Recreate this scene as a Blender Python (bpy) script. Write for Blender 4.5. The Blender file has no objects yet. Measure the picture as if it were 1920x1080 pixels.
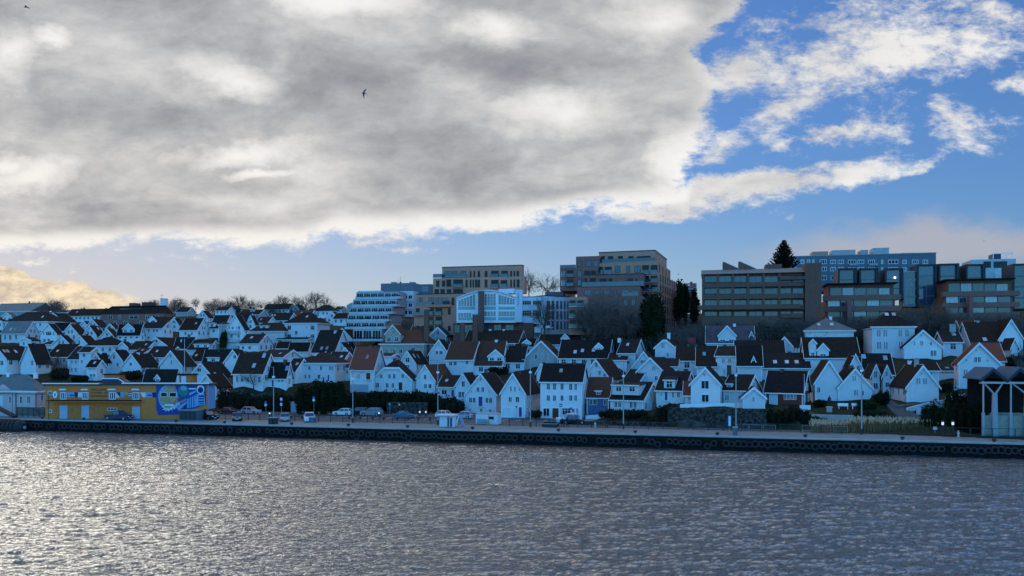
import bpy, math, random
from mathutils import Vector, Matrix, noise as mnoise
import numpy as np
SC = bpy.context.scene
COL = SC.collection
# ---------------------------------------------------------------- camera
FPX, HOR, CAMZ, QZ = 1507.0, 665.0, 14.6, 2.1        # focal length and horizon row in photo pixels
cam_d = bpy.data.cameras.new('camera'); cam = bpy.data.objects.new('camera', cam_d); COL.objects.link(cam)
cam.location = (0, 0, CAMZ); cam.rotation_euler = (math.radians(90), 0, 0)
cam_d.sensor_width = 36; cam_d.lens = FPX/1920*36; cam_d.shift_y = (HOR-540)/1920
cam_d.clip_start = 0.5; cam_d.clip_end = 6000
SC.camera = cam
SC.view_settings.view_transform = 'Standard'; SC.view_settings.look = 'None'
SC.view_settings.exposure = 0.0; SC.view_settings.gamma = 1
# ---------------------------------------------------------------- node expression helper
class X:
    def __init__(s, nt, sock): s.nt = nt; s.s = sock
    def _m(s, op, *a, clamp=False):
        n = s.nt.nodes.new('ShaderNodeMath'); n.operation = op; n.use_clamp = clamp
        for i, v in enumerate((s,)+a):
            if isinstance(v, X): s.nt.links.new(v.s, n.inputs[i])
            else: n.inputs[i].default_value = v
        return X(s.nt, n.outputs[0])
    def __add__(s, o): return s._m('ADD', o)
    def __sub__(s, o): return s._m('SUBTRACT', o)
    def __mul__(s, o): return s._m('MULTIPLY', o)
    def __truediv__(s, o): return s._m('DIVIDE', o)
    def rsub(s, c): return (s*-1.0)+c
    def max(s, o): return s._m('MAXIMUM', o)
    def min(s, o): return s._m('MINIMUM', o)
    def pow(s, o): return s._m('POWER', o)
    def sqrt(s): return s._m('SQRT')
    def step(s, a, b, c=0.0, d=1.0):
        n = s.nt.nodes.new('ShaderNodeMapRange'); n.interpolation_type = 'SMOOTHSTEP'
        s.nt.links.new(s.s, n.inputs[0])
        for i, v in enumerate((a, b, c, d)): n.inputs[i+1].default_value = v
        return X(s.nt, n.outputs[0])
def xyz(nt, sock):
    n = nt.nodes.new('ShaderNodeSeparateXYZ'); nt.links.new(sock, n.inputs[0])
    return [X(nt, o) for o in n.outputs]
def comb(nt, a, b, c):
    n = nt.nodes.new('ShaderNodeCombineXYZ')
    for i, v in enumerate((a, b, c)):
        if isinstance(v, X): nt.links.new(v.s, n.inputs[i])
        else: n.inputs[i].default_value = v
    return n.outputs[0]
def fbm(nt, vec, scale, detail=5, rough=.55, dist=0.0):
    n = nt.nodes.new('ShaderNodeTexNoise'); n.inputs['Scale'].default_value = scale
    n.inputs['Detail'].default_value = detail; n.inputs['Roughness'].default_value = rough
    n.inputs['Distortion'].default_value = dist
    if vec is not None: nt.links.new(vec, n.inputs['Vector'])
    return X(nt, n.outputs[0])
def mixc(nt, f, a, b, mode='MIX'):
    n = nt.nodes.new('ShaderNodeMix'); n.data_type = 'RGBA'; n.blend_type = mode
    if isinstance(f, X): nt.links.new(f.s, n.inputs[0])
    else: n.inputs[0].default_value = f
    for i, v in ((6, a), (7, b)):
        if isinstance(v, (tuple, list)): n.inputs[i].default_value = (*v[:3], 1)
        else: nt.links.new(v, n.inputs[i])
    return n.outputs[2]
# ---------------------------------------------------------------- sky and sun
SUN_AZ, SUN_EL = -36.0, 13.0                            # degrees left of the view axis / above the horizon
W = bpy.data.worlds.new('World'); SC.world = W; W.use_nodes = True
nt = W.node_tree; nt.nodes.clear()
def uv(px, py): return ((px-960)/FPX, (HOR-py)/FPX)
tc = nt.nodes.new('ShaderNodeTexCoord')
sky = nt.nodes.new('ShaderNodeTexSky'); sky.sky_type = 'NISHITA'; sky.sun_disc = False
sky.sun_elevation = math.radians(SUN_EL); sky.sun_rotation = math.radians(SUN_AZ)
sky.air_density = 1.0; sky.dust_density = 0.6; sky.ozone_density = 2.0
dx, dy, dz = xyz(nt, tc.outputs['Generated'])
ay = dy.max(0.06)
U = dx/ay; V = dz/ay
def curve(x, pts):
    n = nt.nodes.new('ShaderNodeFloatCurve'); c = n.mapping.curves[0]
    while len(c.points) < len(pts): c.points.new(.5, .5)
    for p, (a, b) in zip(c.points, pts): p.location = (a, b); p.handle_type = 'AUTO_CLAMPED'
    n.mapping.update(); nt.links.new(x.s, n.inputs[1]); return X(nt, n.outputs[0])
def crv(x, lo, hi, pts, v0, v1):
    return curve(((x-lo)/(hi-lo)).max(0.0).min(1.0), [(min(1, max(0, (p-lo)/(hi-lo))), (q-v0)/(v1-v0)) for p, q in pts])*(v1-v0)+v0
low = sorted([(-400,480),(60,480),(180,472),(360,470),(560,468),(640,446),(900,440),(1010,420),(1150,400),(1255,384),(1330,370),(1500,352)])
Vb = crv(U, -.9, .4, [(uv(a,b)[0], uv(a,b)[1]) for a, b in low], 0.0, .3)
rgt = [(500,1310),(400,1290),(340,1300),(300,1320),(255,1348),(200,1352),(150,1338),(110,1335),(60,1370),(0,1415),(-150,1480),(-700,1700)]
Ub = crv(V, 0.0, .95, [(uv(a,b)[1], uv(a,b)[0]) for b, a in rgt], 0.0, .6)
fld = ((V-Vb)*7.0).min((Ub-U)*6.0)
# cloud-plane coordinates: the noise foreshortens towards the horizon
iz = (dz.max(0.0)+0.34)
px_, py_ = dx/iz, dy/iz
P = comb(nt, px_, py_*1.15, 0.0)
n1 = fbm(nt, P, 1.5, 5, .5, .5)
n2 = fbm(nt, P, 4.2, 8, .56, .55)
n3 = fbm(nt, comb(nt, U*1.0, V*2.2, 3.1), 11.0, 6, .65, .3)
n4 = n4_ = fbm(nt, comb(nt, U*1.3, V*2.4, 7.7), 34.0, 5, .7, .2)
wa = fbm(nt, comb(nt, U*1.0, V*1.6, 21.0), 5.0, 6, .62); wb = fbm(nt, comb(nt, U*1.0, V*1.6, 57.0), 7.0, 6, .62)
Uw = U+(wa-.5)*.20; Vw = V+(wb-.5)*.085
def blob(cx, cy, a, b, ang=0., w=1.):
    u0, v0 = uv(cx, cy); c, s = math.cos(math.radians(ang)), math.sin(math.radians(ang))
    du = Uw-u0; dv = Vw-v0
    p = (du*c+dv*s)*(FPX/a); q = (dv*c-du*s)*(FPX/b)
    return ((p*p+q*q).sqrt()).rsub(1.0)*w
F2 = fld
for b in [(1400,352,330,40,8,.8),(1250,392,250,24,6,.6),(1640,85,340,115,10,.52),(1420,130,150,70,5,.6),(1840,10,160,45,-10,.42),
          (1500,200,120,45,20,.5),(1812,236,78,40,-12,.55),(1480,262,52,20,-8,.45),(1590,252,90,18,5,.42),(1735,308,60,16,18,.42),
          (1910,165,52,40,0,.5),(1660,235,60,30,30,.3),(690,452,60,8,4,.4),(60,492,60,9,12,.45),(1370,280,90,30,15,.45)]:
    F2 = F2.max(blob(*b))
F2 = F2.max((dz-.50)*3.0)  # out-of-view cloud added overhead so the water reflects more brightness
Dd = fld.max((dz-.50)*3.0) + (n2-.5)*.38 + (n3-.5)*.42 + (n4_-.5)*.22
D = F2 + (n1-.5)*.4 + (n2-.5)*.9 + (n3-.5)*1.25 + (n4-.5)*.95
cov = D.step(-.04, .55).max(Dd.step(-.02, .11))
left = blob(30, 560, 260, 46, -7, 1.0) + (n3-.5)*1.0 + (n4-.5)*.6
covl = left.step(.0, .28)*.9
haze = blob(1740, 462, 430, 72, 2, 1.0) + (n2-.5)*.35
covh = haze.step(-.02, .7)*.75
front = dy.step(.02, .22)
# deck brightness: bright ragged rim, grey thick core with lighter patches
core = (fld + (n1-.5)*.3 + (n2-.5)*.55 + (n3-.5)*.35).step(.0, .27)*.85 + (F2-.35).step(.0, .6)*.15
patch = ((n2-.5)*1.15 + (n1-.5)*1.9 + (n3-.5)*.55)
hot = blob(440, 150, 120, 45, -20).max(0.0)
for q in [(640,5,150,40,0),(15,110,70,70,0),(10,305,60,30,0),(90,80,60,25,0),(1240,40,150,70,10),(1050,215,150,60,0),(450,290,160,28,10),(480,330,90,14,10),(60,330,90,40,10),(900,60,120,50,0),(1270,290,90,60,-40)]: hot = hot.max(blob(*q))
cold = blob(300, 210, 330, 80, 5).max(blob(1020, 300, 280, 110, 12)).max(blob(60, 420, 220, 60, 0)).max(blob(1000, 130, 200, 60, 0)).max(0.0)
rim = fld.step(-.03, .05)*fld.step(.08, .26).rsub(1.0)*V.step(.30, .18)
lum = core.rsub(1.0)*.30 + .36 + patch*.68 + (n4-.5)*.22 + hot*.52 - cold*.22 + rim*.36
lum = lum.max(.0).min(1.05)
lumb = lum.step(-.05, 1.0) + V.step(.48, 1.1)*.45  # added overhead cloud brightened further to lift the water's reflection
ccol = mixc(nt, lumb, (.285, .30, .335), (1.0, .985, .96))
# thin blue-grey and warm tints
warm = U.step(.15, -.6)*V.step(.42, .06)
ccol = mixc(nt, warm*.18, ccol, mixc(nt, lumb, (.36, .33, .34), (1.15, .95, .68)))
SKY_STR = 0.11
r_, g_, b_ = xyz(nt, sky.outputs[0])
lum_s = (r_*.3+g_*.5+b_*.2)*SKY_STR
back = (dy*-1.0).step(-.05, .5)*2.3+1.0  # extra gain on the unseen sky behind the camera, added to light the facades
den = (lum_s*1.25+.66)
front_y = dy.step(.1, .4)
glowm = U.step(.25, -.6)*V.step(.30, .02)*front_y
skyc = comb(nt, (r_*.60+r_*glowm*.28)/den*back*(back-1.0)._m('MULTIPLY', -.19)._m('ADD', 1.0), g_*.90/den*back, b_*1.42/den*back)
# afterglow of the low sun close to the horizon on the left
pale = V.step(.24, .0)*(U.step(.75, -.5)*.75+.25)*front_y*.62
skyc = mixc(nt, pale, skyc, (5.6, 6.3, 6.9))
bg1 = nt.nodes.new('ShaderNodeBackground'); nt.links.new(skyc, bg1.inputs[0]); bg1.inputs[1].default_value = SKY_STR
full = mixc(nt, covh*front, (0, 0, 0), (0, 0, 0))
bg2 = nt.nodes.new('ShaderNodeBackground'); nt.links.new(ccol, bg2.inputs[0]); bg2.inputs[1].default_value = .92
bg3 = nt.nodes.new('ShaderNodeBackground'); nt.links.new(mixc(nt, ((n3-.5)*1.6+(n4-.5)*1.5+.5).step(.15, .85), (.62, .50, .38), (1.1, .90, .60)), bg3.inputs[0]); bg3.inputs[1].default_value = .95
bg4 = nt.nodes.new('ShaderNodeBackground'); bg4.inputs[0].default_value = (.60, .58, .62, 1); bg4.inputs[1].default_value = .8
def mixs(f, a, b):
    n = nt.nodes.new('ShaderNodeMixShader'); nt.links.new(f.s, n.inputs[0]); nt.links.new(a.outputs[0], n.inputs[1]); nt.links.new(b.outputs[0], n.inputs[2]); return n
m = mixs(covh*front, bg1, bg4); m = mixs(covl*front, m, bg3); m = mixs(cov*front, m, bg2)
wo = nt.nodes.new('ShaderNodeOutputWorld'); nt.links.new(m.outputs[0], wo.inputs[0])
W.cycles.sampling_method = 'AUTOMATIC'
sl = bpy.data.lights.new('sun', 'SUN'); sl.energy = .5; sl.angle = math.radians(28); sl.color = (1.0, .90, .78)
so = bpy.data.objects.new('sun', sl); COL.objects.link(so)
sd = Vector((math.sin(math.radians(SUN_AZ))*math.cos(math.radians(SUN_EL)), math.cos(math.radians(SUN_AZ))*math.cos(math.radians(SUN_EL)), math.sin(math.radians(SUN_EL))))
so.rotation_euler = (-sd).to_track_quat('-Z', 'Y').to_euler()
# ---------------------------------------------------------------- materials
MATS = {}
def mat(name, col, rough=.8, spec=.3, metal=0., var=.12, vscale=1.5, bump=None, col2=None, rnd=0., emis=None):
    m = bpy.data.materials.new(name); m.use_nodes = True; t = m.node_tree; b = t.nodes['Principled BSDF']
    b.inputs['Roughness'].default_value = rough; b.inputs['Metallic'].default_value = metal
    b.inputs['Specular IOR Level'].default_value = spec
    tcn = t.nodes.new('ShaderNodeTexCoord'); oc = tcn.outputs['Object']
    n = fbm(t, oc, vscale, 5, .6)
    c2 = col2 or tuple(c*.55 for c in col)
    f = n.step(.35, .75) * min(1, var*3) if col2 else (n.step(.4, .8)*min(1, var*2.2))
    out = mixc(t, f, col, c2)
    if rnd:
        oi = t.nodes.new('ShaderNodeObjectInfo'); r = X(t, oi.outputs['Random'])
        hs = t.nodes.new('ShaderNodeHueSaturation'); t.links.new(out, hs.inputs['Color'])
        t.links.new(((r-.5)*2*rnd+1.0).s, hs.inputs['Value']); out = hs.outputs[0]
    t.links.new(out, b.inputs['Base Color'])
    if bump:
        kind, sc, dist = bump
        x, y, z = xyz(t, oc)
        if kind == 'boards': h = (z*sc)._m('FRACT')
        elif kind == 'tiles': h = (z*sc)._m('FRACT')*.7 + ((x+y)*sc*1.3)._m('FRACT')*.5
        elif kind == 'bricks':
            br = t.nodes.new('ShaderNodeTexBrick'); br.inputs['Scale'].default_value = sc
            t.links.new(comb(t, x+y, z, 0.0), br.inputs['Vector']); h = X(t, br.outputs['Fac']).rsub(1.0)
        else: h = fbm(t, oc, sc, 6, .7)
        bn = t.nodes.new('ShaderNodeBump'); bn.inputs['Distance'].default_value = dist; bn.inputs['Strength'].default_value = .7
        t.links.new(h.s, bn.inputs['Height']); t.links.new(bn.outputs[0], b.inputs['Normal'])
    if emis:
        b.inputs['Emission Color'].default_value = (*emis[:3], 1); b.inputs['Emission Strength'].default_value = emis[3]
    MATS[name] = m; return m
mat('white_board', (.77, .77, .76), .55, .3, var=.10, vscale=.7, bump=('boards', 6.5, .02), col2=(.54, .54, .52), rnd=.12)
mat('cream_board', (.66, .60, .50), .6, .3, bump=('boards', 6.5, .02), rnd=.05)
mat('grey_render', (.42, .41, .39), .85, .2, var=.25, vscale=.5, bump=('n', 9, .03), rnd=.1)
mat('ochre_render', (.72, .215, .055), .85, .15, var=.12, vscale=.8, bump=('n', 14, .02))
mat('ochre_brick', (.66, .22, .06), .85, .15, var=.25, vscale=2, bump=('bricks', 3, .02), col2=(.50, .14, .05))
mat('pink_render', (.66, .50, .46), .8, .2, var=.15, vscale=.6, bump=('n', 9, .02))
mat('villa_stone', (.50, .44, .35), .85, .2, var=.4, vscale=1.2, bump=('n', 5, .06), col2=(.30, .25, .2))
mat('rust_board', (.20, .050, .030), .7, .25, bump=('boards', 6, .02))
mat('blue_board', (.10, .17, .30), .6, .3, bump=('boards', 6, .02))
mat('brown_brick', (.34, .155, .12), .9, .12, var=.3, vscale=2.5, bump=('bricks', 4, .02), col2=(.22, .105, .082), rnd=.05)
mat('tan_brick', (.62, .30, .20), .9, .12, var=.25, vscale=2.5, bump=('bricks', 4, .02), col2=(.48, .235, .155), rnd=.05)
mat('dark_brick', (.235, .11, .082), .9, .12, var=.3, vscale=2, bump=('bricks', 4, .02), col2=(.17, .09, .06))
mat('roof_dark', (.021, .018, .017), .85, .08, var=.35, vscale=1.6, bump=('tiles', 3.2, .05), col2=(.036, .025, .020), rnd=.28)
mat('roof_brown', (.042, .025, .018), .85, .08, var=.35, vscale=1.4, bump=('tiles', 3.2, .05), col2=(.024, .016, .013), rnd=.25)
mat('roof_rust', (.115, .042, .026), .8, .12, var=.35, vscale=1.2, bump=('tiles', 3.2, .05), col2=(.08, .04, .028), rnd=.15)
mat('roof_red', (.27, .065, .035), .75, .25, var=.3, vscale=1.2, bump=('tiles', 3.2, .05), col2=(.22, .06, .035), rnd=.1)
mat('roof_slate', (.045, .055, .075), .55, .35, var=.3, vscale=2, bump=('tiles', 3.2, .03), rnd=.15)
mat('roof_grey', (.17, .175, .165), .7, .25, var=.3, vscale=.7, bump=('tiles', 2.5, .03), rnd=.1)
mat('trim_white', (.86, .86, .85), .5, .35, var=.05)
mat('trim_dark', (.03, .03, .035), .5, .3, var=.05)
mat('trim_grey', (.35, .36, .38), .6, .3, var=.05)
mat('trim_yellow', (.75, .58, .28), .6, .3, var=.05)
mat('door_blue', (.03, .06, .20), .45, .4, var=.05)
mat('door_brown', (.09, .035, .02), .5, .35, var=.1)
mat('door_grey', (.40, .44, .52), .5, .3, var=.1)
mat('chimney_brick', (.17, .10, .08), .9, .15, var=.3, vscale=3, bump=('bricks', 5, .02), rnd=.3)
mat('concrete', (.42, .41, .39), .8, .25, var=.3, vscale=.7, bump=('n', 8, .02))
mat('pale_concrete', (.55, .55, .54), .75, .3, var=.25, vscale=.5, bump=('n', 6, .02))
mat('light_panel', (.68, .70, .72), .5, .35, var=.12, vscale=.4)
mat('blue_panel', (.12, .155, .18), .55, .35, var=.15, vscale=.5, rnd=.05)
mat('green_panel', (.30, .45, .42), .5, .4, var=.08)
mat('iron', (.03, .03, .032), .5, .4, var=.1)
mat('galvanised', (.36, .37, .38), .45, .5, .6, var=.15)
mat('rubber', (.020, .019, .018), .6, .4, var=.3, vscale=4)
mat('bark', (.075, .060, .048), .95, .1, var=.4, vscale=3)
mat('twig', (.135, .110, .090), .95, .1, var=.3, vscale=1)
mat('leaf_dark', (.010, .014, .007), .95, .03, var=.5, vscale=.9, col2=(.026, .028, .013))
mat('leaf_brown', (.034, .027, .015), .95, .03, var=.6, vscale=.7, col2=(.014, .014, .008))
mat('leaf_green', (.026, .034, .013), .95, .04, var=.5, vscale=.8, col2=(.013, .017, .008))
mat('reed', (.34, .17, .055), .9, .1, var=.4, vscale=2, col2=(.16, .12, .07))
mat('plume', (.78, .52, .32), .9, .1, var=.3, vscale=3)
def glass(name, col, rough, spec):
    m = bpy.data.materials.new(name); m.use_nodes = True; t = m.node_tree; b = t.nodes['Principled BSDF']
    b.inputs['Base Color'].default_value = (*col, 1); b.inputs['Roughness'].default_value = rough
    b.inputs['Specular IOR Level'].default_value = spec
    oi = t.nodes.new('ShaderNodeObjectInfo'); r = X(t, oi.outputs['Random'])
    tcn = t.nodes.new('ShaderNodeTexCoord'); n = fbm(t, tcn.outputs['Object'], 1.1, 2)
    f = (r*.6+n*.6).step(.35, .95)
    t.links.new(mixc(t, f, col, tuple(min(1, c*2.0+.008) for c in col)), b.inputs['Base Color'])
    MATS[name] = m; return m
glass('glass_dark', (.006, .008, .013), .15, .22)
glass('glass_blue', (.024, .040, .066), .07, .8)
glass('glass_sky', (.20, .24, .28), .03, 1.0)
glass('glass_warm', (.05, .045, .04), .15, .6)
# ---------------------------------------------------------------- mesh helpers
class MB:
    def __init__(s): s.v = []; s.f = []
    def add(s, vs, fs):
        k = len(s.v); s.v += [tuple(p) for p in vs]; s.f += [tuple(i+k for i in f) for f in fs]; return s
    def box(s, x0, x1, y0, y1, z0, z1):
        if x0 > x1: x0, x1 = x1, x0
        if y0 > y1: y0, y1 = y1, y0
        if z0 > z1: z0, z1 = z1, z0
        return s.add([(x0,y0,z0),(x1,y0,z0),(x1,y1,z0),(x0,y1,z0),(x0,y0,z1),(x1,y0,z1),(x1,y1,z1),(x0,y1,z1)],
                     [(0,3,2,1),(4,5,6,7),(0,1,5,4),(1,2,6,5),(2,3,7,6),(3,0,4,7)])
    def prism(s, poly, a0, a1, axis='y'):
        """poly in the plane across the axis (x,z for 'y'; y,z for 'x'; x,y for 'z')"""
        n = len(poly)
        mk = {'y': lambda p, a: (p[0], a, p[1]), 'x': lambda p, a: (a, p[0], p[1]), 'z': lambda p, a: (p[0], p[1], a)}[axis]
        vs = [mk(p, a0) for p in poly]+[mk(p, a1) for p in poly]
        fs = [tuple(range(n-1, -1, -1)), tuple(range(n, 2*n))]+[(i, (i+1) % n, n+(i+1) % n, n+i) for i in range(n)]
        return s.add(vs, fs)
    def tube(s, p, q, r0, r1=None, n=6, cap=True):
        p, q = Vector(p), Vector(q); r1 = r0 if r1 is None else r1; d = q-p
        if d.length < 1e-6: return s
        d.normalize(); a = d.cross(Vector((0, 0, 1)) if abs(d.z) < .95 else Vector((1, 0, 0))).normalized(); b = d.cross(a)
        vs = [];
        for c, r in ((p, r0), (q, r1)):
            for i in range(n):
                t = 2*math.pi*i/n; vs.append(c+a*(r*math.cos(t))+b*(r*math.sin(t)))
        fs = [(i, (i+1) % n, n+(i+1) % n, n+i) for i in range(n)]
        if cap: fs += [tuple(range(n-1, -1, -1)), tuple(range(n, 2*n))]
        return s.add(vs, fs)
    def mesh(s, name, m):
        me = bpy.data.meshes.new(name); me.from_pydata(s.v, [], s.f)
        if not isinstance(m, (list, tuple)): m = [m]
        for q in m: me.materials.append(MATS[q] if isinstance(q, str) else q)
        me.update(); return me
    def build(s, name, m, parent=None, fr=None, loc=(0, 0, 0), rz=0., smooth=False):
        me = s.mesh(name, m)
        if smooth: me.polygons.foreach_set('use_smooth', [True]*len(me.polygons))
        return place(name, me, parent, fr, loc, rz)
def place(name, me, parent=None, fr=None, loc=(0, 0, 0), rz=0.):
    o = bpy.data.objects.new(name, me); COL.objects.link(o)
    x, y, z = loc
    if fr:
        c, s = math.cos(fr[3]), math.sin(fr[3])
        x, y, z = fr[0]+c*x-s*y, fr[1]+s*x+c*y, fr[2]+z; rz += fr[3]
    o.location = (x, y, z); o.rotation_euler = (0, 0, rz)
    if parent is not None: o.parent = parent
    return o
def tag(o, label=None, cat=None, group=None, kind=None):
    if label: o['label'] = label
    if cat: o['category'] = cat
    if group: o['group'] = group
    if kind: o['kind'] = kind
    return o
def empty(name, loc, rz=0., label=None, cat=None, group=None):
    o = bpy.data.objects.new(name, None); COL.objects.link(o); o.location = loc; o.rotation_euler = (0, 0, rz)
    o.empty_display_size = .5
    return tag(o, label, cat, group)
def copy_tree(o, parent=None):
    c = o.copy(); COL.objects.link(c)
    if parent is not None: c.parent = parent
    for ch in list(o.children): copy_tree(ch, c)
    return c
# ---------------------------------------------------------------- terrain profile (photo column -> knots of distance and photo row)
KN = {-300: [(172,774),(225,705),(250,680),(275,655),(300,635),(340,615),(400,600),(450,592),(520,588)],
 340: [(172,774),(225,705),(250,680),(275,655),(300,635),(340,615),(400,600),(450,592),(520,588)],
 440: [(178,771),(184,724),(200,708),(222,690),(245,668),(275,648),(310,622),(390,598),(520,590)],
 640: [(176,772),(187,728),(200,706),(222,688),(245,668),(275,643),(310,624),(390,600),(520,592)],
 780: [(174,773),(187,733),(200,704),(212,684),(224,664),(234,646),(244,628),(390,602),(520,592)],
 900: [(172,774.5),(184,740),(195,710),(206,685),(215,660),(222,640),(230,624),(330,604),(520,592)],
 1060: [(165,779),(175,747),(186,718),(197,693),(207,670),(215,648),(222,628),(300,606),(520,592)],
 1200: [(143,796.7),(149,771),(161,745),(174,720),(186,695),(198,668),(210,640),(300,604),(520,590)],
 1300: [(138,801.5),(139.5,766),(150,750),(162,728),(174,705),(186,680),(203,630),(300,602),(520,588)],
 1480: [(134,805.6),(138,770),(145,757),(157,735),(168,708),(184,672),(203,622),(300,598),(520,585)],
 1700: [(125,815.7),(130,790),(138,755),(150,730),(162,703),(180,668),(205,612),(300,585),(520,575)],
 1920: [(118,824.6),(127,790),(135,752),(150,728),(162,700),(180,665),(205,610),(300,580),(520,570)],
 2300: [(108,839.4),(118,800),(130,762),(145,735),(160,705),(180,668),(205,610),(300,580),(520,570)]}
KU = sorted(KN)
def knots(u):
    u = max(KU[0], min(KU[-1], u))
    for a, b in zip(KU, KU[1:]):
        if a <= u <= b:
            t = (u-a)/(b-a); t = t*t*(3-2*t) if (b-a) < 200 else t
            return [(p[0]*(1-t)+q[0]*t, p[1]*(1-t)+q[1]*t) for p, q in zip(KN[a], KN[b])]
def prof(u, Y):
    k = knots(u)
    if Y <= k[0][0]: return HOR+(CAMZ-QZ)*FPX/Y
    for p, q in zip(k, k[1:]):
        if Y <= q[0]: return p[1]+(q[1]-p[1])*(Y-p[0])/(q[0]-p[0])
    return HOR-(HOR-k[-1][1])*k[-1][0]/Y
def zat(x, Y): return CAMZ-(prof(960+FPX*x/Y, Y)-HOR)/FPX*Y
def dist(px, py):
    k = knots(px)
    if py >= k[0][1]: return (CAMZ-QZ)*FPX/(py-HOR)
    for p, q in zip(k, k[1:]):
        if py >= q[1]: return p[0]+(q[0]-p[0])*(py-p[1])/(q[1]-p[1])
    return k[-1][0]
def wpt(px, py, Y): return ((px-960)/FPX*Y, Y, CAMZ-(py-HOR)/FPX*Y)
def gnd(px, py): return wpt(px, py, dist(px, py))
# ---------------------------------------------------------------- a box standing in the scene, sized from what the photo shows
FOOT = []
class Box:
    def __init__(s, f0, f1, base, side=None, a=None, L=None, Y=None, lmax=13., deep=2.0):
        um = (f0+f1)/2
        s.Y = Y or dist(um, base); s.zb = CAMZ-(base-HOR)/FPX*s.Y
        al = 14.0 if a is None else a
        s.x = (um-960)/FPX*s.Y
        def solve(al):
            A = math.radians(al); t = (math.cos(A), -math.sin(A)); n = (math.sin(A), math.cos(A))
            def hit(px, o, d):
                k = (px-960)/FPX; return (k*o[1]-o[0])/(d[0]-k*d[1])
            s0 = hit(f0, (s.x, s.Y), t); s1 = hit(f1, (s.x, s.Y), t); Ls = None
            if side is not None:
                sx = s1 if side > f1 else s0
                o = (s.x+t[0]*sx, s.Y+t[1]*sx); Ls = hit(side, o, n)
            return A, t, n, s0, s1, Ls
        r = solve(al)
        if side is not None and L is None:
            dr = 1 if side > f1 else -1; k = 0
            while (r[5] < 0 or r[5] > lmax) and k < 30: al += 2.5*dr; r = solve(al); k += 1
        s.A, s.t, s.n, s.s0, s.s1, Ls = r
        s.L = L or (Ls if side is not None else 8.0); s.L = max(2.5, s.L)
        s.w = s.s1-s.s0
        mid = (s.s0+s.s1)/2
        s.x += s.t[0]*mid; s.Y += s.t[1]*mid           # centre of the front wall
        s.fr = (s.x, s.Y, s.zb, -s.A)
        s.right = side is None or side > f1
        s.deep = deep
        FOOT.append((s.x, s.Y, s.zb, s.A, s.w, s.L))
    def fx(s, px):
        k = (px-960)/FPX; return (k*s.Y-s.x)/(s.t[0]-k*s.t[1])
    def fz(s, px, py):
        x = s.fx(px); Y = s.Y+s.t[1]*x; return CAMZ-(py-HOR)/FPX*Y-s.zb
    def z(s, py, d=0.):                                # height above the base of something at depth d behind the front's middle
        return CAMZ-(py-HOR)/FPX*(s.Y+s.n[1]*d)-s.zb
    def sy(s, px):                                     # distance along the visible side wall
        e = s.w/2 if s.right else -s.w/2
        ox, oy = s.x+s.t[0]*e, s.Y+s.t[1]*e; k = (px-960)/FPX
        return (k*oy-ox)/(s.n[0]-k*s.n[1])
# ---------------------------------------------------------------- windows
WM = {}
def winmesh(w, h, nx, ny, m, th=.08, pane='glass_dark', fw=.09):
    key = (round(w, 1), round(h, 1), nx, ny, m, pane, fw)
    if key not in WM:
        w, h = max(.3, key[0]), max(.3, key[1]); b = MB(); f = min(fw, w*.16); d = -th
        b.box(-w/2, -w/2+f, d, 0, 0, h); b.box(w/2-f, w/2, d, 0, 0, h)
        b.box(-w/2+f, w/2-f, d, 0, 0, f); b.box(-w/2+f, w/2-f, d, 0, h-f, h)
        for i in range(1, nx):
            x = -w/2+w*i/nx; b.box(x-f*.45, x+f*.45, d*.9, 0, f, h-f)
        for j in range(1, ny):
            z = h*j/ny if ny != 2 else h*.66
            b.box(-w/2+f, w/2-f, d*.75, 0, z-f*.35, z+f*.35)
        p = MB(); p.box(-w/2+f*.5, w/2-f*.5, -.025, -.004, f*.5, h-f*.5)
        WM[key] = (b.mesh('window', m), p.mesh('pane', pane))
    return WM[key]
def window(root, fr, x, y, z, rz, w, h, nx=2, ny=2, m='trim_white', pane='glass_dark', fw=.075, name='window'):
    a, p = winmesh(w, h, nx, ny, m, pane=pane, fw=fw)
    o = place(name, a, root, fr, (x, y, z), rz); place('pane', p, o); return o
RND = random.Random(7)
# ---------------------------------------------------------------- wooden houses
OX = OY = 0.; SCL = 6.
def T(ox, oy, sc=6.):
    global OX, OY, SCL
    OX, OY, SCL = ox, oy, sc
def tx(v): return OX+v/SCL
def ty(v): return OY+v/SCL
WALL = {'w': 'white_board', 'c': 'cream_board', 'x': 'grey_render', 'b': 'blue_board', 'n': 'rust_board', 's': 'villa_stone', 'p': 'pink_render', 'o': 'ochre_render', 'k': 'brown_brick'}
ROOF = {'d': 'roof_dark', 'b': 'roof_brown', 'r': 'roof_rust', 'R': 'roof_red', 'k': 'roof_slate', 'g': 'roof_grey'}
HG = 'wooden houses crowded on the hillside'
NH = [0]
def roof_slab(b, half, he, hr, y0, y1, ov=.35, th=.2, axis='y', off=0.):
    sl = (hr-he)/half; xe = half+ov; ze = he-sl*ov
    P = [(-xe, ze+.02), (0, hr+.02), (xe, ze+.02), (xe, ze+.02+th), (0, hr+.02+th*1.15), (-xe, ze+.02+th)]
    P = [(p[0]+off, p[1]) for p in P]
    b.prism(P[::-1], y0, y1, axis)
def barge(b, half, he, hr, y, axis, ov=.35, h=.26, th=.06, off=0.):
    sl = (hr-he)/half; xe = half+ov+.02; ze = he-sl*ov
    P = [(-xe, ze-h*.7), (0, hr-h), (xe, ze-h*.7), (xe, ze+.22), (0, hr+.25), (-xe, ze+.22)]
    P = [(p[0]+off, p[1]) for p in P]
    b.prism(P[::-1], y, y+th, axis)
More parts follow.
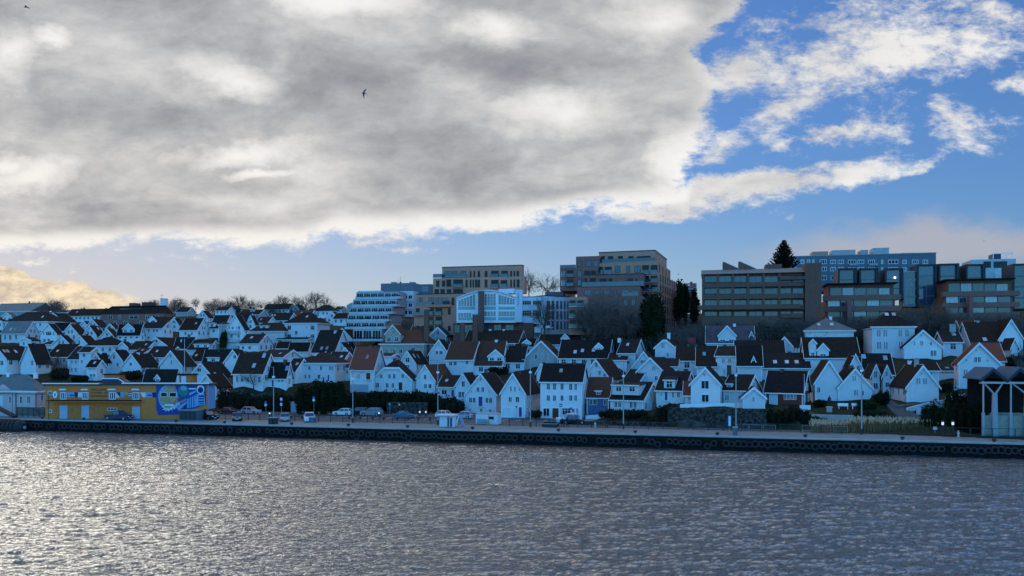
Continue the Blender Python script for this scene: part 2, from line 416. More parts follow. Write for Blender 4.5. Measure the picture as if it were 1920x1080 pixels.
def hiproof(b, x0, x1, y0, y1, he, hr, ov=.45, th=.18, ridge=None):
    x0 -= ov; x1 += ov; y0 -= ov; y1 += ov; w, L = x1-x0, y1-y0
    if ridge is None: ridge = max(0., w-L)
    cy, cx = (y0+y1)/2, (x0+x1)/2
    if w >= L: R = [(cx-ridge/2, cy), (cx+ridge/2, cy)]
    else: r = max(0, L-w)*.8; R = [(cx, cy-r/2), (cx, cy+r/2)]
    v = [(x0,y0,he),(x1,y0,he),(x1,y1,he),(x0,y1,he),(x0,y0,he+th),(x1,y0,he+th),(x1,y1,he+th),(x0,y1,he+th),(*R[0],hr+th),(*R[1],hr+th)]
    f = [(0,3,2,1),(0,1,5,4),(1,2,6,5),(2,3,7,6),(3,0,4,7)]
    if w >= L: f += [(4,5,9,8),(5,6,9),(6,7,8,9),(7,4,8)]
    else: f += [(4,5,8),(5,6,9,8),(6,7,9),(7,4,8,9)]
    b.add(v, f)
def h(kind, f0, f1, ridge, eave, base, label, side=None, a=None, L=None, Y=None, wall='w', roof='d', win=None, door=(), dm=(), sk=(), ch=1,
      lmax=13., cat='house', name='wooden_house', auto=True, cut=None, ridgew=None, chm='chimney_brick', wp='glass_dark', group=HG, swin=True, wm='trim_white', rows=None):
    NH[0] += 1; R = random.Random(NH[0]*13+5)
    bx = Box(tx(f0), tx(f1), ty(base), None if side is None else tx(side), a, L if L else (None if side is not None else (7.5 if kind == 's' else 9.)), Y, lmax)
    w, L = bx.w, bx.L; he = max(.8, bx.z(ty(eave)))
    hr = bx.z(ty(ridge), 0 if kind in 'gj' else L/2)
    hr = max(he+.6, min(hr, he+ (w*1.25 if kind in 'gj' else L*1.3)))
    root = empty(name, (bx.x, bx.Y, bx.zb), -bx.A, label, cat, group)
    D = -2.2
    b = MB()
    rm = ROOF[roof]; wmn = WALL[wall]
    rb = MB(); tb = MB(); tb2 = MB()
    if kind == 'g':
        b.prism([(-w/2, D), (w/2, D), (w/2, he), (0, hr), (-w/2, he)], 0, L, 'y')
        roof_slab(rb, w/2, he, hr, -.28, L+.28)
        barge(tb, w/2, he, hr, -.36, 'y'); barge(tb2, w/2, he, hr, L+.30, 'y')
    elif kind == 's':
        b.prism([(0, D), (L, D), (L, he), (L/2, hr), (0, he)], -w/2, w/2, 'x')
        roof_slab(rb, L/2, he, hr, -w/2-.28, w/2+.28, axis='x', off=L/2)
        barge(tb, L/2, he, hr, -w/2-.36, 'x', off=L/2); barge(tb2, L/2, he, hr, w/2+.30, 'x', off=L/2)
        sl = (hr-he)/(L/2); tb.box(-w/2-.28, w/2+.28, -.47, -.37, he-sl*.35-.06, he-sl*.35+.14)
    elif kind == 'j':
        zc = bx.z(ty(cut)); fr_ = (hr-zc)/(hr-he); hw = w/2*fr_
        b.prism([(-w/2, D), (w/2, D), (w/2, he), (hw, zc), (-hw, zc), (-w/2, he)], 0, L, 'y')
        th = .2; ov = .35; sl = (hr-he)/(w/2); xe = w/2+ov; ze = he-sl*ov; d = hw*.9
        v = [(-xe,-.28,ze+.03),(-hw,-.28,zc+.03),(hw,-.28,zc+.03),(xe,-.28,ze+.03),(0,d,hr+.03),(-xe,L+.3,ze+.03),(0,L+.3,hr+.03),(xe,L+.3,ze+.03)]
        v += [(p[0], p[1], p[2]+th) for p in v]
        f = [(8,9,12,14,13),(9,10,12),(10,11,15,14,12),(0,5,6,4,1),(1,4,2),(2,4,6,7,3),(0,1,9,8),(1,2,10,9),(2,3,11,10),(3,7,15,11),(0,8,13,5),(5,13,14,6),(6,14,15,7)]
        rb.add(v, f)
        P = [(-xe-.02, ze-.2), (-hw, zc-.25), (hw, zc-.25), (xe+.02, ze-.2), (xe+.02, ze+.24), (hw, zc+.25), (-hw, zc+.25), (-xe-.02, ze+.24)]
        tb.prism(P[::-1], -.36, -.30, 'y'); barge(tb2, w/2, he, hr, L+.32, 'y')
    elif kind == 'h':
        b.box(-w/2, w/2, 0, L, D, he); hiproof(rb, -w/2, w/2, 0, L, he+.01, hr, ridge=ridgew)
        tb.box(-w/2-.5, w/2+.5, -.5, -.46, he-.02, he+.2); e = w/2+.46 if bx.right else -w/2-.5; tb.box(e, e+.04, -.5, L+.5, he-.02, he+.2)
        tb.box(-w/2-.3, w/2+.3, -.3, L+.3, he-.22, he-.03)
    b.build('wall', wmn, root)
    if kind in 'gsj' and w > 3:
        cb_ = MB().box(-w/2-.03, -w/2+.16, -.035, -.003, 0, he-.1).build('corner_board', wm, root); MB().box(w/2-.16, w/2+.03, -.035, -.003, 0, he-.1).build('corner_board', wm, root)
    if kind == 's' and not sk and not dm and R.random() < .5:
        sl_ = (hr-he)/(L/2); an = math.atan(sl_); c_, s_ = math.cos(an)*.45, math.sin(an)*.45; yy = L*R.uniform(.2, .3); zz = he+sl_*yy
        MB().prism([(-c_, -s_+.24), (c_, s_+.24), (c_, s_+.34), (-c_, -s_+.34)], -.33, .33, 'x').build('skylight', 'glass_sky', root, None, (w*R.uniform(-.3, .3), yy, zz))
    ro = rb.build('roof', rm, root)
    tb.build('bargeboard' if kind != 'h' else 'eaves_board', wm, root)
    if tb2.v: tb2.build('bargeboard', wm, root)
    # windows
    def rectwin(x0, y0, x1, y1, mm=None, pane=None, nx=None, ny=1):
        u0, u1 = bx.fx(tx(x0)), bx.fx(tx(x1)); um = (tx(x0)+tx(x1))/2
        z0, z1 = bx.fz(um, ty(y1)), bx.fz(um, ty(y0)); ww = u1-u0
        window(root, None, (u0+u1)/2, -.005, z0, 0, ww, z1-z0, nx or (2 if ww < 1.5 else 3), 2 if z1-z0 > 1.9 or ww > 1.5 else ny, mm or wm, pane or wp)
    if win:
        for r in win: rectwin(*r)
    def autowall(wd, hh, gable, put, rm_=None):
        ns = max(1, int((hh+.5)/2.65)) if hh > 2.0 else 0; ns = min(ns, 4)
        if rm_: ns = rm_
        ww = R.choice([1.0, 1.1, 1.25])
        for s_ in range(ns):
            zz = hh-1.75-(s_)*2.6 if not gable else hh-1.9-s_*2.6
            if zz < .1 and s_ > 0: break
            if zz < 0: zz = .1
            nc = max(1, int((wd-.6)/2.2)); gap = wd/nc
            for c in range(nc):
                if nc > 2 and R.random() < .10: continue
                put(-wd/2+gap*(c+.5)+R.uniform(-.15, .15), zz, ww, 1.4)
        if gable:
            gh = hr-he
            if gh > 1.9:
                if wd > 5.2 and gh > 2.8:
                    for q in (-.75, .75): put(q, hh+.15, .95, 1.3)
                else: put(0, hh+.1, 1.15, 1.25)
                if gh > 3.9: put(0, hh+gh*.56, .5, .6)
    if not win and auto:
        autowall(w, he, kind in 'gj', lambda x, z, ww, hh: window(root, None, x, -.005, z, 0, min(ww, w*.3), hh, 2, 2, wm, wp), rows)
    if (side is not None or kind == 'h') and swin:
        e = w/2+.005 if bx.right else -w/2-.005; rz = math.pi/2 if bx.right else -math.pi/2
        autowall(L, he, kind == 's', lambda x, z, ww, hh: window(root, None, e, L/2+x, z, rz, min(ww, L*.3), hh, 2, 2, wm, wp))
    for (x0, y0, x1, y1, m) in door:
        u0, u1 = bx.fx(tx(x0)), bx.fx(tx(x1)); um = (tx(x0)+tx(x1))/2; z0, z1 = bx.fz(um, ty(y1)), bx.fz(um, ty(y0))
        db = MB().box(u0-.12, u0, -.09, 0, z0, z1+.12).box(u1, u1+.12, -.09, 0, z0, z1+.12).box(u0, u1, -.09, 0, z1, z1+.12).box(u0-.15, u1+.15, -.4, 0, z0-.15, z0-.003)
        do = db.build('door_frame', wm, root)
        MB().box(u0+.01, u1-.01, -.05, 0, z0, z1-.01).box(u0+.15, u1-.15, -.065, -.05, z0+.2, (z0+z1)/2-.1).box(u0+.15, u1-.15, -.065, -.05, (z0+z1)/2+.05, z1-.2).build('door', m, do)
    # roof geometry at a point
    def roofz(x, y):
        if kind in 'gj': return hr-(hr-he)*abs(x)/(w/2)
        if kind == 's': return hr-(hr-he)*abs(y-L/2)/(L/2)
        d = min(y, L-y, x+w/2, w/2-x)+.45; m_ = min(w, L)/2+.45
        return he+(hr-he)*min(1, d/m_)
    # dormers on the front slope: (x0,x1,ytop,ybottom[,style])
    for q in dm:
        x0, x1, yt, yb = q[:4]; st = q[4] if len(q) > 4 else 'g'
        um = (tx(x0)+tx(x1))/2; fr_sl = (hr-he)/(L/2) if kind == 's' else (hr-he)/(min(w, L)/2+.45)
        y = 0.
        for _ in range(6):                            # depth where the dormer's sill meets the slope
            zz = CAMZ-(ty(yb)-HOR)/FPX*(bx.Y+bx.n[1]*y)-bx.zb
            y = max(.12, min(L/2-.3, (zz-he)/fr_sl))
        if len(q) > 5: y = q[5]
        u0, u1 = bx.fx(tx(x0)), bx.fx(tx(x1)); sc_ = (bx.Y+bx.n[1]*y)/bx.Y; u0 *= sc_; u1 *= sc_
        off = (um-960)/FPX*bx.n[1]*y - bx.n[0]*y; u0 = u0; dw = u1-u0; cx = (u0+u1)/2
        zt = CAMZ-(ty(yt)-HOR)/FPX*(bx.Y+bx.n[1]*y)-bx.zb; zbm = min(zz, he+fr_sl*y) if len(q) <= 5 else CAMZ-(ty(yb)-HOR)/FPX*(bx.Y+bx.n[1]*y)-bx.zb
        db = MB(); dr = MB(); dt = MB()
        if st == 'g':
            ze = zt-min(dw*.55, (zt-zbm)*.55)
            yb2 = min(L/2, y+(zt-(he+fr_sl*y))/fr_sl+.1)
            db.prism([(-dw/2, zbm-.4), (dw/2, zbm-.4), (dw/2, ze), (0, zt), (-dw/2, ze)], y, max(y+.5, yb2), 'y')
            roof_slab(dr, dw/2, ze, zt, y-.2, max(y+.5, yb2), ov=.2, th=.12); barge(dt, dw/2, ze, zt, y-.27, 'y', ov=.2, h=.2)
        else:
            ze = zt-.35; y2 = max(L/2-.05, y+.6); z2 = min(hr-.05, zt+.5)
            db.prism([(y, zbm-.4), (y2, zbm-.4), (y2, z2-.05), (y, ze)], -dw/2, dw/2, 'x')
            dr.prism([(y-.3, ze-.02), (y2, z2), (y2, z2+.14), (y-.3, ze+.13)], -dw/2-.2, dw/2+.2, 'x')
            dt.box(-dw/2-.2, dw/2+.2, y-.36, y-.31, ze-.08, ze+.12)
        dd = db.build('dormer', wmn, root, None, (cx, 0, 0)); dr.build('dormer_roof', rm, dd); dt.build('dormer_trim', wm, dd)
        hh = ze-zbm; nn = max(1, int(dw/1.9))
        if hh > .7:
            for i in range(nn): window(dd, None, -dw/2+dw*(i+.5)/nn, y-.005, zbm+hh*.18, 0, min(1.2, dw/nn*.62), min(1.3, hh*.72), 2, 2, wm, wp)
    for (px_, py_) in sk:
        if kind in 'gj':
            sg = 1 if bx.right else -1
            # intersect the view ray with the visible slope
            best = None
            for i in range(60):
                xx = sg*w/2*(.1+.8*i/60)
                for j in range(30):
                    yy = L*(j+.5)/30; zz = roofz(xx, yy); X_ = bx.x+bx.t[0]*xx+bx.n[0]*yy; Y_ = bx.Y+bx.t[1]*xx+bx.n[1]*yy
                    e_ = abs(960+FPX*X_/Y_-tx(px_))+abs(HOR-FPX*(zz+bx.zb-CAMZ)/Y_-ty(py_))
                    if best is None or e_ < best[0]: best = (e_, xx, yy, zz)
            _, xx, yy, zz = best; ang = math.atan((hr-he)/(w/2))
            c_, s_ = math.cos(ang), math.sin(ang); k = MB()
            for d0, m_, o_ in ((.0, 0, .20),):
                pts = [(-.55*c_, .55*s_), (.55*c_, -.55*s_)]
                P = [(pts[0][0], pts[0][1]+.24), (pts[1][0], pts[1][1]+.24), (pts[1][0], pts[1][1]+.36), (pts[0][0], pts[0][1]+.36)]
                P = [(sg*p[0], p[1]) for p in P]; k.prism(P, -.4, .4, 'y')
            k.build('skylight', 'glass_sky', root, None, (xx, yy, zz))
        else:
            y = L/4
            for _ in range(6): zz = CAMZ-(ty(py_)-HOR)/FPX*(bx.Y+bx.n[1]*y)-bx.zb; fr_sl = (hr-he)/(L/2); y = max(.3, min(L/2-.4, (zz-he)/fr_sl))
            u = bx.fx(tx(px_)); ang = math.atan(fr_sl); c_, s_ = math.cos(ang)*.55, math.sin(ang)*.55
            zz = roofz(0 if kind == 's' else 0, y); zo = .24 if kind == 's' else .26
            MB().prism([(-c_, -s_+zo), (c_, s_+zo), (c_, s_+zo+.1), (-c_, -s_+zo+.1)], -.4, .4, 'x').build('skylight', 'glass_sky', root, None, (u, y, zz))
    if isinstance(ch, int):
        ch = [None]*ch if (ch > 1 or R.random() < .75) else []
    for c in ch:
        if c is None:
            x, y = (R.uniform(-.15, .15), L*R.uniform(.3, .7)) if kind in 'gj' else (R.uniform(-.3, .3)*w, L/2+R.uniform(-.1, .3)); zt = hr+R.uniform(.7, 1.1)
        else:
            x, y = (0., L*.35) if kind in 'gj' else (bx.fx(tx(c[0])), L/2); zt = min(hr+2.6, max(hr+.5, bx.z(ty(c[1]), y)))
        cz = roofz(x, y)-.6
        cb = MB().box(-.32, .32, -.28, .28, cz, zt-.12).box(-.39, .39, -.35, .35, zt-.12, zt)
        cm = chm if c is None or len(c) < 3 else c[2]
        cb.build("chimney", cm, ro, None, (x, y, 0))
    return root, bx
# ================ the houses, far ones first; numbers are read off the photograph, six to one photo pixel ================
W_ = 'white house '
T(0, 570)
h('h',-60,345,-6,85,150,'long building with weathered grey-green roof at the far left end of the ridge',roof='g',wall='x',L=14,ridgew=30,ch=[(210,-28)],group=None)
h('s',375,745,76,100,180,'low grey terrace block with chimney row under the bare tree on the skyline',roof='d',wall='x',ch=[(465,58),(520,60),(380,70)],L=9,group=None)
h('g',505,705,104,190,240,'weathered stone-coloured house with dark roof below the skyline block',side=850,wall='s',ch=0)
h('s',745,1160,60,132,205,'long dark-roofed house with three chimneys on the skyline left of the brick block',ch=[(850,50),(880,40),(1130,48)],roof='b')
h('h',55,535,95,203,300,'pale house under a broad dark hipped roof with one lit skylight, far left',side=None,L=11,sk=[(430,158)],ch=0)
h('g',30,130,98,140,200,'small slate-roofed house squeezed under the grey-green roof at far left',side=190,roof='k',ch=0)
h('g',-90,30,170,200,290,'half hidden white house at the left edge in the top rows',side=50,ch=0)
h('g',900,985,195,240,300,'little white gable peeping out left of the steep gable below the brick block',side=1040,ch=0)
h('s',600,760,215,290,340,'dark roof with pale ridge board behind the wide-window gable house',ch=1,side=790)
h('s',20,285,200,325,432,'white house with three bright skylights in a weathered brown roof, far left',side=445,win=[(48,348,72,402),(102,348,133,402),(170,345,196,398)],sk=[(100,290),(150,288),(205,284)],roof='g',ch=0)
h('g',455,640,228,335,455,'white gable house with one wide dark window, left part of the upper rows',side=705,win=[(516,308,580,352),(485,312,500,350),(596,312,612,350),(490,390,515,430),(535,388,560,420)],ch=0)
h('g',975,1115,175,255,335,'steep white gable directly below the brick block with brown roof to its right',side=1215,roof='b',ch=0)
h('g',705,880,235,335,400,'white gable with a small balcony window left of the steep gables',side=975,roof='b')
h('g',940,1085,250,350,400,'white gable with a brown roof and one pale skylight, middle of the upper left rows',side=1175,roof='b',sk=[(1105,285)],ch=[(970,315)])
h('g',1195,1290,225,272,340,'narrow white gable tucked behind its lower twin, upper left rows',side=1345,roof='b',ch=0)
h('g',1135,1280,280,362,430,'lower twin gable with a single gable window, upper left rows',side=1340,roof='b')
h('s',1640,1890,150,213,300,'dark roof carrying a small white gabled dormer above the long front, left of centre',dm=[(1668,1755,140,215)],ch=[(1540-50+300,130)],auto=False)
h('s',1320,1575,203,335,432,'white house with a large gabled dormer standing in its dark roof',dm=[(1378,1510,222,328)],side=1600,ch=[(1465,190)])
h('s',1592,1825,212,272,400,'long-fronted white house with brown roof and gable end, right of the large dormer',side=1945,roof='b',win=[(1612,282,1634,318),(1662,282,1684,318),(1722,282,1742,318),(1756,282,1776,318),(1612,358,1634,392),(1662,362,1682,392)])
h('g',222,352,380,412,470,'low white gabled annexe in front of the three-skylight house',side=445,win=[(258,425,280,462)],ch=0)
h('s',480,590,420,455,500,'small brown-roofed shed house below the wide-window gable',roof='b',ch=0,auto=False)
h('g',590,790,355,455,510,'broad low white gable with dark roof, left middle rows',side=855,ch=[(755,325)])
h('g',820,985,358,450,505,'white gable with one tall window and brown roof, left middle rows',side=1095,win=[(882,405,904,450)],roof='b')
h('h',965,1275,375,475,565,'white house under a dark pyramid roof, left middle rows',L=9,ch=[(1145,355)])
h('g',1320,1440,430,488,565,'small white gable with veranda right of the pyramid roof',side=1500)
h('s',1445,1645,425,512,570,'dark roofed cottage right of the veranda gable',ch=0)
h('g',1630,1880,380,470,545,'wide gable with barge-boarded brown roof and one big window, left of the flagpole',side=2095,roof='b',win=[(1735,400,1775,435)],ch=0)
h('g',-150,75,478,615,790,'white house at the left edge with three small skylights in a long dark roof',side=360,sk=[(45,542),(85,542),(180,545)],ch=[(90,455)])
h('g',235,400,455,655,790,'white gable end with steep dark roof right of the left edge house',side=578,win=[(352,635,376,690)],ch=[(370,445)])
h('s',530,765,457,592,720,'grey-walled house with broad brown roof behind bare shrubs at left',roof='b',wall='x',side=None,L=9,ch=1)
h('s',768,900,485,617,792,'narrow white front with four tall windows and a white roof verge, above the warehouse',win=[(800,632,820,675),(845,632,866,675),(800,712,820,768),(842,712,864,768)],side=None,ch=0)
h('s',893,1015,493,540,800,'tall white three-storey front with flat dark dormer roof above the warehouse sign',side=1130,win=[(930,556,962,596),(912,630,934,664),(955,740,970,780)],ch=0)
h('g',1030,1150,558,650,800,'white gable behind the three-storey front with tangled dark roofs',side=1250,ch=[(1215,525,'trim_white')])
h('s',978,1088,635,706,862,'small hip-fronted white house with paired windows just above the warehouse roof',side=1190,win=[(1004,712,1032,738),(1045,712,1073,738),(1012,782,1040,820),(1046,782,1074,820)],ch=0)
h('g',1210,1382,525,636,785,'white gable with green-dark roof and two tall windows in its front, left of centre left',side=1500,win=[(1272,572,1298,622),(1312,655,1338,706)],ch=0)
h('g',1378,1582,566,700,800,'white gable with paired windows and small portholes beside a long dark roof, above the penthouse',side=1790,win=[(1456,655,1488,695)],ch=[(1600,570,'trim_white')])
h('s',1640,1895,483,596,690,'white house whose broad dark roof has one pale hatch, above the mural',ch=0,side=None,L=8)
h('s',1500,1610,500,560,620,'little dark roof with a white dormer cheek between the middle rows',ch=0,auto=False)
h('s',1612,1965,735,886,950,'dark roof with two slanted white dormer verges right behind the warehouse parapet',side=2020,dm=[(1740,1800,800,880)],ch=0,auto=False)
T(320, 570)
h('s',500,640,32,72,130,'long white eaves wall high on the ridge left of the tall roofs',ch=1)
h('s',1050,1330,0,58,112,'wide brown-roofed house with a bright eaves wall near the skyline',roof='b',sk=[(1110,15),(1135,15)],L=9)
h('s',1530,1590,60,95,150,'tiny white flat block next to the rust roof on the ridge',ch=0,auto=False)
h('g',1370,1450,5,60,110,'small bright gable on the skyline right of the ridge trees',side=1520)
h('g',1980,2080,-12,20,70,'grey gabled house on the very crest right of the ridge trees',side=2160,a=14,wall='x',ch=1)
h('s',2140,2260,-10,30,70,'brown roofed house breaking the skyline next to the stepped white flats',roof='b',ch=1,auto=False)
h('h',1600,1830,15,85,160,'hipped dark roof over white walls high on the ridge beside the villa',L=8,ch=[(1600,40)])
h('s',1850,1925,30,62,110,'little white block with several windows near the stepped flats',ch=0)
h('s',640,730,28,62,112,'small pale gabled roof above the tall twin gables',side=780,ch=0)
h('s',770,1000,68,118,175,'dark roofed row house with a grey dormer just under the ridge trees',wall='x',ch=2,dm=[(870,920,55,95,'s')])
h('s',60,190,40,90,140,'small dark roofed house with pale cheeks on the upper left slope',ch=1,wall='x',auto=False)
h('g',300,415,78,145,205,'small white gable alone among dark roofs near the ridge',side=480,ch=0)
h('g',1750,1880,88,150,225,'white gable end right of the hipped roof on the ridge',side=1925,ch=0)
h('s',1830,2010,108,165,240,'dark roofed white house beside the stepped flats',ch=0)
h('s',1370,1570,75,130,180,'low house with a rust-red roof behind the villa',roof='r',ch=[(1450,95)],auto=False)
h('s',1090,1330,104,182,245,'white house with two skylights tucked behind the villa to its left',sk=[(1110,132),(1140,132)],side=None,ch=[(1240,195)])
h('s',950,1090,150,210,260,'dark roof with single white verge left of the two-skylight house',ch=[(1070,170,'grey_render')],auto=False)
h('g',0,85,165,222,310,'narrow white gable on the left of the brown-roofed corner house',side=145,ch=0)
h('s',100,297,165,288,392,'corner house with brown front roof and a tall gable with windows to its right',side=442,roof='b',win=[(158,315,178,350),(228,315,250,350),(190,330,206,352)],ch=0)
h('s',442,600,132,268,375,'white house with a slanting shed dormer left of the dark fir',dm=[(425,500,205,262,'s')],ch=0)
h('s',690,850,115,215,330,'dark roof rising behind the balcony gable',ch=0,auto=False,side=None)
h('g',855,945,132,218,330,'slim white gable right of the balcony gable',side=980,ch=0)
def balc(root, bx, x0, x1, y, m='pale_concrete'):
    u0, u1 = bx.fx(tx(x0)), bx.fx(tx(x1)); z = bx.fz((tx(x0)+tx(x1))/2, ty(y))
    b = MB().box(u0, u1, -1.1, -.0, z-.12, z).box(u0, u1, -1.1, -1.04, z, z+.9).box(u0, u0+.06, -1.04, 0, z, z+.9).box(u1-.06, u1, -1.04, 0, z, z+.9)
    b.build('balcony', m, root)
r, b_ = h('g',640,820,125,275,500,'tall white gable with two stacked balconies left of centre',side=878,win=[(655,250,668,285),(685,250,710,285),(738,248,752,288),(758,248,782,288),(672,345,700,382),(752,345,780,382),(680,165,696,198)],ch=0)
balc(r, b_, 658, 782, 330); balc(r, b_, 658, 782, 425); balc(r, b_, 658, 782, 500)
h('s',540,636,228,236,500,'plain pale side wing of the balcony gable house',wall='x',ch=0,auto=False,L=6)
h('h',893,1275,215,312,430,'long white wall under a hipped dark roof with a wide dormer, left of the villa',L=10,dm=[(978,1072,235,284,'s')],auto=False,ch=0,ridgew=9)
VILLA = h('h',1283,1650,100,220,425,'stately white villa with tall paired windows under a broad hipped roof',side=1790,L=None,win=[(1313,240,1355,292),(1572,240,1620,292),(1313,340,1355,390),(1572,340,1620,390),(1522,248,1538,278),(1522,352,1538,382),(1400,300,1430,345)],sk=[(1495,155),(1640,160),(1672,160)],ch=[(1585,90,'grey_render')],swin=False)
h('s',778,990,345,442,528,'white cottage with two pale skylights and gable end right of the dark fir',side=1152,win=[(800,472,830,508),(875,472,905,508)],sk=[(862,385),(1010,378)],ch=[(950,320)])
h('s',1190,1330,430,490,562,'low dark roof with a white corner gable below the villa',side=1360,ch=[(1205,405)],auto=False)
h('s',1330,1545,440,520,592,'long low brown roof in front of the villa terrace',side=1580,roof='b',ch=0,auto=False)
h('s',1190,1540,392,400,440,'white terrace wall under the villa',L=5,ch=0,auto=False,roof='b')
h('g',1825,2045,275,400,472,'large white gable with a vertical window at the foot of the stepped flats',side=2155,ch=[(2030-5,350)],lmax=15)
h('s',1590,1840,300,540,640,'huge dark roof with white verge sweeping down beside the large gable',ch=0,sk=[(1765,325),(1685,508),(1745,505)],L=11,auto=False)
h('g',1850,1975,425,530,620,'narrow white gable in a nest of small roofs, the rear of two',side=2100,ch=0)
h('g',1880,2050,492,595,700,'narrow white gable in a nest of small roofs, the front of two',side=2105,ch=0)
h('g',1700,1800,540,600,690,'sliver of white gable with dark roof above the white hipped villa',side=1890,ch=0)
h('s',40,240,380,485,550,'small brown roof with chimney left of the shed dormer house',roof='b',side=300,ch=[(175,345)],auto=False)
h('s',190,420,415,512,565,'dark roof with a long white shed dormer and gable window, left of the dark fir',side=575,dm=[(250,420,440,495,'s')],ch=[(370,380)],auto=False)
h('s',210,400,522,640,705,'brown roof between two white verges, middle left',roof='b',ch=0,auto=False)
h('g',-120,130,530,690,800,'white gable with stepped windows behind the warehouse penthouse',side=285,win=[(-10,565,12,605),(0,630,22,680)],ch=[(150,520)])
h('s',360,640,520,665,745,'house with a big white shed dormer holding paired windows, middle left',side=715,dm=[(410,545,590,665,'s')],ch=[(508,640)],auto=False)
h('g',610,800,522,650,765,'white gable with paired windows and dark roof, right of the big shed dormer',side=895,win=[(705,572,740,615)],ch=[(760,600)])
h('s',1000,1260,522,600,705,'wide white gable end with one slim window above the white hipped villa',side=1475,ch=0,auto=False)
h('g',200,490,668,835,925,'big dark roof with one bright hatch and low white annexe right of the mural',side=705,sk=[(505,800)],ch=0,win=[(300,720,345,765)])
h('g',300,512,800,935,1085,'steep white gable wall standing right behind the mural',ch=0,L=6,auto=False,win=[(415,960,432,1010)])
h('s',705,1037,567,772,930,'wide white house under a very large brown roof behind the leaning bare tree',side=1195,roof='b',win=[(735,810,763,882),(790,815,818,880),(860,815,885,880),(985,815,1015,880)],sk=[(910,705),(980,585)],ch=0)
h('s',1047,1300,665,812,935,'low white house with a blue door at the cliff edge',side=1370,win=[(1075,825,1092,880),(1205,825,1230,880),(1245,825,1270,880)],door=[(1140,825,1166,925,'door_blue')],ch=[(1255,625)],sk=[(1290,735)])
h('s',1302,1400,622,757,895,'narrow white link house between the blue-door house and the hipped villa',win=[(1345,790,1376,850)],ch=0)
h('s',1760,1930,545,650,765,'dark roof right behind the white hipped villa',ch=0,auto=False)
h('h',1403,1850,552,672,872,'white hipped villa with a row of tall windows standing above the ivy mound',L=9,win=[(1443,692,1473,745),(1547,692,1577,745),(1680,692,1708,745),(1780,692,1806,745),(1808,692,1834,745),(1505,790,1530,842),(1548,790,1575,842),(1655,790,1687,842)],door=[(1427,815,1456,885,'door_blue'),(1766,795,1785,868,'door_blue')],sk=[(1560,590)],ch=0)
T(640, 570)
h('h',440,930,300,455,605,'old stone villa with a steep tiled roof and curved front gable',wall='s',roof='r',L=12,win=[(440,505,465,560),(495,505,525,565),(583,505,613,555),(650,505,690,555),(785,488,830,540)],dm=[(492,662,240,440,'g',.2)],ch=0,name='stone_villa',ridgew=6,group=None)
h('s',765,925,235,368,450,'rust-red rounded roof wing with a white bay window beside the stone villa',roof='r',wall='s',dm=[(772,895,372,430,'s',.15)],ch=[(955,60)],auto=False,name='stone_villa_wing',group=None)
h('g',1000,1175,265,352,440,'grey stone gable with dark slate roof right of the stone villa',side=1325,wall='x',roof='k',ch=0)
h('g',990,1207,405,562,690,'white gable with paired windows and a tiny window at its tip, before the stone houses',side=1268,win=[(1058,525,1092,567),(1104,525,1140,567),(1090,455,1103,480)],ch=0)
h('s',1380,1985,305,440,530,'very long low dark roof at the foot of the arched white factory',roof='b',wall='x',L=11,ch=[(1615,372,'trim_white'),(1770,368,'trim_white')],auto=False,group=None)
h('s',1490,1800,425,682,785,'brick-red roofed house with a yellow-framed dormer window',side=1895,roof='r',dm=[(1645,1815,520,650,'g')],ch=[(1695,455,'trim_white')],lmax=11)
h('s',1178,1475,430,622,795,'rust-tiled house with a long roof and white gable end right of centre left',side=1600,roof='r',win=[(1212,645,1250,692),(1262,645,1300,692),(1398,640,1432,680)],ch=[(1420,425)])
h('s',1820,2050,480,650,745,'dark roof with a row of little windows under its eaves behind the clipped hedge',ch=[(2010,445)])
h('s',430,560,560,588,800,'blank pale wall between the red roof and the jerkinhead house',ch=0,auto=False,L=6,win=[(462,670,500,705)])
h('s',22,106,600,714,835,'small red-roofed lean-to left of the tall red roof',roof='R',win=[(55,740,82,785)],ch=0)
h('s',102,360,490,730,978,'white house with a bright red tiled roof and a stone stair',side=500,roof='R',win=[(172,780,192,840),(193,780,213,840)],door=[(280,775,328,850,'door_brown')],ch=[(320,540),(255,510)],lmax=12)
h('g',660,832,535,660,785,'white gable with two glowing skylights behind the jerkinhead house',side=970,sk=[(820,595),(865,600)],ch=[(725,575)])
h('j',355,790,640,850,988,'large white jerkinhead house with two rows of windows above the clipped hedge',side=868,cut=722,roof='d',win=[(435,785,468,840),(528,780,560,840),(580,780,612,840),(675,785,705,835),(393,885,427,942),(500,885,535,945),(563,885,597,945)],door=[(645,880,688,972,'door_brown')],ch=[(600,610)],lmax=12)
h('g',838,1050,693,852,988,'white gable with a brown roof and two round vents, right of the jerkinhead house',side=1285,roof='r',win=[(928,790,960,850),(932,895,965,950),(980,895,1015,950),(876,818,890,838),(1000,818,1014,838)],ch=0,lmax=19)
h('s',1092,1290,812,930,1065,'low white cottage with a wide window and blue door above a dark bank',win=[(1128,962,1188,1018)],door=[(1238,965,1268,1042,'door_blue')],ch=0)
h('g',1287,1455,785,920,1130,'narrow tall white gable between the low cottage and the four-bay gable',side=1555,win=[(1352,868,1392,932),(1318,985,1350,1050),(1354,985,1388,1050)],ch=0)
h('g',1402,1740,790,1010,1228,'broad white gable with a tall blue door in its middle, facing the car park',side=1885,win=[(1520,930,1555,990),(1573,930,1610,990),(1556,830,1575,865),(1437,1050,1472,1112),(1478,1050,1512,1112),(1622,1050,1657,1115),(1662,1050,1697,1115),(1458,968,1474,1002),(1655,968,1670,1002),(1437,1172,1462,1215),(1560,1175,1588,1215),(1660,1180,1690,1218)],door=[(1545,1042,1588,1150,'door_blue')],ch=[(1535,730)])
T(960, 570)
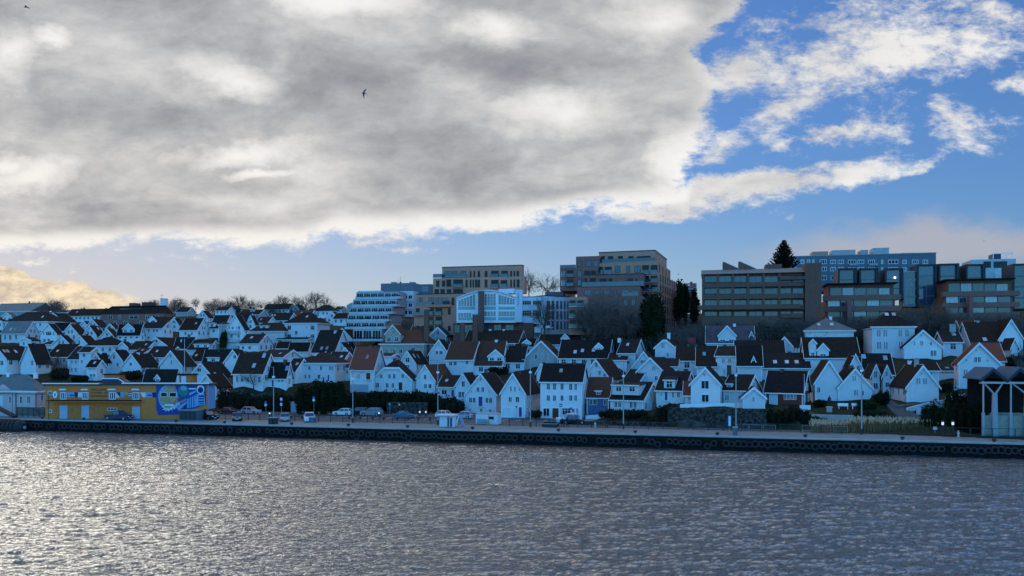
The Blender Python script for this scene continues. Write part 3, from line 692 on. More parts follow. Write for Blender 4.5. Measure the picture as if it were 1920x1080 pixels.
h('g',-122,147,785,1000,1280,'white gable with garage doors beside the three-storey shop house',side=320,win=[(-38,1040,0,1105),(40,1040,84,1108),(-25,925,0,985),(20,925,46,988),(78,945,90,978)],door=[(78,1160,112,1268,'door_blue'),(-100,1165,-5,1268,'light_panel')],ch=[(150,755)],lmax=14)
h('s',300,760,350,452,530,'dark roof with a steep white triangular dormer below the factory lawn',dm=[(555,642,340,450)],ch=0,auto=False)
h('s',40,235,400,480,560,'dark roof with a flat white triangular dormer left of the grey stone gable',dm=[(115,210,405,472)],ch=0,auto=False)
h('g',138,520,420,612,705,'grey stone gable house with a brown roof and a white balcony',side=590,wall='x',roof='r',win=[(255,560,290,620),(328,560,352,612),(398,570,416,622),(292,485,310,515)],ch=0,group=None)
h('s',530,1085,408,605,725,'very long white house with a dark roof and scattered skylights behind the shop house',ch=[(780,420)],sk=[(700,550),(780,535),(905,530)],dm=[(915,1008,445,522)],L=10)
h('s',1090,1290,560,630,720,'low dark hipped annexe right of the very long white house',ch=0,roof='b')
h('g',277,384,670,765,865,'tiny white gable left of the shop house roof',side=425,win=[(335,722,350,750)],ch=0)
SHOP = h('s',322,785,680,868,1288,'three-storey white shop house with rows of paired windows and a brown double door',side=850,win=[(390,893,430,966),(460,893,498,966),(545,893,582,966),(642,893,680,970),(698,893,735,970),(390,1022,430,1092),(460,1022,498,1092),(545,1022,582,1092),(642,1022,680,1092),(698,1022,735,1092),(350,1168,425,1262),(565,1168,660,1250),(672,1172,705,1225),(722,1170,746,1240)],door=[(455,1172,525,1284,'door_brown')],ch=[(785,640),(670,655),(550,655)],lmax=11)
h('g',800,1095,630,830,1010,'white gable with small scattered windows rising behind the shop house',side=1255,roof='b',win=[(935,655,965,716),(972,750,1000,800),(1028,780,1056,818),(878,765,895,820)],ch=0,lmax=12)
h('s',1195,1385,405,548,685,'white house with a sharply pointed tall gable and dark roof at the wood edge',side=1490,win=[(1290,640,1325,675)],ch=[(1190-40,470,'trim_white')],lmax=8)
h('j',1612,1830,395,490,650,'white half-hipped gable with a white chimney cowl below the wooded bank',side=1945,cut=412,roof='b',win=[(1683,440,1700,495),(1702,440,1718,495),(1740,545,1765,590)],ch=[(1740,325,'trim_white')])
h('g',1362,1600,540,700,810,'white gable with a wide triple window right of the long white house',side=1640,win=[(1445,625,1474,672),(1477,625,1507,672)],ch=0)
h('g',1412,1705,610,758,925,'white gable with a lower window half hidden by roofs, right of centre',side=1860,win=[(1575,697,1595,750),(1597,697,1615,750),(1605,810,1642,862)],ch=0)
h('s',1700,1860,620,700,800,'dark roof with a tiny white dormer window right of the hidden-window gable',dm=[(1745,1812,690,755,'s')],ch=0,auto=False)
h('s',1245,1420,745,885,965,'dark roofed white gable with a pair of bright skylights',side=1600,sk=[(1385,783),(1428,783)],ch=[(1380,850)],auto=False)
h('s',842,1088,835,1045,1245,'dark blue boarded house with a rust-brown roof and white windows',wall='b',roof='r',win=[(868,1070,908,1135),(912,1070,958,1135),(1030,1075,1070,1140)],dm=[(935,1005,960,1028,'s')],ch=0,side=None,L=8)
h('s',1110,1475,885,1075,1205,'white house with a wide shed dormer and gable end facing the quay road',side=1672,dm=[(1125,1425,895,1000,'s',.15)],win=[(1150,1098,1190,1165),(1192,1098,1232,1165),(1322,1100,1362,1170),(1365,1100,1406,1170)],ch=0,lmax=9)
h('s',1626,1930,768,966,1115,'white house with a shed dormer over a blue door above the quay road',side=2070,dm=[(1708,1830,838,965,'s')],win=[(1673,985,1688,1035),(1800,990,1828,1055),(1855,985,1893,1055)],door=[(1720,985,1750,1082,'door_blue')],ch=[(1885,650+80,'chimney_brick')],lmax=9)
h('s',1940,2012,880,1022,1115,'small rust-roofed link building left of the tall bargeboard gable',roof='r',ch=0,win=[(1985,1040,2000,1085)],L=6)
T(1280, 570)
h('s',600,1150,418,602,690,'broad plain dark roof behind the triple-skylight roof',ch=[(900,425)],auto=False,L=12)
h('s',270,800,255,432,505,'blue-black roofed house with a tall white front gable and white chimney',roof='k',dm=[(400,600,250,480,'g',.15)],ch=[(588,222,'trim_white')],L=9,auto=False)
h('g',740,805,248,390,480,'thin steep white gable at the right end of the blue-black roof',ch=0,L=5,auto=False)
h('s',-70,160,480,632,740,'dark roof with a white verge left of the brown-tiled roof',ch=[(60,470)],side=None,auto=True,roof='b')
h('h',1378,1925,165,305,485,'white house under a big grey hipped roof with two bright skylights, below the brick terraces',L=11,sk=[(1540,250),(1690,250)],ch=[(1700,345,'trim_white')],roof='g',ridgew=5,auto=False)
h('g',1065,1235,375,470,600,'white gable with barge-boarded porch roof above the triple-skylight roof',side=1372,ch=0,auto=False)
h('s',890,1430,560,716,800,'long dark roof with three small skylights in a row',sk=[(1045,665),(1178,665),(1290,665)],L=9,ch=[(1225,710)])
h('s',1380,1985,385,600,770,'dark brown roof holding two tall narrow white dormer gables',dm=[(1428,1503,402,650),(1515,1645,450,655)],L=10,ch=0,roof='b',auto=False)
h('g',752,842,470,700,860,'very narrow steep white gable between large dark roofs',L=9,ch=0,auto=False)
h('s',840,920,560,640,760,'dark roof with a small grey window wall behind the red-brown house',ch=0)
h('s',620,890,480,690,870,'steep dark roof falling right of the tall dormer front',ch=0,auto=False,L=9)
h('s',160,375,480,692,810,'brown-tiled roof between white verges left of the tall dormer front',roof='b',ch=[(145,690)],L=8)
h('s',375,600,485,580,810,'tall white front with two rows of slim windows and a brown roof',side=672,roof='b',win=[(440,612,457,664),(459,612,476,664),(507,612,525,665),(527,612,546,665),(507,735,525,790),(527,735,546,790),(460,735,477,790)],ch=[(435,680)],lmax=6)
h('g',602,745,690,800,860,'low white gable roof line in front of the tall dormer front',ch=0,L=6,auto=False)
h('g',1490,1800,645,880,1085,'white house with curved eaves and a dormer, left of the front corner gable',side=1412,ch=0,win=[(1510,930,1550,1000)],lmax=8,a=20)
h('s',930,1352,765,985,1128,'red-brown boarded cottage with a glazed white door and paired white windows',side=1432,wall='n',win=[(1140,1003,1170,1078),(1174,1003,1205,1078),(1213,1003,1245,1078),(1248,1003,1280,1078)],door=[(982,1003,1062,1160,'light_panel')],ch=[(1075,730)],lmax=7)
h('s',462,720,805,967,1125,'low white wing with a small dormer right of the tall bargeboard gable',side=872,dm=[(485,550,880,948,'s')],win=[(475,1015,498,1085),(500,1015,523,1085),(622,1025,650,1075)],ch=[(440,690)],lmax=8)
h('g',95,418,722,897,1132,'white gable with heavy bargeboards and two large six-pane windows on the stone wall',side=470,win=[(207,862,297,955),(213,1018,297,1105),(230,775,260,808)],ch=0,lmax=9)
h('g',678,925,945,1048,1180,'small white gabled outbuilding with a single narrow window on the stone wall',win=[(783,1045,810,1102)],ch=0,L=5)
T(1600, 570)
h('g',1640,1905,180,385,575,'white gable with wide bargeboard at the right edge below the brick terraces',ch=0,L=9,auto=False)
h('s',1225,1400,190,303,450,'tall white house with a rust roof in the upper right corner',roof='r',win=[(1280,330,1300,392)],ch=0)
h('s',1012,1225,320,425,570,'dark roofed cottage with twin chimney pots right of the bare trees',ch=[(1155,225,'concrete'),(1188,230,'concrete')],sk=[(1165,352)])
h('h',212,690,85,262,575,'square white villa with two pairs of skylights and tall windows, lower right',L=11,win=[(262,288,284,370),(287,288,308,370),(335,288,358,370),(360,288,382,370),(505,283,527,368),(529,283,550,368),(580,283,602,368),(604,283,626,368),(262,422,288,510),(290,422,315,510),(340,422,363,510),(365,422,388,510),(508,420,531,505),(533,420,556,505)],sk=[(408,160),(488,160)],ridgew=4,ch=0)
h('s',1330,1785,212,448,570,'big brown roof with a single white hatch above the red-roofed house',roof='b',L=12,sk=[(1495,410)],ch=[(1495,185,'grey_render')],auto=False)
h('s',1480,1702,447,635,705,'house with the brightest red roof, at the right edge',roof='R',ch=0,auto=False,L=8)
h('g',1780,1850,340,470,680,'grey-white narrow gable wall at the right edge behind the pavilion',ch=0,L=6,auto=False)
h('g',575,990,300,482,615,'wide white gable with a balcony window right of the square villa',side=None,win=[(750,410,768,468),(770,410,788,468),(680,420,697,468),(860,420,888,468),(868,520,900,585),(903,520,936,585),(755,342,778,365)],ch=[(820,215),(780,225)],L=10)
h('g',1188,1640,445,665,955,'white gable with rust-red roof behind the zigzag pavilion',side=1132,roof='r',win=[(1358,590,1395,658),(1398,590,1435,658),(1238,735,1262,800),(1264,735,1287,800),(1285,865,1305,910),(1307,865,1327,910),(1266,620,1285,650),(1500,618,1520,650),(1372,505,1398,530)],ch=0,lmax=8)
h('s',968,1140,742,752,830,'low white link with a band of windows between two gables, lower right',win=[(972,752,1018,775),(1025,752,1085,775),(1090,752,1128,775)],L=5,ch=0)
h('s',80,450,568,785,900,'dark roof joining the narrow white gables, lower right',ch=0,auto=False,L=8,sk=[(150,605),(395,620)])
h('g',-80,128,568,780,900,'steep white gable with a sash window left of the narrow twin gables',ch=0,L=7,win=[(35,690,72,760)])
h('g',208,298,660,790,1000,'left of the two narrow twin gables beside the lane',L=7,ch=0,win=[(232,755,268,832),(225,888,278,958)])
h('g',334,418,660,790,1010,'right of the two narrow twin gables beside the lane',L=7,ch=0,win=[(360,755,388,815),(358,878,402,938)])
h('s',700,960,668,748,905,'dark roofed white house standing behind the big blank gable',side=None,ch=[(675,640,'trim_white')],win=[(842,765,862,805),(866,765,886,805)],L=6)
h('g',603,958,700,925,1105,'big white gable with a blank lower wall on a rough stone base',side=425,win=[(707,830,730,902),(733,830,756,902),(780,830,803,902),(806,830,829,902),(757,768,778,795)],ch=[(625,620,'grey_render')],lmax=9)
T(1280, 570)
h('g',1752,2124,732,938,1075,'white front gable with three small casements by the garden benches',side=1645,win=[(1905,805,1928,868),(1930,805,1952,868),(1925,962,1950,1030),(1952,962,1975,1030),(2010,968,2045,1032)],ch=[(1810,690)],lmax=8)
# ================ large buildings ================
class Blk:
    """a building made of several boxes; the root Empty stands at its base, unrotated"""
    def __init__(s, name, px, base, Y, label, cat='building', group=None):
        s.p = wpt(px, base, Y); s.root = empty(name, s.p, 0, label, cat, group)
    def box(s, f0, f1, top, bot, Y, side=None, a=None, L=10., m='brown_brick', name='wall', deep=0., mesh=True, lmax=30, cap=None, y0=0.):
        n = len(FOOT); bx = Box(f0, f1, bot, side, a, L if side is None else None, Y, lmax); 
        fr = (bx.x-s.p[0], bx.Y-s.p[1], bx.zb-s.p[2], -bx.A); bx.lfr = fr; bx.H = bx.z(top); o = None
        if mesh:
            b = MB().box(-bx.w/2, bx.w/2, y0, bx.L, -deep, bx.H); o = b.build(name, m, s.root, fr)
            if cap: MB().box(-bx.w/2-.12, bx.w/2+.12, y0-.12, bx.L+.12, bx.H, bx.H+.22).build('roof_edge', cap, s.root, fr)
        bx.obj = o; return bx
    def win(s, bx, x0, x1, y0, y1, m='trim_dark', pane='glass_dark', nx=2, ny=1, fw=.07, y=-.005):
        u0, u1 = bx.fx(x0), bx.fx(x1); um = (x0+x1)/2; z0, z1 = bx.fz(um, y1), bx.fz(um, y0)
        return window(s.root, bx.lfr, (u0+u1)/2, y, z0, 0, u1-u0, z1-z0, nx, ny, m, pane, fw)
    def wins(s, bx, xs, y0, y1, **k):
        for (a, b) in xs: s.win(bx, a, b, y0, y1, **k)
    def swin(s, bx, n, z0, h, w, m='trim_dark', pane='glass_dark', nx=1, ny=1, a=0., b=1.):
        e = bx.w/2+.005 if bx.right else -bx.w/2-.005; rz = math.pi/2 if bx.right else -math.pi/2
        for i in range(n): window(s.root, bx.lfr, e, bx.L*(a+(b-a)*(i+.5)/n), z0, rz, w, h, nx, ny, m, pane, .07)
    def balcony(s, bx, x0, x1, y0, y1, m='brown_brick', d=1.2, rail='glass_blue', solid=False, name='balcony'):
        """slab at photo row y1, rail up to y0"""
        u0, u1 = bx.fx(x0), bx.fx(x1); um = (x0+x1)/2; z1, z0 = bx.fz(um, y0), bx.fz(um, y1)
        b = MB().box(u0, u1, -d, -.01, z0-.22, z0)
        if solid: b.box(u0, u1, -d, -d+.15, z0, z1).box(u0, u0+.15, -d+.15, -.01, z0, z1).box(u1-.15, u1, -d+.15, -.01, z0, z1)
        o = b.build(name, m, s.root, bx.lfr)
        if not solid: MB().box(u0+.03, u1-.03, -d+.03, -d+.06, z0, z1).box(u0, u1, -d, -d+.09, z1, z1+.05).build('rail', rail, o)
        return o
def rng(x0, x1, n, f=.7): w = (x1-x0)/n; return [(x0+w*(i+.5-f/2), x0+w*(i+.5+f/2)) for i in range(n)]
def text(txt, size, m, parent, fr, loc, extr=.02, align='CENTER', name='lettering', rz=0., space=1.0):
    c = bpy.data.curves.new(name, 'FONT'); c.body = txt; c.size = size; c.extrude = extr; c.align_x = align; c.space_line = space; c.resolution_u = 2
    o = bpy.data.objects.new(name, c); me = bpy.data.meshes.new_from_object(o); bpy.data.objects.remove(o); bpy.data.curves.remove(c)
    for v in me.vertices: x, y, z = v.co; v.co = (x, -z, y)
    me.flip_normals(); me.materials.clear(); me.materials.append(MATS[m]); return place(name, me, parent, fr, loc, rz)
# --- brick block with mansard roof on the ridge, far left
K = Blk('brick_block', 255, 612, 345, 'wide brown brick block with a dark mansard roof breaking the left skyline', 'apartment block')
b = K.box(190, 310, 588, 612, 345, side=322, m='brown_brick', deep=2)
rf = MB(); w, L, H = b.w, b.L, b.H; hh = b.z(574, 4)-H
rf.add([(-w/2-.4,-.4,H),(w/2+.4,-.4,H),(w/2+.4,L+.4,H),(-w/2-.4,L+.4,H),(-w/2+4,2.5,H+hh),(w/2-1.5,2.5,H+hh),(w/2-1.5,L-2.5,H+hh),(-w/2+4,L-2.5,H+hh)],[(0,3,2,1),(4,5,6,7),(0,1,5,4),(1,2,6,5),(2,3,7,6),(3,0,4,7)])
rf.build('roof', 'roof_brown', K.root, b.lfr)
K.wins(b, [(203,211),(222,227),(243,259),(273,281),(292,298)], 591, 598, m='trim_white', nx=2, ny=2)
K.wins(b, [(197,203),(213,219),(232,240),(262,270),(283,289),(301,307)], 602, 608, m='trim_white', nx=2, ny=2)
b2 = K.box(224, 265, 578.5, 588, 347, L=6, m='blue_panel', name='dormer_band'); K.wins(b2, rng(225, 264, 5, .85), 579.5, 586.5, m='trim_white', pane='glass_blue')
b2 = K.box(271, 282, 577, 588, 347, L=6, m='brown_brick', name='dormer'); K.wins(b2, [(273,280)], 578.5, 585, m='trim_white', pane='glass_blue')
for x0, x1, t in ((242,252,568),(266,281,566.5)): K.box(x0, x1, t, 576, 349, L=4, m='chimney_brick', name='roof_hut')
# round tower
TW = empty('water_tower', wpt(307.5, 578, 390), 0, 'round pale blue tower with a mast, standing on the ridge', 'tower'); hh = 17/FPX*390; rr2 = 6.6/FPX*390
MB().tube((0,0,-3),(0,0,hh),rr2,rr2,20).build('shaft','light_panel',TW,smooth=False); MB().tube((0,0,hh),(0,0,hh+.25),rr2+.15,rr2+.15,20).build('roof','trim_grey',TW)
MB().tube((-1,0,hh+.2),(-1,0,hh+2.4),.08,.05,5).box(-1.8,-.2,-.05,.05,hh+1.8,hh+1.9).build('mast','iron',TW)
# --- stepped white flats
K = Blk('stepped_flats', 700, 648, 244, 'stepped white apartment block with long planted terraces on every floor', 'apartment block')
lev = [(617,640,662,716,1),(603,617,648,722,5),(589,603,652,728,5),(575,589,656,736,6),(561,575,662,744,6),(547,561,668,748,6)]
for i, (t, bo, x0, x1, n) in enumerate(lev):
    Y = 244+2.4*i
    b = K.box(x0, x1, t, bo, Y+1.6, L=14-1.2*i, m='grey_render')
    K.wins(b, rng(x0+1, x1-1, max(3, n), .9), t+2.4, bo-2.6, m='trim_white', pane='glass_dark', nx=3)
    pb = K.box(x0-2, x1+1, bo-4.6, bo, Y, L=.25, m='pale_concrete', name='parapet', a=14); K.balcony(pb, x0-2, x1+1, bo-.2, bo, m='light_panel', d=-1.6, solid=True, name='terrace_slab') if False else MB().box(-pb.w/2, pb.w/2, .25, 1.7, 0, .25).build('terrace_slab', 'light_panel', K.root, pb.lfr)
    R = random.Random(i); g = MB()
    for _ in range(60):
        q = Vector((R.uniform(-pb.w/2, pb.w/2), .35+R.random()*.4, pb.H+R.uniform(-.1, .35))); s_ = .25; g.add([q+Vector((s_,0,0)), q+Vector((0,s_,.1)), q+Vector((-s_,0,.1)), q+Vector((0,0,s_*1.3))], [(0,1,2,3)])
    g.build('planting', 'leaf_dark', K.root, pb.lfr)
b = K.box(745, 775, 546, 595, 262, L=10, m='light_panel')
for y in (551, 566, 580): K.wins(b, [(747,755),(757,764),(766,773)], y+2.5, y+9.5, m='trim_white', nx=2); K.balcony(b, 745, 775, y+11.5, y+13, m='light_panel', d=.5, solid=True, name='ledge')
b = K.box(714, 776, 531, 550, 268, L=10, m='blue_panel'); b = K.box(775, 808, 533, 600, 266, L=12, m='blue_panel'); K.wins(b, [(792,796),(798,802)], 538, 546, m='trim_white')
K.box(671, 711, 545, 549, 262, L=4, m='light_panel', name='pergola'); K.box(733, 740, 528.5, 532, 272, L=2, m='trim_grey', name='roof_hut'); K.box(768, 775, 528.5, 533, 272, L=2, m='trim_grey', name='roof_hut')
x, y, z = wpt(751, 531, 272); MB().tube((0,0,0),(0,0,2.3),.06,.04,5).tube((-.8,0,0),(-.8,0,1.6),.05,.03,5).box(-.3,.3,-.3,.3,-.1,.4).build('antenna','iron',K.root,None,(x-K.p[0],y-K.p[1],z-K.p[2]))
# --- brown apartments A
K = Blk('apartment_block', 880, 628, 236, 'lower brown apartment block with recessed balconies, rising behind the white factory', 'apartment block')
b = K.box(829, 979, 499.7, 520, 246, side=981, m='tan_brick', L=14, cap='trim_dark')
K.wins(b, [(834,846),(848,858),(864,874)], 508, 519, pane='glass_blue'); K.wins(b, [(881,884),(888,891),(896,900),(909,914),(957,960),(963,966),(969,973)], 508, 521, nx=1)
for x0, x1 in ((921,935),(940,952)): K.win(b, x0, x1, 507.5, 520, nx=3); K.balcony(b, x0-.5, x1+.5, 514, 520, m='tan_brick', d=.9)
K.balcony(b, 829, 876, 514, 519.5, m='tan_brick', d=1.0)
b = K.box(812, 984, 520, 552, 244, side=986, m='tan_brick', L=16)
K.wins(b, [(818,824),(829,835)], 526, 537.5, nx=2); K.wins(b, [(837,846),(850,868)], 524, 537.5, nx=3); K.wins(b, [(873,877),(881,884),(886,889),(891,895),(896,900),(909,914),(957,960),(963,966),(969,974)], 524, 539, nx=1)
for x0, x1 in ((921,935),(939,951)): K.win(b, x0, x1, 525, 539, nx=3); K.balcony(b, x0-.5, x1+.5, 533, 539, m='tan_brick', d=.9)
K.balcony(b, 849, 869, 533, 538, m='tan_brick', d=1.); K.wins(b, [(815,823),(826,834),(838,846),(850,868)], 542, 550, nx=2); K.balcony(b, 812, 872, 550.5, 551.8, m='tan_brick', d=.8, name='ledge', solid=True)
K.balcony(b, 812, 829, 514, 519.5, m='tan_brick', d=.2, name='roof_terrace')
b = K.box(781, 870, 551.5, 573, 239, m='tan_brick', L=12, cap='trim_dark'); K.wins(b, [(786,792),(804,814),(817,828),(830,840)], 558, 571, pane='glass_blue'); K.win(b, 847, 852, 558, 572, nx=1); K.balcony(b, 781, 812, 567, 572, m='tan_brick', d=1.); K.balcony(b, 832, 845, 565, 571, m='tan_brick', d=1., rail='glass_dark')
b = K.box(776, 872, 573, 628, 236, m='tan_brick', L=12)
K.wins(b, [(780,787),(803,813),(817,829),(840,845)], 578, 590, nx=2); K.wins(b, [(803,813),(817,829)], 594, 607, nx=2); K.wins(b, [(780,787),(790,797),(803,813),(817,829),(840,845)], 611, 621, nx=2)
for x0, x1 in ((802,814),(816,830)):
    for y in (590, 607): K.balcony(b, x0, x1, y-5.5, y, m='tan_brick', d=1.1)
K.balcony(b, 776, 800, 586, 590.5, m='tan_brick', d=1.2); K.balcony(b, 803, 846, 571.5, 574.5, m='tan_brick', d=1.5, solid=True, name='ledge')
# --- taller brown apartments B
K = Blk('apartment_block', 1160, 628, 212, 'taller brown apartment block with glass-railed terraces, the highest one on the hill', 'apartment block')
b = K.box(1123, 1228, 472, 493, 228, side=1250, m='tan_brick', cap='trim_dark')
K.wins(b, [(1127,1134),(1140,1150),(1159,1168),(1178,1188),(1194,1220)], 480, 492, nx=2); K.balcony(b, 1119, 1231, 486, 492, m='tan_brick', d=1.4); K.swin(b, 3, 1.0, 1.6, 1.6, pane='glass_sky')
b = K.box(1119, 1233, 492.5, 515, 225, side=1257, m='tan_brick')
K.wins(b, [(1121,1131),(1134,1147)], 500, 512, nx=3); K.wins(b, [(1153,1163),(1175,1181),(1190,1201)], 498, 511, pane='glass_blue', nx=2, fw=.12); K.wins(b, [(1204,1217),(1220,1233)], 497, 510, nx=3)
for x0, x1 in ((1119,1132),(1134,1148),(1204,1218),(1220,1233)): K.balcony(b, x0, x1, 507, 513, m='tan_brick', d=1.0)
K.swin(b, 4, .6, 2.2, .8)
b = K.box(1080, 1123, 480.5, 502, 228, m='brown_brick', L=12); K.wins(b, [(1083,1089),(1099,1108),(1113,1121)], 488, 500, pane='glass_blue')
b = K.box(1050, 1120, 502, 545, 226, m='brown_brick', L=14); K.wins(b, [(1052,1055),(1056,1059)], 508, 520, pane='glass_sky', nx=1); K.wins(b, [(1063,1075),(1096,1106),(1108,1117)], 507, 518, nx=2); K.wins(b, [(1083,1090)], 507, 519, pane='glass_blue', nx=1)
K.wins(b, [(1052,1055),(1056,1059)], 525, 537, pane='glass_sky', nx=1); K.wins(b, [(1063,1075),(1096,1101)], 524, 536, nx=2); K.wins(b, [(1083,1090)], 524, 536, pane='glass_blue', nx=1)
for y in (519, 536): K.balcony(b, 1062, 1076, y-5, y, m='brown_brick', d=.9)
K.balcony(b, 1050, 1080, 497, 502, m='brown_brick', d=.15, name='roof_terrace')
b = K.box(1196, 1236, 515, 628, 222, side=1270, m='tan_brick', L=None, lmax=34)
for y in (521, 538, 555): K.wins(b, [(1204,1217),(1220,1233)], y-4, y+7.5, nx=3); K.balcony(b, 1203, 1234, y+2, y+8, m='tan_brick', d=1.0)
for z in (14.9, 12.0, 9.1, 6.2, 3.3): K.swin(b, 8, z, 1.9, .9)
b = K.box(1094, 1207, 515, 538, 219, m='brown_brick', L=12, cap='trim_dark'); K.wins(b, [(1096,1101),(1106,1117),(1124,1137),(1141,1148),(1176,1187),(1192,1195)], 522, 534, nx=2); K.balcony(b, 1092, 1208, 529, 536.5, m='brown_brick', d=1.3)
b = K.box(1082, 1200, 538, 556, 216, m='brown_brick', L=12); K.wins(b, [(1096,1108),(1115,1125),(1132,1143),(1151,1156),(1167,1179),(1184,1195)], 543, 553, pane='glass_blue', nx=3); K.balcony(b, 1166, 1198, 549, 555, m='brown_brick', d=1.)
b = K.box(1090, 1205, 556, 628, 214, m='brown_brick', L=12); K.wins(b, [(1170,1178),(1184,1191),(1150,1158)], 561, 574, pane='glass_blue'); K.wins(b, [(1105,1115),(1128,1138),(1150,1160)], 580, 592); K.wins(b, [(1105,1115),(1128,1138),(1150,1160)], 598, 611)
b = K.box(1066, 1100, 557, 628, 212, m='tan_brick', L=8)
for y0, y1 in ((563,573),(581,593),(600,612)): K.wins(b, [(1068,1079),(1083,1094)], y0, y1, nx=2); K.balcony(b, 1067, 1096, y1-4, y1+1.5, m='pale_concrete', d=1.)
# --- white factory with the arched roof
K = Blk('factory', 930, 640, 224, 'white factory with an arched roof, gridded windows and pale green bands', 'factory')
b = K.box(856, 967, 546, 605, 224, L=16, m='trim_white', mesh=False, a=6)
def arch(x0, x1, ybot, pts): return [(b.fx(x0), b.fz(x0, ybot)), (b.fx(x1), b.fz(x1, ybot))]+[(b.fx(px), b.fz(px, py)) for px, py in pts[::-1]]
AR = [(856,561),(866,556.5),(878,552),(890,548.5),(900,546.6),(912,546),(926,546.4),(940,549),(954,553.5),(967,558.5)]
MB().prism(arch(856, 967, 605, AR), 0, 16, 'y').build('wall', 'trim_white', K.root, b.lfr)
top = [(b.fx(px), b.fz(px, py)+.02) for px, py in AR]; P = top+[(x, z+.35) for x, z in top[::-1]]
MB().prism(P, -.5, 16.4, 'y').build('roof', 'light_panel', K.root, b.lfr)
for (x0, x1, t0, t1, bo, n) in ((859,891.5,564,551,574,6),(908,930,551,551,573,4),(934.5,965.5,552,561,571,6)):
    nn = n; w_ = (x1-x0)/nn
    for i in range(nn): tt = t0+(t1-t0)*(i+.5)/nn; K.win(b, x0+w_*i+.3, x0+w_*(i+1)-.3, tt, bo, m='trim_white', pane='glass_blue', nx=2, ny=4, fw=.05)
for (x0, x1, t, bo, n) in ((859,884,586.5,594.5,5),(908,930,583.5,593,4),(934.5,965.5,583.5,593,6)):
    w_ = (x1-x0)/n
    for i in range(n): K.win(b, x0+w_*i+.3, x0+w_*(i+1)-.3, t, bo, m='trim_white', pane='glass_blue', nx=2, ny=3, fw=.05)
for (x0, x1) in ((859,891.5),(908,930),(934.5,965.5)):
    for (t, bo) in ((574.8,580.5),(594.8,600.5)):
        u0, u1 = b.fx(x0), b.fx(x1); MB().box(u0, u1, -.06, -.004, b.fz((x0+x1)/2, bo), b.fz((x0+x1)/2, t)).build('green_band', 'green_panel', K.root, b.lfr)
b = K.box(966.5, 979, 543, 604, 223, L=3, m='light_panel', a=6); tw = b
for i, ch_ in enumerate('EAZEA'): text(ch_, .75, 'door_blue', K.root, b.lfr, (-.15, -.06, b.z(551.5+i*4.6)-.3), name='letter')
b = K.box(979, 1022, 557, 607, 225, L=14, m='light_panel', a=6, cap='trim_grey')
K.wins(b, [(979.5,996),(999,1015)], 563.5, 571.5, m='trim_white', nx=4, ny=2, fw=.05); K.wins(b, [(979.5,996),(999,1015)], 582, 592.5, m='trim_white', nx=4, ny=2, fw=.05)
b = K.box(1020, 1068, 556, 632, 226, L=12, m='light_panel', a=-32, cap='roof_brown')
for y0, y1 in ((564,580),(583,599),(602,618)): K.wins(b, [(1025,1031),(1034,1039),(1042.5,1047),(1050,1054),(1057,1060.5),(1063,1066)], y0, y1, m='trim_grey', nx=2, ny=2)
b = K.box(1055, 1073, 541, 560, 238, L=6, m='light_panel', name='roof_hut'); b = K.box(935, 964, 541.5, 550, 234, L=5, m='light_panel', name='roof_light')
b = K.box(1022, 1056, 547, 556, 236, L=6, m='blue_panel', name='roof_screen')
b = K.box(850, 1000, 605.5, 640, 226, L=12, m='dark_brick', a=6)
for x0, x1 in ((852,862),(869,886),(907,916),(926,940),(948,963)): K.win(b, x0, x1, 608.5, 624, m='trim_dark', pane='glass_blue', nx=2, ny=1)
b = K.box(998, 1019, 605.5, 640, 227, L=8, m='light_panel', a=6); K.win(b, 1000, 1015, 604+2, 613, m='trim_dark', nx=4)
b = K.box(1002, 1014, 613, 624, 224, L=2, m='light_panel', a=6, name='banner_panel')
def stack(px0, px1, top, base, Y, label, m='dark_brick'):
    bx = Box(px0, px1, base, None, 10, (px1-px0)/FPX*Y, Y); FOOT.pop(); r = empty('chimney_stack', (bx.x, bx.Y, bx.zb), -bx.A, label, 'chimney'); H = bx.z(top); w = bx.w/2
    MB().box(-w, w, 0, w*2, -3, H).build('shaft', m, r); MB().box(-w-.15, w+.15, -.15, w*2+.15, H, H+.3).build('cap', 'trim_grey', r)
stack(896.5, 906, 546.5, 640, 221, 'broad brown brick stack splitting the arched factory front')
stack(886, 894.5, 590.5, 640, 217, 'shorter brick stack with a pale foot in front of the factory')
stack(795, 803, 580, 648, 222, 'brown brick stack in front of the lower brown apartments')
stack(863, 870, 606, 645, 215, 'small brick stack left of the factory stacks')
# --- long brown office block
K = Blk('office_block', 1420, 612, 206, 'long dark brown office block with continuous window bands and two sawtooth skylights', 'office block')
b = K.box(1316, 1540, 512, 612, 206, L=16, m='dark_brick', mesh=False); w, H = b.w, b.H
fl = [(512,515.5,529,537.5),(537.5,538.5,551,560),(560,560.5,573,581),(581,582,592.5,612)]
wl = b.fx(1508)
MB().box(-w/2, wl, 1.2, 16, 0, H).build('wall', 'dark_brick', K.root, b.lfr)
for t, wt, wb, nb in fl:
    z0, z1 = b.z(nb), b.z(wb); MB().box(-w/2, wl+.0, 0, 1.19, z0, z1).build('spandrel', 'dark_brick', K.root, b.lfr)
    for (x0, x1) in ((1320.7,1344.5),(1348,1372),(1376,1400.5),(1405,1429.5),(1434,1459),(1464,1484),(1487,1507)):
        o = K.win(b, x0, x1, wt+1.2, wb-.3, m='trim_dark', pane='glass_blue', nx=2, ny=1, y=1.19)
for px in (1318.5,1346,1374,1402.7,1431.7,1461.5): u = b.fx(px); MB().box(u-.28, u+.28, -.02, 1.18, 4, H).build('pier', 'dark_brick', K.root, b.lfr)
MB().prism([(-.3, H), (6, H+1.7), (16, H+1.7), (16, H)], -w/2-.2, b.fx(1512), 'x').build('roof', 'roof_grey', K.root, b.lfr)
MB().box(b.fx(1509), b.fx(1540), -.6, 15, 0, b.z(496)).build('stair_tower', 'dark_brick', K.root, b.lfr)
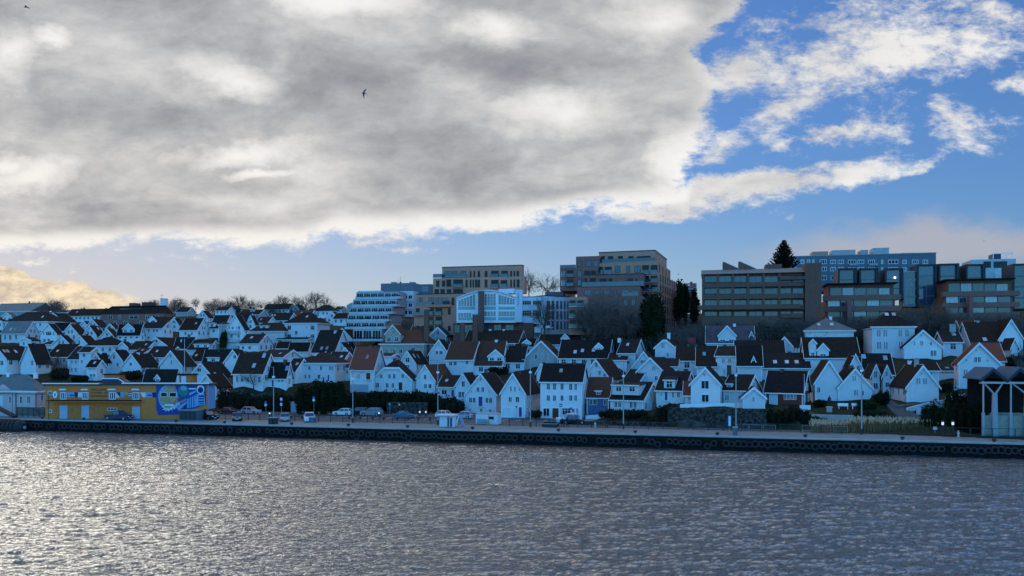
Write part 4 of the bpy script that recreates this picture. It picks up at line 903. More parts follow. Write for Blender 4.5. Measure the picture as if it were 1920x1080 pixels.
MB().box(b.fx(1438), b.fx(1470), 6, 12, H+1.6, b.z(496, 6)).build('roof_hut', 'dark_brick', K.root, b.lfr)
for px in (1355.5, 1386.5):
    u = b.fx(px); z0 = H+1.6; o = MB().prism([(u, z0), (u+4.4, z0), (u, b.z(489, 6))], 6, 11, 'y').build('sawtooth_skylight', 'dark_brick', K.root, b.lfr)
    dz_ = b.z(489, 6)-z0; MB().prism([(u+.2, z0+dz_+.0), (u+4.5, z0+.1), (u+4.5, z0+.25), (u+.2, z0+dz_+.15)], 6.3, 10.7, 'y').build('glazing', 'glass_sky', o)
K.balcony(b, 1462, 1509, 519, 523, m='dark_brick', d=.7, solid=True); K.balcony(b, 1308, 1500, 571.5, 578.5, m='dark_brick', d=.9, solid=True); K.balcony(b, 1464, 1504, 588, 594.5, m='dark_brick', d=.8, solid=True)
# --- long blue flats at the top right
K = Blk('blue_flats', 1620, 545, 252, 'long pale blue apartment block with white windows on the top of the hill', 'apartment block')
b = K.box(1484, 1755, 478, 545, 252, L=14, m='blue_panel', cap='trim_grey', a=13)
for y0, y1 in ((487,495),(501,508.5)):
    K.wins(b, [(1486,1494),(1501,1508),(1513,1519),(1523,1527),(1537,1550),(1557,1567),(1571,1582),(1590,1605),(1608,1620),(1628,1640),(1652,1656),(1665,1684),(1692,1700),(1710,1722),(1730,1740)], y0-.02*0, y1, m='trim_white', nx=3, ny=1, fw=.14)
K.wins(b, [(1540,1550),(1558,1568),(1575,1583)], 517, 525, m='trim_white', nx=2, fw=.12)
for x0, x1 in ((1592,1607),(1629,1645)): K.balcony(b, x0, x1, 494, 497, m='trim_grey', d=.9, solid=True)
for x0, x1, t in ((1523,1553,471.5),(1560,1604,468.7),(1614,1628,468.5),(1637,1667,464.5)): K.box(x0, x1, t, 482, 257, L=6, m='tan_brick' if x0 < 1560 else 'grey_render', name='roof_hut', a=13)
K.box(1690, 1716, 474, 482, 256, L=6, m='blue_panel', name='roof_hut', a=13)
# --- row of framed glass gable boxes
GB = 'glass-fronted boxes standing side by side on the hill'
for i, (x0, x1, t, bo, Y, lb) in enumerate([
 (1573,1603,503,545,226,'glass box in a dark frame, leftmost of the row below the blue flats'),
 (1613,1643,503,545,226,'glass box in a dark frame, second of the row below the blue flats'),
 (1661,1690,503,560,226,'tall glass box with one lamp glowing inside'),
 (1721,1754,495.5,575,226,'tall glass box left of the pair above the right brick terraces'),
 (1762,1795,494,560,225,'tall glass box right of the pair above the right brick terraces'),
 (1813,1844,495,545,224,'glass box beside the white rooftop house'),
 (1901,1936,494,580,220,'glass box cut by the right edge of the picture')]):
    K = Blk('glass_box_house', (x0+x1)/2, bo, Y, lb, 'building', GB); b = K.box(x0-2, x1+4, t, bo, Y+.8, L=9, m='trim_dark')
    fr_ = K.box(x0-2, x1+2, t, bo, Y, L=.75, mesh=False); w, H = fr_.w/2, fr_.H
    MB().box(-w, -w+.45, 0, .75, 0, H).box(w-.45, w, 0, .75, 0, H).box(-w+.45, w-.45, 0, .75, H-.4, H).box(-w+.45, w-.45, 0, .75, 0, .3).build('frame', 'trim_dark', K.root, fr_.lfr)
    n = max(1, round((bo-t)/22)); hh = (bo-t-4)/n
    for k in range(n): K.win(b, x0+1.5, x1-1.5, t+3.5+k*hh, t+3.5+(k+1)*hh-1.2, m='trim_grey', pane='glass_blue', nx=2, ny=2 if k == 0 else 1, fw=.06)
    if i == 2: x, y, z = wpt(1678, 520.5, Y-.15); MB().tube((0,0,0),(0,.06,0),.34,.34,10).build('lamp', mat('lamp_glow', (1,.9,.7), emis=(1,.85,.6,2.0)), K.root, None, (x-K.p[0], y-K.p[1], z-K.p[2]))
K = Blk('glass_link', 1707, 575, 228, 'glazed stair link between two tall glass boxes', 'building'); b = K.box(1694, 1720, 508, 575, 228, L=6, m='trim_grey')
for k in range(4): K.win(b, 1695.5, 1719, 510+k*16, 523+k*16, m='trim_grey', pane='glass_blue', nx=3, ny=2, fw=.06)
K = Blk('rooftop_house', 1863, 505, 240, 'white flat-roofed penthouse house with an open roof frame, upper right', 'house'); b = K.box(1823, 1905, 486, 560, 240, L=10, m='pale_concrete', a=13)
K.wins(b, [(1844,1858),(1863,1888)], 490, 502, nx=3); K.wins(b, [(1866,1900)], 506, 524, m='trim_white', pane='glass_sky', nx=4, ny=2)
b2 = K.box(1862, 1899, 474, 486, 243, L=6, mesh=False, a=13); w, H = b2.w/2, b2.H
MB().box(-w,-w+.15,0,.15,0,H).box(w-.15,w,0,.15,0,H).box(-w,w,0,.15,H-.2,H).box(w-.15,w,5,5.15,0,H).box(w-.15,w,.15,5,H-.2,H).box(0,.12,0,.12,0,H).build('roof_frame','trim_white',K.root,b2.lfr); K.box(1862, 1877, 476, 486, 245, L=4, m='roof_slate', name='roof_hut', a=13)
# --- brick terraces
def terraces(px, x0, x1, levels, Y0, label, pil):
    K = Blk('brick_terraces', px, 614, Y0, label, 'apartment block'); last = None
    for i, (t, wt, wb, pb_) in enumerate(levels):
        Y = Y0+1.2*(len(levels)-1-i); ins = 5 if i == 0 else 0
        b = K.box(x0+6+ins, x1-8-ins*.5, t, pb_, Y+2.0, L=10, m='dark_brick')
        n = 5; ww = rng(x0+9+ins, x1-12-ins, n, .92)
        for k, (a_, c_) in enumerate(ww): K.win(b, a_, c_, wt, wb, m='trim_grey', pane='glass_sky' if (k+i) % 3 == 1 else 'glass_blue', nx=3, ny=1, fw=.06)
        K.balcony(b, x0, x1, wb-1.2, pb_-.4, m='brown_brick', d=2.0, solid=True)
        if i == 0: K.box(x0+8, x1-2, t-2, t, Y+.3, L=11, m='roof_dark', name='roof')
    for p0, p1 in pil: b = K.box(p0, p1, levels[1][0], 614, Y0-.3, L=2.4, m='brown_brick', name='pillar')
terraces(1613, 1542, 1686, [(532,540,555,562.5),(562.5,563,575.5,583.5),(583.5,584,595,601.5),(601.5,602,612,620)], 210, 'brick terraces with deep balconies, the left of two stepped blocks', [(1589,1597)])
terraces(1835, 1764, 1907, [(524,532,548,555),(555,556,569,575.5),(575.5,576.5,588,598)], 208, 'brick terraces with deep balconies, the right of two stepped blocks', [(1818,1825)])
T(1280, 470, 6.35)
h('s',-30,150,398,455,640,'slate-blue house with white windows deep in the wood left of the office block',roof='k',wall='k',ch=[(98,372)],Y=236,L=8,group=None,win=[(0,478,25,505),(62,478,95,520),(15,590,45,620),(50,590,70,612)])
# --- pink customs building
T(0, 690)
PK = h('h',-160,412,62,265,545,'pink plastered building with a wide slate hipped roof at the left edge of the quay',side=515,wall='p',roof='g',L=None,lmax=16,win=[(102,315,135,398),(223,315,258,398),(308,315,343,398)],ch=[(40,55,'trim_white'),(345,55,'trim_white')],name='customs_building',group=None,cat='building',ridgew=6)
r_, bx = PK; u0, u1 = bx.fx(tx(-100)), bx.fx(tx(180)); ze = bx.fz(tx(20), ty(270)); zt = bx.fz(tx(20), ty(185))
MB().prism([(u0, ze), (u1, ze), ((u0+u1)/2, zt)], -.35, 3, 'y').build('pediment', 'pink_render', r_)
MB().prism([(u0-.3, ze-.25), (u1+.3, ze-.25), (u1+.3, ze-.05), (u0-.3, ze-.05)], -.5, -.2, 'y').build('cornice', 'trim_grey', r_)
for px in (183, 408): u = bx.fx(tx(px)); MB().tube((u,-.1,0),(u,-.1,bx.z(ty(265))),.07,.07,6).build('downpipe','trim_dark',r_)
u0, u1 = bx.fx(tx(-60)), bx.fx(tx(38)); MB().box(u0, u1, -.12, -.01, bx.fz(0, ty(425)), bx.fz(0, ty(310))).build('sign_board', 'light_panel', r_)
mat('sign_letter', (.05, .04, .035), .7, .2); mat('paint_blue', (.016, .065, .24), .6, .3, var=.15); mat('paint_sky', (.18, .36, .58), .6, .3, var=.15); mat('paint_yellow', (.45, .34, .13), .6, .3, var=.2)
mat('paint_green', (.03, .20, .16), .6, .3, var=.3); mat('paint_pink', (.42, .20, .26), .6, .3, var=.2); mat('paint_navy', (.008, .025, .10), .6, .3, var=.15); mat('paint_orange', (.5, .2, .08), .6, .3)
# --- yellow harbour warehouse
WH = empty('warehouse', (0, 0, 0), 0, 'yellow harbour warehouse reading WELCOME TO PORT OF STAVANGER with a bright mural', 'warehouse')
bx = Box(85, 391, 786.5, None, 1, 3.4, None); WH.location = (bx.x, bx.Y, bx.zb); WH.rotation_euler = (0, 0, -bx.A); w, H = bx.w, bx.z(720)
fx, fz = bx.fx, bx.fz
def panel(name, m, x0, x1, y0, y1, d0=-.05, d1=-.004, parent=None):
    um = (x0+x1)/2; return MB().box(fx(x0), fx(x1), d0, d1, fz(um, y1), fz(um, y0)).build(name, m, parent or WH)
def poly(name, m, pts, d0=-.05, d1=-.004, ox=280, oy=700, sc=10.8):
    P = [(fx(ox+x/sc), fz(ox+x/sc, oy+y/sc)) for x, y in pts]
    if sum(P[i][0]*P[(i+1) % len(P)][1]-P[(i+1) % len(P)][0]*P[i][1] for i in range(len(P))) < 0: P = P[::-1]
    return MB().prism(P, d0, d1, 'y').build(name, m, WH)
xm = fx(293)
MB().box(-w/2, fx(375), 0, 3.4, 0, H-.25).box(fx(375)+.001, w/2-.05, 0, 3.4, 2.0, H-.25).build('wall', 'ochre_render', WH)
MB().box(w/2-.045, w/2, 0.0, 3.4, 2.0, H-.26).build('side_panel', 'paint_sky', WH)
MB().box(fx(386), fx(389), .3, .6, 0, 2.0).build('column', 'concrete', WH)
MB().box(-w/2-.4, fx(189), -.4, 3.8, H-.25, H+.05).box(fx(189), w/2+.3, -.4, 3.8, H-.2, H+.12).build('roof', 'roof_slate', WH)
MB().box(-w/2-.4, fx(188), -.45, -.4, H-.0, H+.2).box(fx(230), w/2+.3, -.45, -.4, H+.05, H+.28).build('roof_edge', 'trim_white', WH)
P = [(fx(188.5), H+.1), (fx(230), H+.1), (fx(230), H+.32), (fx(219), H+.95), (fx(188.5), H+.95)]
MB().prism(P, .5, 3.3, 'y').build('roof_step', 'roof_slate', WH); MB().prism([(fx(188.5), H+.95), (fx(219), H+.95), (fx(230.5), H+.2), (fx(230.5), H+.4), (fx(219), H+1.15), (fx(188.5), H+1.15)], .42, .5, 'y').build('roof_step_edge', 'trim_white', WH)
ph = MB().box(fx(190), fx(219), 1, 3.2, H+.9, H+1.75).build('roof_hut', 'ochre_brick', WH); MB().box(fx(188.5), fx(221), 0.7, 3.4, H+1.75, H+1.95).build('roof_hut_roof', 'roof_dark', ph)
ph = MB().box(fx(328), fx(357), 1, 3.2, H+.1, H+1.7).build('roof_hut', 'ochre_brick', WH); MB().box(fx(326), fx(359), 0.7, 3.4, H+1.7, H+1.95).build('roof_hut_roof', 'roof_dark', ph); MB().box(fx(328), fx(332), 0.95, .998, H+.1, H+1.7).box(fx(336),fx(345),.95,.997,H+.2,H+1.5).build('roof_hut_panel', 'light_panel', ph)
panel('canopy', 'roof_dark', 96, 266, 749.6, 751.0, -1.6); panel('canopy_edge', 'ochre_render', 103, 265, 751.1, 753.6, -1.3)
panel('lower_wall', 'ochre_brick', 104, 264, 754, 785.8, -.12)
for i, (x0, x1) in enumerate(((113,127.5),(154,168),(248.5,263.5))):
    d = panel('warehouse_door', 'door_grey', x0, x1, 760 if i < 2 else 762.5, 785, -.2, -.121)
for (x0, x1) in ((113,125),(154,166),(204.5,217.5),(248.5,261.5)):
    u0, u1 = fx(x0), fx(x1); um = (x0+x1)/2; window(WH, None, (u0+u1)/2, -.005, fz(um, 749), 0, u1-u0, fz(um, 735)-fz(um, 749), 3, 1, 'trim_white', 'glass_blue', .12)
    panel('window_hood', 'trim_white', x0, x1+.5, 729.5, 731.5, -.5); panel('hood_top_board', 'trim_grey', x0+1.5, x1-.5, 727.8, 729.4, -.3)  # white hood with a thin grey board above it
window(WH, None, fx(94), -.005, fz(94, 741), 0, fx(98)-fx(90), fz(94, 733)-fz(94, 741), 2, 1, 'trim_white'); window(WH, None, fx(211), -.125, fz(211, 769.5), 0, fx(220)-fx(202), fz(211, 765)-fz(211, 769.5), 3, 1, 'trim_white'); window(WH, None, fx(94), -.005, fz(94, 774), 0, fx(98)-fx(91), fz(94, 768)-fz(94, 774), 2, 1, 'trim_white')
P = [(fx(103.5)+.42*math.cos(t), fz(103.5, 740)+.68*math.sin(t)) for t in [i*math.pi/7 for i in range(14)]]; em = MB().prism(P, -.08, -.004, 'y').build('emblem', 'trim_white', WH)
P = [(fx(103.5)+.14*math.cos(t), fz(103.5, 740)+.3*math.sin(t)) for t in [i*math.pi/4 for i in range(8)]]; MB().prism(P, -.1, -.081, 'y').build('emblem_mark', 'door_blue', em)
for i, s_ in enumerate(('WELCOME', 'TO PORT OF', 'STAVANGER')): text(s_, .60, 'sign_letter', WH, None, (fx(185.5), -.03, fz(185, 732.6+i*5.9)), .02)
# signal flags painted between the windows
for (m, pts) in (('paint_sky', [(126,735.5),(139,735.5),(140,744.5),(126,744.5)]), ('paint_navy', [(140,735.5),(146,735.5),(146,744.5),(140.5,744.5)]), ('light_panel', [(146.5,735.5),(153.5,735.5),(153.5,745),(146.5,745)]),
  ('light_panel', [(218,736),(225,745.5),(218,745.5)]), ('paint_navy', [(218.6,735.5),(225.4,735.5),(225.4,744.6)]), ('paint_sky', [(226,735.5),(233,735.5),(233,744.8),(226,744.8)]), ('paint_yellow', [(233.2,735.3),(240,735.3),(240,740.5),(233.2,740.5)]),
  ('paint_navy', [(240.3,736),(248,736),(248,744.5),(240.3,744.5)]), ('light_panel', [(263,735.8),(268,745),(273,745),(273,735.8)]), ('paint_sky', [(273.2,735.8),(285,735.8),(286.5,745),(273.2,745)]), ('paint_navy', [(285.3,735.8),(292.8,735.8),(292.8,745),(286.8,745)])):
    poly('painted_flag', m, pts, ox=0, oy=0, sc=1.)
for y in (737.5, 741.5): poly('flag_stripe', 'trim_white', [(240.5,y),(247.8,y),(247.8,y+1.5),(240.5,y+1.5)], -.07, -.051, 0, 0, 1.)
poly('flag_stripe', 'paint_navy', [(131,740),(139.3,740),(139.5,742),(131,742)], -.07, -.051, 0, 0, 1.); poly('flag_stripe', 'paint_navy', [(277,740),(285,740),(285.3,742),(277,742)], -.07, -.051, 0, 0, 1.)
# mural (pixel co-ordinates of an enlarged crop, 10.8 to one photo pixel)
poly('mural_ground', 'paint_blue', [(140,215),(1150,190),(1150,640),(990,690),(880,720),(800,740),(700,830),(180,850),(140,700)])
blobp = lambda cx, cy, rx, ry, n=18, j=.0, sd=1: [(cx+rx*(1+random.Random(sd*50+i).uniform(-j, j))*math.cos(2*math.pi*i/n), cy+ry*(1+random.Random(sd*90+i).uniform(-j, j))*math.sin(2*math.pi*i/n)) for i in range(n)]
poly('mural_badge_edge', 'paint_sky', blobp(385, 490, 205, 255, 22, .04), -.07, -.051)
poly('mural_badge', 'paint_yellow', blobp(385, 480, 172, 222, 20, .03), -.09, -.071)
poly('mural_badge_arch', 'paint_pink', [(350,250),(520,245),(570,360),(540,360),(480,300),(380,280)], -.10, -.091)
poly('mural_badge_shape', 'paint_sky', [(250,340),(350,300),(330,370),(240,380)], -.10, -.091)
for gy in (505, 545, 585, 620): poly('mural_grid_line', 'paint_orange', [(250,gy),(430-(gy-505)*.2,gy-8),(430-(gy-505)*.2,gy-2),(250,gy+6)], -.10, -.091)
for gx in (270, 320, 370): poly('mural_grid_line', 'paint_sky', [(gx,500),(gx+7,500),(gx+17,640),(gx+10,640)], -.10, -.091)
poly('mural_globe', 'paint_green', blobp(690, 350, 105, 118, 20, .03), -.09, -.071); poly('mural_globe_sea', 'paint_sky', blobp(700, 300, 62, 52, 12, .12, 3), -.11, -.091)
poly('mural_swoosh', 'paint_pink', [(365,490),(470,600),(560,500),(600,470),(620,480),(520,620),(760,500),(740,560),(540,650),(430,640)], -.11, -.101)
poly('mural_swoosh_band', 'paint_orange', [(480,600),(600,470),(625,480),(520,615)], -.13, -.111)
poly('mural_beam', 'paint_sky', [(800,400),(960,340),(960,370),(820,450)], -.08, -.051); poly('mural_bar', 'light_panel', [(800,300),(950,300),(950,325),(800,325)], -.08, -.051)
for i in range(4): x0 = 770+i*48; poly('mural_pillar', 'paint_sky', [(x0,520-i*22),(x0+30,505-i*22),(x0+30,690-i*6),(x0,710-i*6)], -.08, -.051)
poly('mural_suit', 'paint_sky', [(960,420),(1110,400),(1140,640),(930,660)], -.08, -.051); poly('mural_helmet', 'light_panel', blobp(1040, 325, 78, 95, 16), -.09, -.081); poly('mural_visor', 'paint_navy', blobp(1040, 338, 56, 62, 14), -.11, -.091)
for a_, b_ in ((450,480),(505,530),(560,585),(610,630)): poly('mural_suit_mark', 'paint_navy', [(1000,a_),(1110,a_-6),(1110,b_-6),(1000,b_)], -.10, -.081)
poly('mural_stripe', 'paint_sky', [(560,700),(760,560),(760,600),(600,760)], -.08, -.051); poly('mural_stripe', 'paint_navy', [(700,660),(740,640),(740,740),(700,760)], -.08, -.051)
for i, (ch_, x_, y_) in enumerate(zip('STAVANGER', (300,335,372,408,445,490,525,565,605), (740,765,765,765,750,725,705,680,650))): text(ch_, .88 if i else 1.2, 'trim_white', WH, None, (fx(280+x_/10.8), -.14, fz(280+x_/10.8, 700+y_/10.8)), .02, name='mural_letter')
for x0, x1 in ((236,372),(412,556)): window(WH, None, (fx(280+x0/10.8)+fx(280+x1/10.8))/2, -.10, fz(310, 700+478/10.8), 0, fx(280+x1/10.8)-fx(280+x0/10.8), fz(310, 735)-fz(310, 744.2), 1, 1, 'trim_white')
panel('lintel', 'trim_white', 310, 326, 758.2, 760.5, -.2)
# --- pavilion with folded roof at the right edge
K = Blk('pavilion', 1880, 820, 121.5, 'open quay pavilion with a zigzag folded grey roof and a Y-shaped column', 'pavilion')
b = K.box(1838, 2000, 711, 820, 121.5, L=9, mesh=False); fx_, fz_ = b.fx, b.fz
zz = [(1838,712),(1863,691),(1890,711.5),(1913,690),(1941,711),(1966,689),(1995,711)]; P = [(fx_(x), fz_(x, y)) for x, y in zz]
q = P+[(x, z+.18) for x, z in P[::-1]]; b_ = MB()
for i in range(len(P)-1): b_.prism([P[i], P[i+1], (P[i+1][0], P[i+1][1]+.18), (P[i][0], P[i][1]+.18)], 0, 9, 'y')
b_.build('roof', mat('zinc', (.075, .12, .175), .9, .1, 0., var=.15, vscale=.3), K.root, b.lfr)
b_ = MB()
for i in range(len(P)-1): (x0, z0), (x1, z1) = P[i], P[i+1]; b_.prism([(x0, z0-.5), (x1, z1-.5), (x1, z1-.01), (x0, z0-.01)], .05, .25, 'y')
b_.build('fascia', 'trim_dark', K.root, b.lfr)
zv = fz_(1890, 713); b_ = MB().box(P[0][0], P[-1][0], .3, .55, zv-.55, zv-.25); b_.build('tie_beam', 'galvanised', K.root, b.lfr)
for i in (0, 2, 4):
    x0, x1 = P[i][0], P[i+2][0]; xc = (x0+x1)/2+(.25 if i == 0 else .9); zt = fz_(1870, 738)
    c = MB().prism([(xc-.42, 0), (xc+.42, 0), (xc+.26, zt), (xc-.26, zt)], .2, .9, 'y').build('column', 'trim_grey', K.root, b.lfr)
    MB().tube((xc-.1, .5, zt-.1), (x0+.4, .5, zv-.2), .16, .12, 8).build('column_arm', 'galvanised', c) ; MB().tube((xc+.1, .5, zt-.1), (x1-.4, .5, zv-.2), .16, .12, 8).build('column_arm', 'galvanised', c)
for px in (1846, 1898, 1950): u = fx_(px); MB().box(u-.1, u+.1, .5, .7, 0, zv-.2).build('post', 'galvanised', K.root, b.lfr); MB().box(u-.2, u+.2, .45, .75, 0, fz_(px, 774)).build('post_base', 'trim_grey', K.root, b.lfr)
for y in (0.65, 8.2): MB().box(fx_(1847), P[-1][0], y+.15, y+.3, 0, fz_(1870, 780)).build('screen_wall', mat('beige_panel', (.36, .33, .27), .8, .2, var=.3) if 'beige_panel' not in MATS else 'beige_panel', K.root, b.lfr)
MB().box(fx_(1847), P[-1][0], 8.7, 8.9, 0, zv+.3).build('rear_screen', 'roof_dark', K.root, b.lfr)
# ================ ground, quay and water ================
QA = Vector((-100.0, 157.0)); QB = Vector((72.0, 112.8))
qt = (QB-QA).normalized(); qn = Vector((-qt.y, qt.x))            # along the quay / inland
def qpt(t, n): p = QA+qt*t+qn*n; return p.x, p.y
def qmat(fr): pass
QROT = math.atan2(qt.y, qt.x)
def gridmesh(name, P, nu, nv, m, smooth=True):
    me = bpy.data.meshes.new(name); me.vertices.add(nu*nv); me.vertices.foreach_set('co', P.astype(np.float32).ravel())
    i = np.arange(nu*nv).reshape(nv, nu); q = np.stack([i[:-1, :-1], i[:-1, 1:], i[1:, 1:], i[1:, :-1]], -1).reshape(-1, 4)
    me.loops.add(q.size); me.loops.foreach_set('vertex_index', q.ravel().astype(np.int32))
    me.polygons.add(len(q)); me.polygons.foreach_set('loop_start', np.arange(0, q.size, 4, dtype=np.int32))
    me.polygons.foreach_set('loop_total', np.full(len(q), 4, dtype=np.int32))
    me.polygons.foreach_set('use_smooth', np.full(len(q), smooth)); me.materials.append(m); me.update(calc_edges=True)
    o = bpy.data.objects.new(name, me); COL.objects.link(o); return o
def ground_mat():
    m = bpy.data.materials.new('hillside'); m.use_nodes = True; t = m.node_tree; b = t.nodes['Principled BSDF']
    b.inputs['Roughness'].default_value = .95; b.inputs['Specular IOR Level'].default_value = .1
    tcn = t.nodes.new('ShaderNodeTexCoord'); oc = tcn.outputs['Object']; g = t.nodes.new('ShaderNodeNewGeometry')
    _, _, nz = xyz(t, g.outputs['True Normal']); n = fbm(t, oc, .12, 7, .65); n2 = fbm(t, oc, .9, 6, .7)
    veg = mixc(t, n.step(.4, .6), (.030, .036, .016), (.040, .034, .020)); rock = mixc(t, n2.step(.35, .7), (.12, .11, .095), (.035, .032, .026))
    t.links.new(mixc(t, (nz+(n2-.5)*.4).step(.80, .62), veg, rock), b.inputs['Base Color'])
    bn = t.nodes.new('ShaderNodeBump'); bn.inputs['Distance'].default_value = .5; t.links.new(n2.s, bn.inputs['Height']); t.links.new(bn.outputs[0], b.inputs['Normal'])
    return m
EDGE = 0.
nt_, nn_ = 380, 150
ts = np.linspace(-330, 420, nt_); ns = np.concatenate([np.linspace(.35, 80, 70), np.linspace(82, 560, nn_-70)])
Tg, Ng = np.meshgrid(ts, ns); Xg = QA.x+qt.x*Tg+qn.x*Ng; Yg = QA.y+qt.y*Tg+qn.y*Ng
Zg = np.zeros_like(Xg)
rr = np.random.RandomState(3)
for j in range(Zg.shape[0]):
    for i in range(Zg.shape[1]):
        Zg[j, i] = zat(Xg[j, i], max(60., Yg[j, i])) if Yg[j, i] > 40 else QZ
Zg = np.clip(Zg, QZ, None)
hill = Zg > QZ+.4
Zg += hill*rr.uniform(-.25, .25, Zg.shape)
for (x, y, zb, A, w, L) in FOOT:
    dx_, dy_ = Xg-x, Yg-y; lx = dx_*math.cos(A)-dy_*math.sin(A); ly = dx_*math.sin(A)+dy_*math.cos(A)
    d = np.hypot(np.maximum(0, np.abs(lx)-w/2), np.maximum(0, np.maximum(-ly, ly-L)))
    near = d < 14
    Zg = np.where(near, np.minimum(Zg, zb+.05+.9*np.maximum(0, d-1.6)), Zg)
Zg = np.clip(Zg, QZ, None)
GND = gridmesh('ground', np.stack([Xg, Yg, Zg], -1).reshape(-1, 3), nt_, nn_, ground_mat())
tag(GND, kind='structure')
def struct(o): return tag(o, kind='structure')
# quay: concrete capping strip, dark timbered face
ar = mat('asphalt', (.065, .08, .088), .85, .2, var=.4, vscale=.18, col2=(.11, .115, .12), bump=('n', 5, .01))
b = MB(); b.box(-250, 400, .3, 9.5, -3, QZ+.02)
mat('quay_top', (.19, .235, .245), .75, .3, var=.35, vscale=.5, col2=(.13, .16, .165), bump=('n', 4, .01))
fq = (QA.x, QA.y, 0, QROT)
struct(b.build('quay_deck', 'quay_top', None, fq))
b = MB(); b.box(-250, 400, -.02, .3, -3, QZ-.28)
r_ = random.Random(2)
mat('quay_wood', (.013, .011, .010), .85, .2, var=.5, vscale=2, bump=('n', 4, .05))
for i in range(430): x = -250+i*1.5; b.box(x, x+.32, -.22, -.02, -3, QZ-.5)
b.box(-250, 400, -.30, -.22, QZ-.75, QZ-.45)
struct(b.build('quay_wall', 'quay_wood', None, fq))
b = MB(); b.box(-250, 400, -.12, .3, QZ-.14, QZ+.09)
struct(b.build('quay_kerb', 'concrete', None, fq))
# asphalt of the car park and the road along the foot of the slope
us = np.arange(-260, 2300, 20.); rows = []
for n in np.linspace(0, 1, 14):
    r = []
    for u in us:
        k = knots(u)[0][0]+.8; kx = (u-960)/FPX
        # distance of the line 9.3 m inland from the quay edge, along this direction
        o = QA+qn*9.3; den = kx*qt.y-qt.x; tt = (o.x-kx*o.y)/(kx*qt.y-qt.x); Y0 = o.y+qt.y*tt
        Y = Y0+(max(k, Y0+.5)-Y0)*n; r.append((kx*Y, Y, QZ+.006))
    rows.append(r)
struct(gridmesh('car_park', np.array(rows).reshape(-1, 3), len(us), 14, MATS['asphalt']))
b = MB()
mat('road_paint', (.7, .7, .68), .7, .2, var=.2)
for i in range(60): x = 60+i*2.6 ; b.box(x, x+.12, 19.0, 23.6, QZ+.010, QZ+.014)
b.box(20, 240, 12.6, 12.75, QZ+.010, QZ+.014)
struct(b.build('parking_lines', 'road_paint', None, fq))
# water with real waves
def water_mat():
    m = bpy.data.materials.new('sea_water'); m.use_nodes = True; t = m.node_tree; b = t.nodes['Principled BSDF']
    t.nodes.remove(b); df = t.nodes.new('ShaderNodeBsdfDiffuse'); df.inputs[0].default_value = (.022, .027, .032, 1)
    gl = t.nodes.new('ShaderNodeBsdfGlossy'); gl.inputs[0].default_value = (.93, .95, .93, 1); gl.inputs['Roughness'].default_value = .06
    fr = t.nodes.new('ShaderNodeFresnel'); fr.inputs[0].default_value = 1.36; mx = t.nodes.new('ShaderNodeMixShader')
    fac = (X(t, fr.outputs[0])*3.1+.05).min(.97); t.links.new(fac.s, mx.inputs[0]); t.links.new(df.outputs[0], mx.inputs[1]); t.links.new(gl.outputs[0], mx.inputs[2])
    t.links.new(mx.outputs[0], t.nodes['Material Output'].inputs[0])
    tcn = t.nodes.new('ShaderNodeTexCoord'); x, y, z = xyz(t, tcn.outputs['Object'])
    v = comb(t, x*.34+y*.10, y, 0.0); v2 = comb(t, x*.42-y*.16, y, 4.0)
    r1 = (fbm(t, v, 1.5, 5, .6, .5)*2.0-1.0)._m('ABSOLUTE').rsub(1.0)
    r2 = (fbm(t, v2, 3.1, 4, .6, .3)*2.0-1.0)._m('ABSOLUTE').rsub(1.0)
    hgt = r1*.80 + r2*.48 + fbm(t, v, .5, 2, .5)*.5
    bn = t.nodes.new('ShaderNodeBump'); bn.inputs['Distance'].default_value = .55; bn.inputs['Strength'].default_value = 1.0
    t.links.new(hgt.s, bn.inputs['Height'])
    for q in (df, gl, fr): t.links.new(bn.outputs[0], q.inputs['Normal'])
    return m
nx, ny = 900, 620
xs = np.linspace(-150, 120, nx); ys = np.linspace(30, 175, ny); Xw, Yw = np.meshgrid(xs, ys); Zw = np.zeros_like(Xw)
for i in range(46):
    lam = .85*(1.075**i)**.66; k = 2*math.pi/lam; th = math.radians(-78+rr.normal(0, 26)); ph = rr.uniform(0, 6.28)
    s = np.sin(k*(Xw*math.cos(th)+Yw*math.sin(th))+ph+rr.uniform(.3, .8)*np.sin(.13*Xw+.21*Yw+i)); Zw += (.0112*lam**.45)*(1-np.abs(s)*1.0)*1.25
Zw -= Zw.mean(); fade = np.clip((Xw+150)/15, 0, 1)*np.clip((120-Xw)/15, 0, 1)*np.clip((Yw-30)/8, 0, 1)*np.clip((175-Yw)/5, 0, 1)
WAT = gridmesh('water', np.stack([Xw, Yw, Zw*fade-.02], -1).reshape(-1, 3), nx, ny, water_mat())
bm_v = [(-3000,-3000),(3000,-3000),(3000,3000),(-3000,3000)]; c_v = [(-150,30),(120,30),(120,175),(-150,175)]
fr_me = bpy.data.meshes.new('w'); fr_me.from_pydata([(*p, -.02) for p in bm_v+c_v], [], [(0,1,5,4),(1,2,6,5),(2,3,7,6),(3,0,4,7)]); fr_me.materials.append(WAT.data.materials[0])
import bmesh
bm = bmesh.new(); bm.from_mesh(WAT.data); bm.from_mesh(fr_me); bm.to_mesh(WAT.data); bm.free(); struct(WAT)
